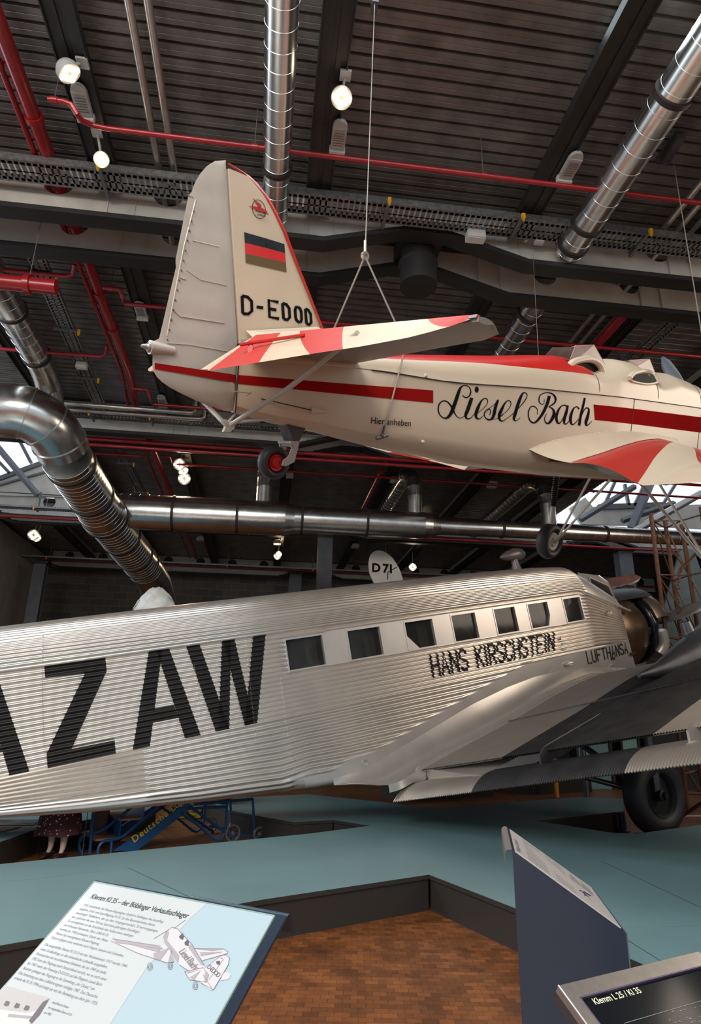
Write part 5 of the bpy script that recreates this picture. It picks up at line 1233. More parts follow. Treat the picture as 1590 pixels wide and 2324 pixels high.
# centre engine
def jlathe(prof, b=0, w=-.30, n=48, g=None, tilt=0):
    g = g or G(); g.lathe(J(0, b, w), JA, prof, n); return g
eng = empty('centre_engine', J(7, 0, -.3), None, None); eng.parent = JR; eng.location = J(7, 0, -.3)-JR.location
ew = -.52
g = jlathe([(6.58, 0), (6.58, .78), (6.75, .80), (7.05, .80), (7.3, .74), (7.5, .62), (7.55, .5), (7.56, 0)], w=ew); g.build('engine_mount_cowl', BRONZ, eng)
g = G(); g.lathe(J(7.62, 0, ew), JA, [(.07*math.cos(t), .66+.07*math.sin(t)) for t in [2*math.pi*k/14 for k in range(15)]], 48); g.build('collector_ring', BLKG, eng)
g = G(); rows = []
for i in range(25):
    t = math.radians(165-155*i/24); rows.append([J(s_, math.cos(t)*r_, ew+math.sin(t)*r_) for s_, r_ in ((7.62, .78), (7.75, .80), (7.95, .77), (8.12, .69), (8.10, .66), (7.95, .73), (7.75, .77), (7.62, .75))])
g.grid(rows); g.build('cowl_ring', mat('warm_cowl', (.40, .33, .27), .28, .9, .2, 4), eng)
g = G()
for k in range(9):
    t = 2*math.pi*k/9+.2; c = J(7.8, math.cos(t)*.46, ew+math.sin(t)*.46); d = (JB*math.cos(t)+JU_*math.sin(t))
    g.tube([c-d*.25, c+d*.08], .10, 12)
    for q in range(6): g.tube([c-d*.16+d*q*.05, c-d*.15+d*q*.05], .125, 12)
g.lathe(J(7.6, 0, ew), JA, [(0, 0), (0, .25), (.4, .22), (.6, .10), (.62, 0)], 24); g.build('cylinders', DARKI, eng)
g = G(); rows = []
for i in range(10):
    t = math.pi*(.60-.36*i/9); rows.append([J(6.6+1.3*k/8, math.cos(t)*(.82+.01*math.sin(k)), ew+math.sin(t)*(.825+.02*math.sin(k/8*3.14))) for k in range(9)])
g.grid(rows); g.build('top_panel', DARKM, eng)
g = G(); q = js(1418, 1341, 0); c = J(q[0], .0, q[1]+.0); g.tube([c-JA*.28-JU_*.03, c-JA*.18+JU_*.02, c+JA*.0+JU_*.03, c+JA*.18+JU_*.02], [.03, .09, .11, .10], 16, sq=1.2); g.build('air_scoop', DARKM, eng)
g = G()
e0, e1, e2 = [jl(at(px, py, 12.7)) for px, py in ((1500, 1430), (1506, 1462), (1496, 1482))]
g.tube(smoothpath([J(*e0), J(*e1), J(*e2)], 5), .105, 20); g.build('exhaust_pipe', JUS, eng)
g = G(); cE = J(*e2); dE = (J(*e2)-J(*e1)).normalized(); g.lathe(cE, dE, [(0, .085), (.012, .085), (.012, 0)], 20); g.lathe(cE, dE, [(0, .105), (.012, .112), (.012, .085)], 20); g.build('exhaust_mouth', DARKI, eng)
def airscrew(hubp, L_, ang0, parent, nm='propeller'):
    g = G()
    for s_ in (0, math.pi):
        dd = JB*math.cos(ang0+s_)+JU_*math.sin(ang0+s_); wv = -JB*math.sin(ang0+s_)+JU_*math.cos(ang0+s_); rows = []
        for k in range(15):
            u = k/14; w = lerp(u, [(0, .05), (.12, .07), (.4, .15), (.75, .14), (.93, .09), (1, .02)]); tw = 1.0-.6*u; c = hubp+dd*L_*u
            rows.append([c+wv*w*math.cos(t)*math.cos(tw)+JA*(w*math.cos(t)*math.sin(tw))+JA*.03*math.sin(t)*(1-u*.7) for t in [2*math.pi*j/12 for j in range(12)]])
        g.grid(rows, close=True); g.poly(rows[-1])
    g.lathe(hubp, JA, [(-.15, 0), (-.15, .12), (.12, .12), (.2, .05), (.2, 0)], 20)
    return g.build(nm, mat('blade_metal', (.52, .50, .48), .3, .8, .15), parent)
airscrew(J(8.15, 0, ew), 1.5, math.radians(9), eng)
# direction finder loop on the roof
q = js(1165, 1262, 0); c = J(q[0], 0, q[1]); g = G(); g.tube([c-JA*.34+JU_*.0, c-JA*.30, c-JA*.18+JU_*.01, c+JA*.02+JU_*.03, c+JA*.18+JU_*.02, c+JA*.26, c+JA*.29], [.015, .045, .09, .125, .115, .06, .01], 24)
g.lathe(J(q[0], 0, .94), JU_, [(0, .10), (.10, .075), (.2, .065), (q[1]-.94, .07)], 20); g.build('direction_finder', mat('direction_finder_paint', (.13, .11, .11), .35, .4), JR)

# ---- wing (starboard, and a plain port one)
def ste(b): return 1.3+.25*(b-1.5)
def wte_(b): return -1.75+.12*(b-1.7)
def sle(b): return 6.15-.12*(b-.85)
def jw_(b, ds):     # top surface height above the trailing edge line
    ch = sle(b)-ste(b); f = ch/4.75
    return lerp(ds/f, [(-1.2, -.24), (0, 0), (.8, .15), (1.7, .315), (2.6, .51), (3.2, .62), (3.8, .68), (4.2, .62), (4.5, .47), (4.68, .30), (4.75, .16)])*(1-.03*(b-1.5))
def jwl(b, ds):
    ch = sle(b)-ste(b); f = ch/4.75
    return lerp(ds/f, [(0, -.015), (1.7, -.05), (3.4, -.10), (4.4, -.06), (4.68, .04), (4.75, .14)])
def wpanel(b0, b1, sgn=1, fine=True, s_from=0.0):
    g = G(); rows = []; P_ = .030; bs = []
    n = int((b1-b0)/P_*(4 if fine else 1)); bs = [b0+(b1-b0)*k/n for k in range(n+1)]
    for b in bs:
        a_ = .0065*math.cos(2*math.pi*(b-b0)/P_) if fine else 0
        ch = sle(b)-ste(b); row = []
        for k in range(25):
            ds = ch*(1-(1-k/24)**1.15); row.append(J(ste(b)+ds, sgn*b, wte_(b)+jw_(b, ds)+a_*(1 if k < 23 else 0)))
        for k in range(23, -1, -1):
            ds = ch*(1-(1-k/24)**1.15); row.append(J(ste(b)+ds, sgn*b, wte_(b)+jwl(b, ds)+a_))
        rows.append(row)
    def mf(i, j):
        b = (bs[i]+bs[i+1])/2
        return 1 if (2.66 < b < 4.55 or 5.6 < b < 7.4) else 0
    g.grid(rows, mf=mf); g.poly(rows[0][:], 0); g.poly(rows[-1][::-1], 0)
    return g
wpanel(1.30, 7.6).build('wing', [JUM, JUB], JR, angle=75, recalc=True)
wpanel(.6, 7.6, -1, False).build('wing', [JUM, JUB], JR, angle=75, recalc=True)
# spanwise seam on the wing with a hinge knob
g = G(); pts = []
for k in range(100):
    b = 1.3+.05*k; ds = 1.7; pts.append(J(ste(b)+ds, b, wte_(b)+jw_(b, ds)+.010))
g.tube(pts, .012, 5); g.build('wing_seam', DARKM, JR)
# flap (double wing): separate surface behind and below
def fte(b): return .85+.25*(b-1.5), -2.10+.13*(b-1.3)
g = G(); rows = []; bs = [1.22+.008*k for k in range(int((7.4-1.22)/.008))]
for b in bs:
    s0, w0 = fte(b); a_ = .0065*math.cos(2*math.pi*(b)/.032); row = []
    tp = 1.0 if b > 1.6 else max(.3, (b-1.22)/.38)
    for k in range(11):
        u = k/10; row.append(J(s0+.60*u, b, w0+.145*u+.085*math.sin(math.pi*u**.8)+a_*(u < .97)))
    for k in range(9, -1, -1):
        u = k/10; row.append(J(s0+.60*u, b, w0+.145*u-.03*math.sin(math.pi*u)+a_*(u < .97)-.006))
    rows.append(row)
g.grid(rows, mf=lambda i, j: 1 if (2.55 < bs[i] < 4.48 or 5.5 < bs[i] < 7.3) else 0); g.poly(rows[0]); g.poly(rows[-1][::-1])
g.build('flap', [JUM, JUB], JR, angle=75, recalc=True)
for b, col_ in ((1.27, JUS), (3.28, DARKM), (4.95, JUS)):
    s0, w0 = fte(b); g = G()
    P_ = [J(ste(b)-.12, b, w0+.26), J(ste(b)-.02, b, wte_(b)+.05), J(ste(b)+1.0, b, wte_(b)+jw_(b, 1.0)+.03), J(ste(b)+1.05, b, wte_(b)+jw_(b, 1.0)-.12), J(ste(b)+.3, b, w0+.20), J(s0+.42, b, w0+.16), J(s0+.32, b, w0+.16)]
    g.slab(P_, JB*.028); g.build('flap_hinge_bracket', col_, JR, smooth=False)
g = G(); g.slab([J(ste(1.4)+.05, 1.32, -1.80), J(ste(1.4)+1.4, 1.32, -1.62), J(ste(1.4)+1.4, 1.32, -1.78), J(ste(1.4)+.05, 1.32, -1.98)], JB*1.2); g.build('flap_shroud', JUS, JR, smooth=False)
# wing fillet
WF2 = [js(*p) for p in [(760, 1765), (820, 1750), (956, 1668), (1072, 1598), (1150, 1560), (1213, 1536), (1273, 1521), (1333, 1515), (1420, 1516)]]
g = G(); rows = []; ns = 60
for k in range(ns+1):
    s = .12+(6.3-.12)*k/ns; w0 = lerp(s, WF2)
    bo = 1.31 if s > .95 else .853+(1.31-.853)*smst(s, .1, .95)
    ds = s-ste(1.31); wo = wte_(1.31)+jw_(1.31, ds)+.004
    if s < 1.3: wo = max(wo, -1.90); wo = -1.775+(wo+1.775)*smst(s, .1, .9)
    row = []; n = 48
    for j in range(n+1):
        t = j/n; b = .852+(bo-.852)*t**1.0
        w = w0+(wo-w0)*(1-(1-t)**3.4)
        rib = .011*math.cos(2*math.pi*(b-.85)/.055)*smst(t, .40, .46)*(1-smst(t, .96, 1)) if (s > .2) else 0
        row.append(J(s, b, w+rib))
    rows.append(row)
g.grid(rows); g.grid([[r[-1], r[-1]-JU_*.10] for r in rows[6:]])
g.build('wing_fillet', JUS, JR, angle=60)
# triangle mark on fillet + fasteners
g = G(); c = J(4.0, 1.12, wte_(1.31)+jw_(1.31, 4.0-ste(1.31))+.07); g.tube([c, c+JA*.07+JU_*.03+JB*.03, c+JA*.0+JB*.07, c], .006, 5); g.build('warning_mark', FIXG, JR)
# starboard nacelle fairing
nb = 3.3
g = G(); g.tube([J(3.6, nb, -1.0), J(4.0, nb, -1.0), J(4.5, nb, -.98), J(5.0, nb, -.96), J(5.6, nb, -.94), J(6.3, nb, -.92), J(7.4, nb, -.92), J(7.9, nb, -.92)], [.03, .10, .24, .37, .50, .60, .68, .58], 40); g.build('engine_nacelle', mat('nacelle_paint', (.10, .10, .11), .38, .5, .3, 4, .1, 20), JR)
g = G(); q0 = at(1567, 1440, 9.3); g.lathe(q0-V((0, 0, .08)), JU_-JB*.1, [(0, .10), (.16, .085), (.26, .075), (.27, .06), (.27, 0)], 20); g.build('nacelle_vent', DARKM, JR)
g = G(); g.lathe(J(7.8, nb, -.82), JA, [(0, .55), (0, .72), (.35, .74), (.6, .66), (.6, .6)], 40); g.build('nacelle_ring', DARKM, JR)
# main wheel and strut
wb_ = 2.1; c_ = jl(hit(1484, 1803, J(0, wb_, 0), JB)); wcn = J(c_[0], wb_, c_[2])
wr_ = empty('main_wheel', wcn, None, None); wr_.parent = JR; wr_.location = wcn-JR.location
Rw = wcn.z-.14 if False else .57
def jt(c, R, w, rr):
    g = G(); prof = [(w/2*math.copysign(abs(math.cos(t))**.8, math.cos(t)), R-rr+rr*math.sin(t)) for t in [2*math.pi*k/24 for k in range(25)]]; g.lathe(c, JB, prof, 56); return g
jt(wcn, Rw, .34, .15).build('tyre', RUBB, wr_, angle=60)
g = G(); g.lathe(wcn, JB, [(-.10, 0), (-.10, .30), (-.13, .33), (-.15, .30)], 40); g.lathe(wcn, JB, [(.02, 0), (.03, .12), (.05, .28), (.11, .33), (.14, .31)], 40); g.lathe(wcn, JB, [(.0, .09), (.16, .08), (.17, .05), (.22, .045), (.22, 0)], 20)
for k in range(6): t = k*math.pi/3; g.ball(wcn+JB*.15+(JA*math.cos(t)+JU_*math.sin(t))*.06, .012, 5)
g.build('wheel_disc', mat('wheel_disc_paint', (.02, .022, .022), .3, .3), wr_)
g = G(); g.tube([wcn+JB*.05, J(c_[0]+.1, wb_+.1, c_[2]+1.0)], .075, 16); g.tube([wcn-JB*.1, J(c_[0]-.1, .9, c_[2]+.75)], .05, 12); g.tube([wcn-JB*.1, J(c_[0]-1.0, .95, c_[2]+.55)], .04, 12); g.build('undercarriage_strut', DARKM, wr_)
gb = wcn.z-.57
g = G(); g.box((wcn.x-.26, wcn.y-.22, 0), (wcn.x+.26, wcn.y+.22, max(.05, gb+.02))); o = g.build('wheel_block', PLATE_, smooth=False); tag(o, 'low dark block under the airliner main wheel', 'wheel block')
# jack stand in blue next to the wheel
q = az(1425, 1885, .05); g = G(); g.lathe((q.x, q.y+.15, 0), (0, 0, 1), [(0, 0), (0, .10), (.03, .10), (.05, .06), (.30, .05), (.30, 0)], 16); o = g.build('jack_stand', mat('dark_blue_paint', (.012, .02, .06), .4)); tag(o, 'small dark blue jack stand left of the airliner main wheel', 'jack')
# port engine and propeller seen over the cockpit
g = G(); g.tube([J(4.6, -nb, -1.0), J(5.4, -nb, -.9), J(6.6, -nb, -.82), J(7.9, -nb, -.82)], [.1, .5, .7, .6], 32); g.build('engine_nacelle', MAT['nacelle_paint'], JR)
airscrew(J(8.2, -nb, -.82), 1.5, math.radians(80), JR); airscrew(J(8.5, nb, -.82), 1.5, math.radians(20), JR)
# blade visible behind the cockpit roof
g = G(); T0, T1_ = at(1340, 1334, 14.5), at(1453, 1310, 14.5); dd = (T1_-T0); wv = V((0, 0, 1)); rows = []
for k in range(15):
    u = k/14; w = lerp(u, [(0, .09), (.3, .15), (.8, .14), (.95, .09), (1, .01)]); c = T0+dd*u; rows.append([c+wv*w*math.cos(t)*.9+V((0, 1, 0))*w*math.cos(t)*.35+V((0, 1, 0))*.02*math.sin(t) for t in [2*math.pi*j/12 for j in range(12)]])
g.grid(rows, close=True); pr_ = empty('propeller_on_stand', (T0.x-.6, T0.y, 0), 'brown propeller blade showing above the airliner cockpit in front of the grey column', 'propeller')
g.build('blade', mat('varnished_blade', (.17, .085, .07), .3, 0, .3, 6, coat=.4), pr_)
g = G(); h0 = T0-dd*.45; g.tube([T0+dd*.03, h0], .06, 10); g.tube([h0, (h0.x, h0.y, 0)], .06, 10); g.build('stand', DARKM, pr_)
# tail surfaces, out of frame to the left
g = G(); g.slab([J(-8.0, -.04, .4), J(-6.2, -.04, .85), J(-7.0, -.04, 2.3), J(-8.2, -.04, 2.5), J(-8.9, -.04, 2.3), J(-8.9, -.04, .2)], JB*.08); g.build('tail_fin', JUM, JR, smooth=False)
g = G(); g.slab([J(-6.6, -2.6, .5), J(-6.6, 2.6, .5), J(-7.0, 3.0, .5), J(-8.2, 3.0, .5), J(-8.2, -3.0, .5), J(-7.0, -3.0, .5)], JU_*.1); g.build('tailplane', JUM, JR, smooth=False)
g = G(); g.tube([J(-7.6, 0, -.3), V((J(-7.6, 0, 0).x, J(-7.6, 0, 0).y, 0))], .05, 10); g.build('tail_support', DARKM, JR)
# ================================================================== PLATFORMS
PH = .29
def platform(pts, name, lab):
    r = empty(name, (pts[0][0], pts[0][1], 0), lab, 'platform', 'blue-grey display platforms')
    n = len(pts)
    area_ = sum(pts[i][0]*pts[(i+1) % n][1]-pts[(i+1) % n][0]*pts[i][1] for i in range(n))
    g = G(); g.poly([(x, y, PH) for x, y in (pts if area_ > 0 else pts[::-1])]); g.build('top', PLAT, r, smooth=False)
    g = G()
    area_ = sum(pts[i][0]*pts[(i+1) % n][1]-pts[(i+1) % n][0]*pts[i][1] for i in range(n)); sg = 1 if area_ > 0 else -1
    ins = []
    for i in range(n):
        p, q = V(pts[i]), V(pts[(i+1) % n]); d = (q-p).normalized(); nn = V((d.y, -d.x))*sg
        g.hexa([(p.x+nn.x*.004, p.y+nn.y*.004, PH-.035), (q.x+nn.x*.004, q.y+nn.y*.004, PH-.035), (q.x-nn.x*.02, q.y-nn.y*.02, PH-.035), (p.x-nn.x*.02, p.y-nn.y*.02, PH-.035), (p.x+nn.x*.004, p.y+nn.y*.004, PH-.001), (q.x+nn.x*.004, q.y+nn.y*.004, PH-.001), (q.x-nn.x*.02, q.y-nn.y*.02, PH-.001), (p.x-nn.x*.02, p.y-nn.y*.02, PH-.001)])
        g.poly([(p.x-nn.x*.012, p.y-nn.y*.012, 0), (q.x-nn.x*.012, q.y-nn.y*.012, 0), (q.x-nn.x*.012, q.y-nn.y*.012, PH-.03), (p.x-nn.x*.012, p.y-nn.y*.012, PH-.03)])
    g.build('edge_panel', PLATE_, r, smooth=False)
    return r
pxy = lambda px, py: tuple(az(px, py, PH).xy)
MP = [pxy(0, 2146), pxy(600, 2041), pxy(973, 1985), pxy(1168, 2061), pxy(1459, 2189)]
MP = [(MP[0][0]-4*(MP[1][0]-MP[0][0])/1.0*.6, MP[0][1]-4*(MP[1][1]-MP[0][1])*.6)]+MP+[(2.75, 2.9), (9, 5.5), (9, 10.0)]
MP += [pxy(1590, 1872), pxy(1445, 1892), pxy(1388, 1890), pxy(1218, 1863), pxy(1415, 1841), pxy(1413, 1812), pxy(1313, 1809), pxy(1188, 1818), pxy(998, 1836), pxy(865, 1820), (1.0, 13.2), (-.9, 12.3), pxy(523, 1840), pxy(665, 1866), pxy(756, 1861), pxy(840, 1874), pxy(700, 1892), pxy(0, 1961), (-6.5, 5.0)]
plat = platform(MP, 'display_platform', 'large blue-grey platform under the airliner with notched black edges')
g = G()
def seam(p, q, w=.004):
    p, q = az(*p, PH), az(*q, PH); d = (q-p).normalized(); n_ = V((-d.y, d.x, 0))*w; g.poly([p-n_+V((0, 0, .0015)), q-n_+V((0, 0, .0015)), q+n_+V((0, 0, .0015)), p+n_+V((0, 0, .0015))])
for p, q in (((600, 1935), (790, 1915)), ((0, 2002), (600, 1936)), ((845, 1905), (1113, 1959)), ((1113, 1959), (1160, 1952)), ((935, 1895), (1065, 1879)), ((770, 1856), (946, 1894)), ((790, 1857), (1000, 1838)), ((946, 1894), (1090, 1876)), ((1380, 1912), (1490, 1899)), ((1420, 2104), (1590, 2101))): seam(p, q, .003)
o = g.build('seam_light', mat('seam_light', (.30, .42, .44), .4), plat, smooth=False); 
g = G()
for p, q in (((290, 1969), (430, 2036)), ((1425, 2135), (1500, 2182)), ((1365, 1955), (1590, 2060))): seam(p, q, .003)
g.build('seam_dark', mat('seam_dark', (.06, .10, .11), .4), plat, smooth=False)
LP = [pxy(-200, 1962), pxy(0, 1911), pxy(90, 1879), (-1.5, 11.2), (-3.2, 13.0), (-9, 13), (-9, 7.5)]
lp = platform(LP, 'display_platform', 'blue-grey platform behind the tail of the airliner at the left edge')
def photo(pts, lab, cols):
    P_ = [az(*p, PH)+V((0, 0, .004)) for p in pts]; g = G(); g.slab(P_, V((0, 0, .006))); o = g.build('photo_panel', cols, smooth=False); return tag(o, lab, 'photo panel')
PH1 = mat('photo_print', (.10, .10, .10), .4, 0, .9, 6); PH2 = mat('photo_print_dark', (.09, .035, .03), .4, 0, .5, 4)
photo([(-60, 1888), (-40, 1878), (48, 1878), (10, 1888)], 'dark reddish photo print lying on the left platform', PH2)
photo([(-60, 1874), (0, 1862), (92, 1862), (75, 1874)], 'photo print with pale figures lying on the left platform', PH1)
# black display blocks behind the platform
def block(cx, cy, sx, sy, sz, rot, lab, m=PLATE_, name='display_plinth', z0=0):
    g = G(); ex = V((math.cos(rot), math.sin(rot), 0)); ey = V((-ex.y, ex.x, 0)); g.obox((cx, cy, z0+sz/2), ex*sx/2, ey*sy/2, V((0, 0, sz/2))); g.obox((cx, cy, z0+sz+.006), ex*(sx/2+.004), ey*(sy/2+.004), V((0, 0, .006))); o = g.build(name, m, smooth=False); return tag(o, lab, 'plinth')
block(7.4, 17.0, 2.0, 1.2, .75, .35, 'black plinth behind the yellow post, left of the airliner wheel')
block(4.2, 15.6, 2.6, .8, .42, .38, 'low black plinth behind the platform under the airliner flap')
g = G(); g.tube([(7.05, 15.6, 0), (7.05, 15.6, 1.3)], .055, 16); g.tube([(7.05, 15.6, 1.3), (7.05, 15.6, 1.34)], .03, 12); o = g.build('yellow_post', mat('post_yellow', (.75, .30, .01), .4)); tag(o, 'yellow-orange post standing on the wood floor under the airliner wing', 'post')

# ================================================================== AIRSTAIRS
sA, sB = az(203, 1941, 0), az(556, 1906, 0); SD = (sB-sA).normalized(); SN = V((SD.y, -SD.x, 0))
def sp3(px, py, off=0): return hit(px, py, sA+SN*off, SN)
def zz(x, y): return (80+x/2.839, 1800+y/2.839)
sroot = empty('boarding_stairs', sA, 'blue wheeled boarding stairs with yellow Deutsche lettering behind the airliner', 'boarding stairs')
ff = 0; fb = -.75
lo0, hi0, lo1, hi1 = sp3(*zz(500, 372)), sp3(*zz(985, 60)), sp3(*zz(655, 372)), sp3(*zz(1020, 85))
dirn = (hi0-lo0).normalized()
for off, nm in ((0, 'n'), (fb, 'f')):
    g = G(); g.slab([lo0+SN*off, lo1+SN*off, hi1+SN*off, hi0+SN*off, hi0+SN*off+dirn*.0], -SN*.02); g.build('stringer', BLUE, sroot, smooth=False)
b0, b1, b2 = sp3(*zz(985, 98)), sp3(*zz(1235, 85)), sp3(*zz(1400, 40))
top2 = hi0+V((0, 0, .0))
for off in (0, fb):
    g = G()
    P_ = [sp3(*zz(x, y)) for x, y in ((405, 392), (408, 350), (440, 312), (500, 300), (560, 280), (620, 232), (700, 162), (770, 104), (900, -10))]
    g.tube([p+SN*off for p in smoothpath(P_, 4)], .019, 10)
    g.build('handrail', BLUE, sroot)
g = G(); P_ = [sp3(*zz(x, y), -.15) for x, y in ((335, 402), (300, 385), (283, 345), (290, 300), (320, 268), (360, 262), (430, 240), (500, 190), (580, 125), (700, 20))]; g.tube(smoothpath(P_, 4), .019, 10); g.build('handrail', BLUE, sroot)
g = G(); p_ = sp3(*zz(350, 398), -.15); q_ = sp3(*zz(374, 130), -.15); g.tube([p_, q_], .022, 10); p_ = sp3(*zz(487, 385)); q_ = sp3(*zz(492, 305)); g.tube([p_, q_], .016, 10); g.build('rail_post', BLUE, sroot)
for k in range(7):
    pz = lo0+(hi0-lo0)*((k+.6)/6.2); tr = [sp3(*zz(385+162*k, 305-130*k)), sp3(*zz(515+162*k, 312-130*k))]
    c0, c1 = tr[0], tr[1]; z_ = c0.z
    g = G(); d_ = SD; c = c0+SD*.16-SN*.375; c.z = z_; g.obox(c, SD*.15, SN*.365, V((0, 0, .012))); g.build('tread', WOODT, sroot, smooth=False)
    g = G(); c2 = c+SD*.14+V((0, 0, .11)); g.obox(c2, SD*.005, SN*.365, V((0, 0, .10))); g.build('riser', BLUE, sroot, smooth=False)
for off in (0, fb):
    g = G(); 
    def L(pts, r=.018): g.tube([sp3(*zz(x, y))+SN*off for x, y in pts], r, 8)
    L([(940, 130), (1060, 215), (1150, 292), (1180, 300), (1210, 280), (1225, 230), (1235, 60)]); L([(1000, 88), (1170, 215), (1292, 300)], .02); L([(985, 100), (1232, 88)], .02); L([(1020, 72), (1400, 38)], .02); L([(1400, 38), (1415, 290)], .018); L([(1268, 260), (1440, 286)], .015)
    g.build('chassis_frame', BLUE, sroot)
for x, y, R in ((1265, 255, 47), (1438, 262, 40)):
    for off in (0.03, fb):
        c = sp3(*zz(x, y))+SN*off; r0 = R/2.839*(c-CAM).length/1500
        g = G(); g.lathe(c, SN, [(-.012, r0-.02), (-.012, r0), (.012, r0), (.012, r0-.02), (-.012, r0-.02)], 28); g.lathe(c, SN, [(-.02, 0), (-.02, .02), (.02, .02), (.02, 0)], 10)
        for k in range(8): t = k*math.pi/4; u = SD*math.cos(t)+V((0, 0, math.sin(t))); g.tube([c, c+u*(r0-.01)], .003, 4)
        g.build('wheel', mat('wheel_grey', (.30, .28, .27), .4, .5), sroot)
tl = sp3(*zz(634, 322), .012); te = sp3(*zz(915, 95), .012)
text_mesh('Deutsche Lu', .12, 'operator_lettering', YEL, sroot, tl, te-tl, SN.cross(te-tl)*-1 if SN.cross(te-tl).z < 0 else SN.cross(te-tl), lift=.004, bold=.002, wid=1.15)
# people (display figures) seen below the fuselage
def person_body(name, root, pts, edges, radii, m):
    me = bpy.data.meshes.new(name); off = root.location
    me.from_pydata([tuple(V(p)-off) for p in pts], edges, []); o = bpy.data.objects.new(name, me); COL.objects.link(o); o.parent = root; me.materials.append(m)
    sk = o.modifiers.new('skin', 'SKIN'); me.skin_vertices[0].data[0].use_root = True
    for i, r in enumerate(radii): me.skin_vertices[0].data[i].radius = (r, r)
    sb = o.modifiers.new('sub', 'SUBSURF'); sb.levels = 2; sb.render_levels = 2
    return o
SKIN = mat('skin', (.58, .42, .34), .5); STOCK = mat('stocking', (.62, .50, .42), .45); TROU = mat('brown_trousers', (.17, .11, .085), .8, 0, .15, 20); SHOE = mat('brown_shoe_leather', (.045, .014, .012), .25, coat=.5); COATM = mat('brown_coat', (.10, .07, .055), .85)
HAIR = mat('dark_hair', (.03, .02, .015), .5)
def dress_mat():
    m = bpy.data.materials.new('dotted_dress'); m.use_nodes = True; nt = m.node_tree; b = nt.nodes['Principled BSDF']; geo = nt.nodes.new('ShaderNodeNewGeometry')
    v = nt.nodes.new('ShaderNodeTexVoronoi'); v.inputs['Scale'].default_value = 26; nt.links.new(geo.outputs['Position'], v.inputs['Vector'])
    r = nt.nodes.new('ShaderNodeValToRGB'); r.color_ramp.interpolation = 'CONSTANT'; r.color_ramp.elements[0].color = (.65, .60, .58, 1); r.color_ramp.elements[1].position = .22; r.color_ramp.elements[1].color = (.055, .012, .018, 1)
    nt.links.new(v.outputs['Distance'], r.inputs['Fac']); nt.links.new(r.outputs['Color'], b.inputs['Base Color']); b.inputs['Roughness'].default_value = .8; return m
DRESS = dress_mat()
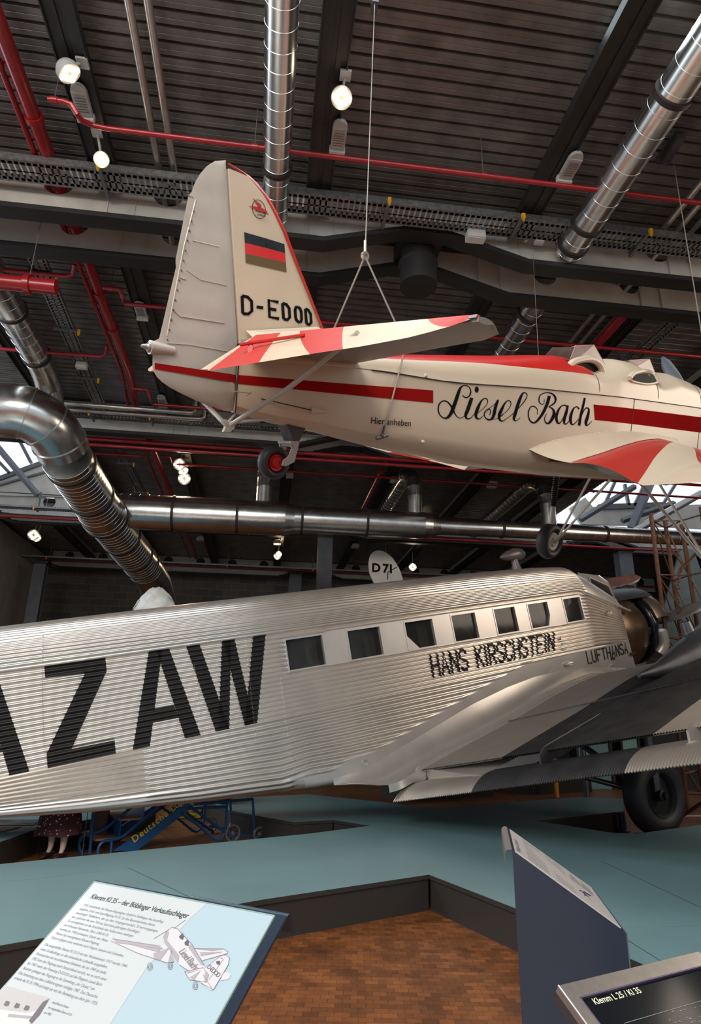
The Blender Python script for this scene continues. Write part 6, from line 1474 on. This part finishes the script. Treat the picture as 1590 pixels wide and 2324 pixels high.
def figure(f, face, lab, h, skirt, leggap=.11, lean=0):
    f = V((f[0], f[1], 0)); face = V(face).normalized(); sd = V((face.y, -face.x, 0)); root = empty('person', f, lab, 'person')
    s = h/1.7
    P_ = [f+V((0, 0, .93*s)), f+V((0, 0, 1.15*s)), f+V((0, 0, 1.38*s)), f+V((0, 0, 1.48*s)), f+V((0, 0, 1.60*s))]
    R_ = [.13, .12, .13, .05, .085]; E_ = [(0, 1), (1, 2), (2, 3), (3, 4)]
    for e in (-1, 1):
        k = len(P_); P_ += [f+sd*e*.10*s+V((0, 0, .85*s)), f+sd*e*(leggap-.01)*s+face*.01+V((0, 0, .48*s)), f+sd*e*(leggap)*s-face*.015+V((0, 0, .30*s)), f+sd*e*leggap*s-face*.01+V((0, 0, .10*s)), f+sd*e*(leggap+.005)*s+face*.05+V((0, 0, .035*s))]
        R_ += [.085, .055, .052, .032, .018]; E_ += [(0, k), (k, k+1), (k+1, k+2), (k+2, k+3), (k+3, k+4)]
        k = len(P_); P_ += [f+sd*e*.19*s+V((0, 0, 1.38*s)), f+sd*e*.25*s+V((0, 0, 1.10*s)), f+sd*e*.24*s+face*.08+V((0, 0, .86*s)), f+sd*e*.24*s+face*.10+V((0, 0, .78*s))]
        R_ += [.055, .04, .028, .03]; E_ += [(2, k), (k, k+1), (k+1, k+2), (k+2, k+3)]
    person_body('body', root, P_, E_, R_, STOCK if skirt else SKIN)
    g = G(); g.ball(f+V((0, 0, 1.60*s)), .105*s, 12, sc=(.85, .95, 1.2)); g.tube([f+V((0, 0, 1.60*s))+face*.08, f+V((0, 0, 1.59*s))+face*.125], .014, 6); g.build('head', SKIN, root)
    g = G(); g.ball(f+V((0, 0, 1.64*s))-face*.02, .11*s, 12, sc=(.95, 1, 1.1)); g.build('hair', HAIR, root)
    for e in (-1, 1):
        g = G(); c = f+sd*e*(leggap+.005)*s; up = .10 if not skirt else .055
        for_ = .20 if not skirt else .165
        secs = [(-.055, .030, up), (-.02, .036, up), (.03, .037, up*.95), (.08, .040, .062), (.13, .040, .048), (for_-.015, .032, .036), (for_, .015, .02)]
        rows = []
        for a_, w_, h_ in secs: rows.append([c+face*a_+sd*w_*math.cos(t)+V((0, 0, max(.002, .012+h_*.5+h_*.5*math.sin(t)))) for t in [2*math.pi*k/14 for k in range(14)]])
        g.grid(rows, close=True); g.poly(rows[0]); g.poly(rows[-1])
        g.obox(c-face*.035+V((0, 0, .012)), face*.028, sd*.028, V((0, 0, .012))); g.build('shoe', SHOE, root, recalc=True)
        if not skirt: 
            g = G(); g.tube([c+face*.03+V((0, 0, .10)), c+face*.07+V((0, 0, .075))], .02, 6); g.build('shoe_lace', WHTP, root)
    n = 48; rows = []
    if skirt:
        for z, r in ((.98, .15), (.85, .20), (.6, .235), (.40, .27), (.27, .30)):
            rows.append([f+sd*(r*s*(1+.05*math.sin(9*t)*(1-z)))*math.cos(t)+face*(r*s*.8*(1+.07*math.sin(9*t)*(1-z)))*math.sin(t)+V((0, 0, (z+.012*math.sin(5*t)*(1-z))*s)) for t in [2*math.pi*k/n for k in range(n)]])
        g = G(); g.grid(rows, close=True); g.build('skirt', DRESS, root)
        g = G(); g.tube([f+V((0, 0, .95*s)), f+V((0, 0, 1.2*s)), f+V((0, 0, 1.42*s))], [.155, .15, .17], 24); g.build('bodice', DRESS, root)
    else:
        for e in (-1, 1):
            g = G(); rr_ = []
            for z, r in ((.92, .12), (.6, .105), (.3, .10), (.12, .105), (.075, .11)):
                c = f+sd*e*(.09+.01*(1-z))*s; rr_.append([c+sd*r*math.cos(t)*.85+face*(r*math.sin(t)+.015)+V((0, 0, z*s)) for t in [2*math.pi*k/20 for k in range(20)]])
            g.grid(rr_, close=True); g.build('trouser_leg', TROU, root)
        g = G(); g.tube([f+V((0, 0, .85*s)), f+V((0, 0, 1.1*s)), f+V((0, 0, 1.42*s))], [.19, .18, .2], 24); g.build('jacket', COATM, root)
    return root
wf_ = az(124, 1947, 0); figure(wf_, (-.35, -1, 0), 'person in a dark dress with small white flowers and dark pumps behind the fuselage', 1.66, True, .085)
mf_ = az(198, 1922, 0); figure(mf_+V((.12, .05, 0)), (-1, -.35, 0), 'person in brown trousers and polished dark shoes behind the blue stair rail', 1.75, False, .11)
g = G(); q = az(186, 1943, 0); g.tube([q, q+V((0, 0, .9))], .006, 6); g.lathe(q, (0, 0, 1), [(0, .0), (0, .10), (.006, .10), (.008, 0)], 20); o = g.build('support_rod', DARKM); tag(o, 'thin dark metal rod standing beside the person in the flowered dress', 'rod')
# yellow notice on a grey trolley, tyre behind
yc = az(440, 1925, 0); yroot = empty('equipment_box', (-.55, 12.2, 0), 'grey equipment box carrying a yellow notice behind the boarding stairs', 'equipment box')
yP = ay(440, 1860, 12.2)
g = G(); g.box((yP.x-.42, 12.2, .25), (yP.x+.42, 12.9, yP.z+.20)); g.build('case', mat('box_grey', (.20, .21, .20), .5), yroot, smooth=False)
g = G(); 
for sx in (-.38, .38):
    for sy in (12.25, 12.85): g.tube([(yP.x+sx, sy, 0), (yP.x+sx, sy, .3)], .025, 8)
g.build('legs', DARKM, yroot)
s0, s1 = ay(403, 1838, 12.18), ay(455, 1856, 12.18)
g = G(); g.box((s0.x, 12.17, s1.z), (s1.x, 12.185, s0.z+.06)); g.build('yellow_notice', YEL, yroot, smooth=False)
text_mesh('für den Besucher\nist verboten', .062, 'notice_text', BLACK, yroot, (s0.x+.03, 12.165, s0.z-.045), (1, 0, 0), (0, 0, 1), lift=.002)
wheelp = ay(490, 1862, 12.0); g = G(); c = V((wheelp.x, 12.0, .42)); g.lathe(c, (1, .4, 0), [(.09*math.cos(t), .32+.09*math.sin(t)) for t in [2*math.pi*k/16 for k in range(17)]], 36); g.lathe(c, (1, .4, 0), [(-.05, 0), (-.05, .26), (.05, .26), (.05, 0)], 28); o = g.build('spare_wheel', RUBB); tag(o, 'black wheel standing behind the boarding stairs under the fuselage', 'wheel')

# ================================================================== RUSTY LATTICE TOWER, FINS AT THE RIGHT
tr = empty('lattice_tower', (8.0, 12.0, 0), 'rusty tubular lattice mast with hanging chains at the right edge', 'lattice mast')
def t13(px, py, t=13.0): return at(px, py, t)
legs = [((1476, 1165), (1518, 1500), 13.0), ((1508, 1180), (1553, 1500), 13.5), ((1546, 1190), (1588, 1460), 13.0), ((1590, 1150), (1632, 1440), 12.6)]
LG = []
for a_, b_, t in legs:
    p, q = t13(*a_, t), t13(*b_, t); d = q-p; k = p.z/(p.z-q.z); q = p+d*k; q.z = .0
    LG.append((p, q)); g = G(); g.tube([p, q], .042, 10); g.build('leg', RUST, tr)
def lp_(i, z): p, q = LG[i]; u = (p.z-z)/(p.z-q.z); return p+(q-p)*u
zs2 = [5.6, 4.55, 3.35, 2.2, .9]
for i, j in ((0, 1), (1, 2), (2, 3), (0, 2)):
    for z0, z1 in zip(zs2, zs2[1:]):
        g = G(); g.tube([lp_(i, z0), lp_(j, z0)], .016, 6); g.tube([lp_(i, z0), lp_(j, z1)], .016, 6); g.build('brace', RUST, tr)
g = G(); p = t13(1590, 1170, 12.8); q = t13(1546, 1450, 12.8)
pts = [t13(1590, 1245, 12.8), t13(1560, 1275, 12.8), t13(1541, 1300, 12.8), t13(1537, 1360, 12.8), t13(1545, 1420, 12.8), t13(1556, 1470, 12.8)]
pts = smoothpath(pts, 8)
for k, p in enumerate(pts[:-1]):
    d = (pts[k+1]-p).normalized(); u = d.orthogonal() if k % 2 else d.cross(d.orthogonal()); c = (p+pts[k+1])/2
    g.tube([c+d*.05*math.cos(t)+u*.028*math.sin(t) for t in [2*math.pi*m/8 for m in range(9)]], .009, 5, caps=False)
g.build('chain', RUST, tr)
c = t13(1556, 1235, 14.2)
g = G(); g.slab([t13(x, y, 14.2) for x, y in ((1480, 1470), (1500, 1400), (1542, 1252), (1552, 1245), (1573, 1247), (1592, 1300), (1612, 1470))], V((.05, .14, 0))); o = g.build('aircraft_fin', TEAL, smooth=False); tag(o, 'teal-grey aircraft fin standing behind the rusty lattice mast', 'aircraft fin')
# tubular frame on the floor at the right
fr = empty('tubular_frame', (9.2, 11.8, 0), 'low rusty tubular frame on the wood floor behind the airliner wheel', 'tubular frame')
def fzp(px, py, y): return ay(px, py, y)
FP = [fzp(1545, 1757, 13.5), fzp(1590, 1738, 13.5), fzp(1545, 1800, 13.5), fzp(1592, 1802, 13.5), fzp(1556, 1745, 13.5), fzp(1590, 1800, 13.5)]
g = G()
for i, j in ((0, 1), (2, 3), (4, 5), (0, 2), (1, 3)): g.tube([FP[i], FP[j]+(V((.6, 0, 0)) if j in (1, 3) and i in (0, 2) else V((0, 0, 0)))], .03, 8)
for i in (2, 3): g.tube([FP[i], (FP[i].x, FP[i].y, 0)], .03, 8)
g.build('tubes', RUST, fr)
g = G(); p, q = az(1535, 1860, .12), az(1592, 1822, .45); g.tube([V((p.x, p.y, .12)), q+(q-p)*.5], .03, 8); g.tube([p, V((p.x, p.y, 0))], .03, 8); o = g.build('tie_bar', RUST); tag(o, 'dark bar slanting up to the right beside the airliner wheel', 'bar')
g = G(); p, q = az(1500, 1853, 0), az(1700, 1853, 0); g.box((p.x, p.y, 0), (q.x+2, p.y+.12, .006)); o = g.build('floor_marking', WHTP, smooth=False); tag(o, 'white line on the wood floor right of the airliner wheel', 'floor line')
# showcases in the far background below the wing
for k, (x0, x1, m, lab) in enumerate([(8.6, 9.5, mat('case_teal', (.20, .38, .38), .3), 'pale teal showcase with pictures far behind the airliner wing'), (9.9, 10.35, mat('case_mint', (.26, .50, .44), .3), 'narrow mint-green showcase panel far behind the wing'), (10.6, 12.6, mat('case_dark', (.05, .055, .06), .2), 'dark glass showcase far behind the wing at the right'), (5.6, 7.6, mat('case_brown', (.12, .095, .08), .5), 'grey-brown partition far behind the wing')]):
    r_ = empty('showcase', (x0, 17.5, 0), lab, 'showcase'); g = G(); g.box((x0, 17.5, 0), (x1, 17.9, 1.9)); g.build('body', m, r_, smooth=False)
    g = G(); g.box((x0-.06, 17.45, 0), (x0, 17.9, 2.0)); g.box((x1, 17.45, 0), (x1+.06, 17.9, 2.0)); g.box((x0-.06, 17.45, 1.9), (x1+.06, 17.9, 2.0)); g.build('frame', STEEL, r_, smooth=False)
    if k == 0:
        g = G(); g.box((x0+.3, 17.47, 1.15), (x1-.02, 17.5, 1.5)); g.build('picture', mat('picture_ochre', (.30, .22, .06), .5, 0, .5, 9), r_, smooth=False)
        g = G(); g.box((x0+.05, 17.46, 1.45), (x0+.5, 17.49, 1.62)); g.build('picture', mat('picture_red', (.30, .05, .05), .5, 0, .3, 9), r_, smooth=False)
# far wall on the right side with blockwork is the back wall; distant machine shapes behind the nose
g = G(); g.box((9.5, 27.5, 1.5), (15.5, 29, 4.6)); o = g.build('partition_wall', mat('dark_partition', (.03, .028, .027), .6), smooth=False); tag(o, 'dark partition in front of the back wall behind the airliner nose', 'partition')
o.location.z = -1.5+.0

# ================================================================== INFORMATION PANELS
E2 = ray(1607, 499).normalized(); A_ = az(214, 2002, 1.1); B_ = az(620, 2079, 1.1)
E1 = (B_-A_).normalized(); E2 = (E2-E1*E2.dot(E1)).normalized(); N_ = E1.cross(E2); Wd = (B_-A_).length; Ht = .62
def PQ(u, v, l=0): return A_+E1*u-E2*v+N_*l     # v measured down the slope
ir = empty('information_board', (PQ(Wd/2, .4).x, PQ(Wd/2, .4).y, 0), 'tilted white information board at the lower left with a grey aeroplane drawing', 'information board')
g = G(); g.slab([PQ(-.012, -.012, -.006), PQ(Wd+.035, -.012, -.006), PQ(Wd+.035, 1.05, -.006), PQ(-.012, 1.05, -.006)], -N_*.008)
g.build('backing_sheet', NAVY, ir, smooth=False)
g = G(); rows = []
for k in range(7):
    t = math.pi/2*k/6; rows.append([PQ(Wd*.55, -.012, -.010)+E2*(.02*math.sin(t))-N_*(.02*(1-math.cos(t))), PQ(Wd+.035, -.012, -.010)+E2*(.02*math.sin(t))-N_*(.02*(1-math.cos(t)))])
rows.append([rows[-1][0]-N_*.07, rows[-1][1]-N_*.07]); g.grid(rows); g.build('folded_lip', mat('lip_blue', (.07, .13, .19), .3, .3), ir, angle=60)
g = G(); g.slab([PQ(0, 0, 0), PQ(Wd, 0, 0), PQ(Wd, 1.02, 0), PQ(0, 1.02, 0)], -N_*.005); g.build('printed_board', mat('panel_print', (.44, .57, .64), .15, coat=.5), ir, smooth=False)
g = G(); 
for (u0, v0, u1, v1) in ((-.004, -.003, Wd+.004, .0), (-.004, 0, -.001, 1.02), (Wd+.001, 0, Wd+.004, 1.02)): g.slab([PQ(u0, v0, .001), PQ(u1, v0, .001), PQ(u1, v1, .001), PQ(u0, v1, .001)], -N_*.006)
g.build('glass_edge', mat('glass_edge', (.30, .42, .38), .2), ir, smooth=False)
# blue tint area of the print, white text area
def ploc(px, py): P = hit(px, py, A_, N_); d = P-A_; return d.dot(E1), -d.dot(E2)
def psh(pts, name, m, l=.0006):
    g = G(); g.poly([PQ(*ploc(*p), l) for p in pts][::-1]); return g.build(name, m, ir, smooth=False)
psh([(216, 2004), (468, 2052), (430, 2086), (330, 2200), (250, 2324), (160, 2420), (-100, 2420), (-100, 2360)], 'pale_print_area', mat('pale_print', (.58, .62, .64), .15, coat=.5))
INK = mat('print_ink', (.05, .055, .06), .5); INKG = mat('print_grey', (.36, .36, .40), .4); INKM = mat('print_text_grey', (.20, .21, .23), .5); LIN = mat('print_line', (.25, .22, .25), .4)
def ptext(t, px, py, size, m, l=.0012, bold=0, wid=1.0, name='printed_text'):
    u, v = ploc(px, py); return text_mesh(t, size, name, m, ir, PQ(u, v, 0), E1, E2, lift=l, bold=bold, wid=wid)
u0, v0 = ploc(203, 2038); u1, v1 = ploc(427, 2078)
ptext('Klemm Kl 35 – der Böblinger Verkaufsschlager', 204, 2039, .0236, INK, bold=.0003, wid=.93, name='heading')
body1 = ['1935 entwickelte die Klemm-Flugzeugbau GmbH in Böblingen das kunstflug-', 'taugliche Schul- und Sportflugzeug Kl 35. Zu den Besonderheiten dieses', 'zweisitzigen Tiefdeckers, der aus dem Vorgängermodell L 25 hervorgegangen', 'war, gehörten die zum Teil aus Sperrholz gefertigten Knickflügel.', 'Sie ermöglichten an der Knickstelle den Anbau eines niedrigen', 'und robusten Fahrwerks. Über 2.000 Kl 35', 'wurden bis 1945 produziert. Damit war dieses', 'Muster das meistgebaute Klemm-Flugzeug.', 'Exporte gingen unter anderem nach Ungarn, Litauen und Schweden.']
body2 = ['Die ausgestellte Klemm Kl 35 D mit der Werknummer 1917 wurde 1940', 'eines Großauftrags an die schwedische Luftwaffe ausgeliefert.', 'Kennzeichen bei verschiedenen Einheiten, bis sie 1949 als zivile', '1955 kam das Flugzeug nach Deutschland zurück, wo es nach einer', 'bis 1967 unter der Kennung D-EDOD auf die Fliegerin Liesel Bach', 'Besitzer gelangte das Flugzeug in die Sammlung „Air Classic“ am', 'Die Streichung aus dem Luftfahrtregister erfolgte 1987. Das Deutsche', 'erwarb die Kl 35 1994 und zeigt sie mit der Bemalung aus dem Jahr 1955.']
for body_, q0_, q1_ in ((body1, (188, 2056), (115.6, 2130)), (body2, (100, 2146), (30.8, 2222))):
    (ua, va), (ub, vb) = ploc(*q0_), ploc(*q1_); n_ = len(body_)-1
    for k, t in enumerate(body_): text_mesh(t, (vb-va)/n_*.78, 'printed_text', INKM, ir, PQ(ua+(ub-ua)*k/n_, va+(vb-va)*k/n_), E1, E2, lift=.0012, wid=1.0)
for k, t in enumerate(['Liesel Bach am Steuer', 'der ausgestellten Klemm Kl 35', 'um 1960']): u, v = ploc(117, 2277); text_mesh(t, .0085, 'printed_text', INKM, ir, PQ(u, v+.0135*k), E1, E2, lift=.0012, wid=.9)
# old photograph on the panel
psh([(16, 2238), (116, 2266), (70, 2330), (-70, 2420), (-120, 2380)], 'photograph', mat('photo_grey', (.52, .50, .51), .2), .001)
psh([(-10, 2290), (60, 2300), (95, 2292), (85, 2312), (60, 2330), (-40, 2330)], 'photograph', mat('photo_white', (.68, .66, .66), .2), .0016)
psh([(20, 2302), (85, 2308), (80, 2314), (18, 2309)], 'photograph', INKG, .002); psh([(98, 2275), (112, 2268), (90, 2305), (72, 2324), (66, 2318)], 'photograph', mat('photo_dark', (.15, .13, .15), .3), .0022)
for x, y in ((15, 2275), (38, 2280), (60, 2285)): psh([(x-6, y+6), (x, y-3), (x+8, y), (x+5, y+8), (x-3, y+9)], 'photograph', MAT['photo_dark'], .0022)
# line drawing of the aeroplane
def dz(x, y): return (250+x/3.878, 2000+y/3.878)
WHD = mat('drawing_white', (.62, .61, .64), .3); GRD = mat('drawing_grey', (.40, .37, .41), .3); DKD = mat('drawing_dark', (.12, .12, .15), .3)
def dsh(pts, m, l): psh([dz(*p) for p in pts], 'aeroplane_drawing', m, l)
dsh([(20, 510), (120, 520), (440, 575), (500, 560), (540, 600), (560, 660), (560, 715), (500, 722), (390, 690), (250, 640), (60, 560), (10, 530)], WHD, .0008)
dsh([(745, 597), (900, 597), (1000, 600), (1038, 625), (1030, 640), (900, 680), (815, 702), (760, 640)], WHD, .0008)
dsh([(470, 500), (500, 440), (545, 410), (590, 420), (650, 490), (720, 560), (830, 745), (870, 830), (860, 890), (800, 900), (700, 790), (610, 740), (540, 600), (480, 545)], WHD, .0012)
dsh([(655, 800), (700, 790), (820, 765), (870, 830), (850, 895), (760, 880), (700, 870), (670, 820)], WHD, .0014)
dsh([(835, 765), (900, 720), (980, 660), (1020, 652), (1050, 680), (1040, 740), (910, 960), (880, 960), (800, 900), (870, 830)], WHD, .0016)
dsh([(985, 830), (1010, 800), (1062, 815), (1050, 860), (970, 880)], WHD, .0014)
for p in ([(20, 510), (440, 575), (470, 600), (60, 545)], [(180, 560), (450, 600), (420, 625)], [(380, 640), (520, 590), (440, 700), (390, 690)], [(545, 620), (560, 715), (510, 720), (540, 600)], [(470, 500), (500, 440), (520, 450), (500, 520), (610, 660), (600, 720), (480, 545)], [(760, 600), (1000, 600), (900, 615)], [(790, 630), (1000, 625), (800, 660)], [(700, 560), (725, 565), (830, 745), (800, 740), (690, 590)], [(660, 810), (790, 780), (690, 815)], [(700, 850), (800, 790), (740, 875)], [(835, 800), (870, 830), (850, 895), (830, 890)], [(715, 735), (760, 770), (780, 770), (730, 720)]): dsh(p, GRD, .002)
for p in ([(608, 490), (640, 460), (652, 490), (640, 520), (612, 505)], [(655, 545), (685, 515), (695, 540), (690, 575), (660, 565)], [(935, 710), (970, 705), (965, 745), (935, 730)], [(978, 680), (990, 680), (985, 692)]): dsh(p, DKD, .0024)
g = G()
def dl(pts, w=.0012):
    P_ = [PQ(*ploc(*dz(*p)), .0022) for p in pts]; g.tube(P_, w*.5, 4)
for l in ([(385, 510), (520, 430)], [(560, 420), (665, 345)], [(655, 640), (720, 750)], [(820, 830), (905, 960)], [(870, 870), (1000, 690)], [(20, 510), (440, 575)], [(10, 530), (250, 640), (500, 722), (560, 715)], [(470, 500), (500, 440), (545, 410), (590, 420), (720, 560), (830, 745)], [(835, 765), (980, 660), (1020, 652), (1050, 680), (1040, 740), (910, 960), (800, 900)], [(745, 597), (1000, 600), (1038, 625), (1030, 640), (815, 702)], [(655, 800), (820, 765), (870, 830), (850, 895), (700, 870), (655, 800)], [(610, 740), (700, 800)]): dl(l)
for c_, r_ in (((350, 755), 28), ((530, 750), 26), ((750, 925), 28)): dl([(c_[0]+r_*.8*math.cos(t), c_[1]+r_*1.2*math.sin(t)) for t in [2*math.pi*k/14 for k in range(15)]]); dl([(c_[0]+r_*.4*math.cos(t), c_[1]+r_*.6*math.sin(t)) for t in [2*math.pi*k/14 for k in range(15)]])
g.build('drawing_lines', LIN, ir)
u, v = ploc(*dz(600, 625)); u1, v1 = ploc(*dz(700, 750)); dd_ = (PQ(u1, v1)-PQ(u, v)).normalized(); text_mesh('Liesel Bach', .026, 'drawing_text', LIN, ir, PQ(u, v), dd_, N_.cross(dd_), lift=.0026, shear=.3, wid=.8)
u, v = ploc(*dz(850, 765)); u1, v1 = ploc(*dz(910, 820)); dd_ = (PQ(u1, v1)-PQ(u, v)).normalized(); text_mesh('D-EDOD', .016, 'drawing_text', DKD, ir, PQ(u, v), dd_, N_.cross(dd_), lift=.0026, wid=.8)
g = G(); b_ = PQ(Wd*.5, .45, -.02); g.hexa([(b_.x-.16, b_.y-.03, 0), (b_.x+.16, b_.y-.03, 0), (b_.x+.16, b_.y+.03, 0), (b_.x-.16, b_.y+.03, 0), (b_.x-.16, b_.y-.03, b_.z), (b_.x+.16, b_.y-.03, b_.z), (b_.x+.16, b_.y+.03, b_.z), (b_.x-.16, b_.y+.03, b_.z)]); g.build('stand', NAVY, ir, smooth=False)

# lectern with sloping top, seen from its side
zD, zC = 1.05, .75
D_ = az(1162, 1930, zD); C_ = az(1420, 2118, zC); T1 = az(1150, 1877, zD); T2 = az(1345, 2017, zC)
lr = empty('information_lectern', ((D_.x+C_.x)/2, (D_.y+C_.y)/2, 0), 'dark blue metal lectern with a sloping white text panel, in front of the platform', 'lectern')
def dn(p, z=0): return V((p.x, p.y, z))
ns_ = (C_-D_).cross(T1-D_).normalized(); ns_ = ns_ if ns_.z > 0 else -ns_
g = G(); hn = V(((C_-D_).y, -(C_-D_).x, 0)).normalized(); hn = hn if hn.y < 0 else -hn
Db = dn(D_)+(dn(C_)-dn(D_))*.0; g.slab([D_, C_, dn(C_), Db], -hn*.006); g.build('side_sheet', NAVY, lr, smooth=False)
g = G(); g.slab([C_, T2, dn(T2), dn(C_)], V((0.006, 0, 0))); g.build('front_sheet', mat('sheet_edge', (.10, .20, .24), .3, .3), lr, smooth=False)
g = G(); g.slab([D_, T1, T2, C_], -ns_*.006); g.build('top_sheet', NAVY, lr, smooth=False)
ex_ = (C_-D_).normalized(); eT = (T1-D_)
g = G(); rows = []
for k in range(9):
    t = math.pi*.62*k/8; off = -ex_*(.022*math.sin(t))-ns_*(.022*(1-math.cos(t))); rows.append([D_+off, T1+off])
rows.append([r-V((0, 0, .085)) for r in rows[-1]]); g.grid(rows); g.build('rolled_edge', mat('rolled_edge_grey', (.22, .20, .20), .4, .3), lr, angle=60)
def LQ(u, v, l=.003): return (D_+(C_-D_)*u)*(1-v)+(T1+(T2-T1)*u)*v+ns_*l
g = G(); g.slab([LQ(.03, .04), LQ(.97, .04), LQ(.97, .97), LQ(.03, .97)], -ns_*.003); g.build('text_panel', mat('lectern_print', (.66, .60, .57), .3), lr, smooth=False)
g = G()
def bar(u0, u1, v0, v1): g.poly([LQ(u0, v0, .0042), LQ(u1, v0, .0042), LQ(u1, v1, .0042), LQ(u0, v1, .0042)])
random.seed(3)
for a_, n in ((.17, 9), (.44, 8)):
    for k in range(n):
        u = a_+k*.0225; vv = .93 if a_ < .3 else .9
        v = .10
        while v < vv-.05:
            l = random.uniform(.03, .10); bar(u, u+.006, v, min(vv, v+l)); v += l+.012
for k in range(7):
    for q_ in range(3):
        u = .66+k*.034+q_*.009; v = .55+random.uniform(0, .06); bar(u, u+.004, v, v+random.uniform(.08, .3))
g.build('printed_lines', INKM, lr, smooth=False)
o0, o1 = LQ(.085, .10, .004), LQ(.085, .85, .004)
text_mesh('Weltflug und Luftverkehr', .034, 'heading', INK, lr, o0, o1-o0, ns_.cross(o1-o0), lift=.001)
g = G()
for q in ([(.66, .30), (.70, .34), (.72, .42), (.69, .36)], [(.70, .34), (.76, .30), (.80, .22), (.73, .40)], [(.73, .40), (.80, .42), (.84, .50), (.76, .46)], [(.70, .22), (.74, .33), (.78, .36), (.74, .40)]): g.poly([LQ(u, v, .0045) for u, v in q])
g.build('bird_emblem', mat('emblem_blue', (.04, .04, .16), .4), lr, smooth=False)

# touch screen terminal at the lower right
za = .9; M0 = az(1266.4, 2236.7, za); M1 = az(1584.5, 2159.6, za); F1 = (M1-M0).normalized(); fn = V((F1.y, -F1.x, 0)); tl_ = math.radians(33)
F2 = fn*math.cos(tl_)-V((0, 0, math.sin(tl_))); NM = F1.cross(-F2); MW = (M1-M0).length
mr_ = empty('screen_terminal', (M0.x+.3, M0.y-.3, 0), 'tilted touch screen in a brushed steel frame at the lower right corner', 'screen')
def MQ(u, v, l=0): return M0+F1*u+F2*v+NM*l
fw = .043; MH = .50; cut = .0
g = G()
for (u0, v0, u1, v1) in ((0, 0, MW, fw), (0, fw, fw, MH-fw), (MW-fw, fw, MW, MH-fw), (0, MH-fw, MW, MH)): g.slab([MQ(u0, v0), MQ(u1, v0), MQ(u1, v1), MQ(u0, v1)], -NM*.022)
g.build('frame', BRUSH, mr_, smooth=False)
g = G(); g.slab([MQ(-.001, -.001, -.022), MQ(MW+.001, -.001, -.022), MQ(MW+.001, MH, -.022), MQ(-.001, MH, -.022)], -NM*.03); g.build('rear_case', DARKM, mr_, smooth=False)
g = G(); g.tube([MQ(0, 0, -.0), MQ(0, MH, -.0)], .0035, 6); g.build('bright_edge', mat('polished_edge', (.8, .8, .8), .25, .9), mr_)
g = G(); g.slab([MQ(fw, fw, -.008), MQ(MW-fw, fw, -.008), MQ(MW-fw, MH-fw, -.008), MQ(fw, MH-fw, -.008)], -NM*.004); g.build('screen', mat('screen_glass', (.006, .009, .013), .12, spec=.25), mr_, smooth=False)
g = G()
for (u0, v0, u1, v1) in ((fw, fw, MW-fw, fw+.004), (fw, fw, fw+.003, MH-fw)): g.slab([MQ(u0, v0, .001), MQ(u1, v0, .001), MQ(u1, v1, .001), MQ(u0, v1, .001)], -NM*.01)
g.build('bezel', mat('bezel_violet', (.12, .09, .16), .3), mr_, smooth=False)
def mloc(px, py): P = hit(px, py, MQ(0, 0, -.008), NM); d = P-M0; return d.dot(F1), d.dot(F2)
ta = mloc(1350, 2281); tb = mloc(1458, 2253)
text_mesh('Klemm L 25 / Kl 35', .0255, 'screen_heading', mat('screen_text', (.6, .6, .45), .5, emit=(.55, .56, .40), estr=.35), mr_, MQ(ta[0], ta[1], -.0075), MQ(tb[0], tb[1])-MQ(ta[0], ta[1]), NM.cross(MQ(tb[0], tb[1])-MQ(ta[0], ta[1])), lift=.001, bold=.0004, wid=1.0)
la, lb = mloc(1415, 2323), mloc(1590, 2272)
g = G(); g.tube([MQ(la[0], la[1], -.0072), MQ(lb[0], lb[1], -.0072)], .0006, 4); g.build('screen_line', mat('screen_line', (.3, .32, .3), .5, emit=(.3, .32, .3), estr=.3), mr_)
g = G(); random.seed(5)
for k in range(26):
    px, py = random.uniform(1515, 1588), random.uniform(2282, 2322)
    if py < 2323-(px-1415)*.29: continue
    u, v = mloc(px, py); w_, h_ = random.uniform(.004, .016), random.uniform(.001, .004); g.poly([MQ(u, v, -.0072), MQ(u+w_, v, -.0072), MQ(u+w_*.9, v+h_, -.0072), MQ(u+.001, v+h_, -.0072)][::-1])
g.build('screen_picture', mat('screen_pic', (.15, .16, .13), .4, emit=(.18, .20, .15), estr=.3), mr_, smooth=False)
g = G(); c = MQ(MW/2, MH*.6, -.05); g.box((c.x-.08, c.y-.05, 0), (c.x+.08, c.y+.05, c.z)); g.build('stand', DARKM, mr_, smooth=False)
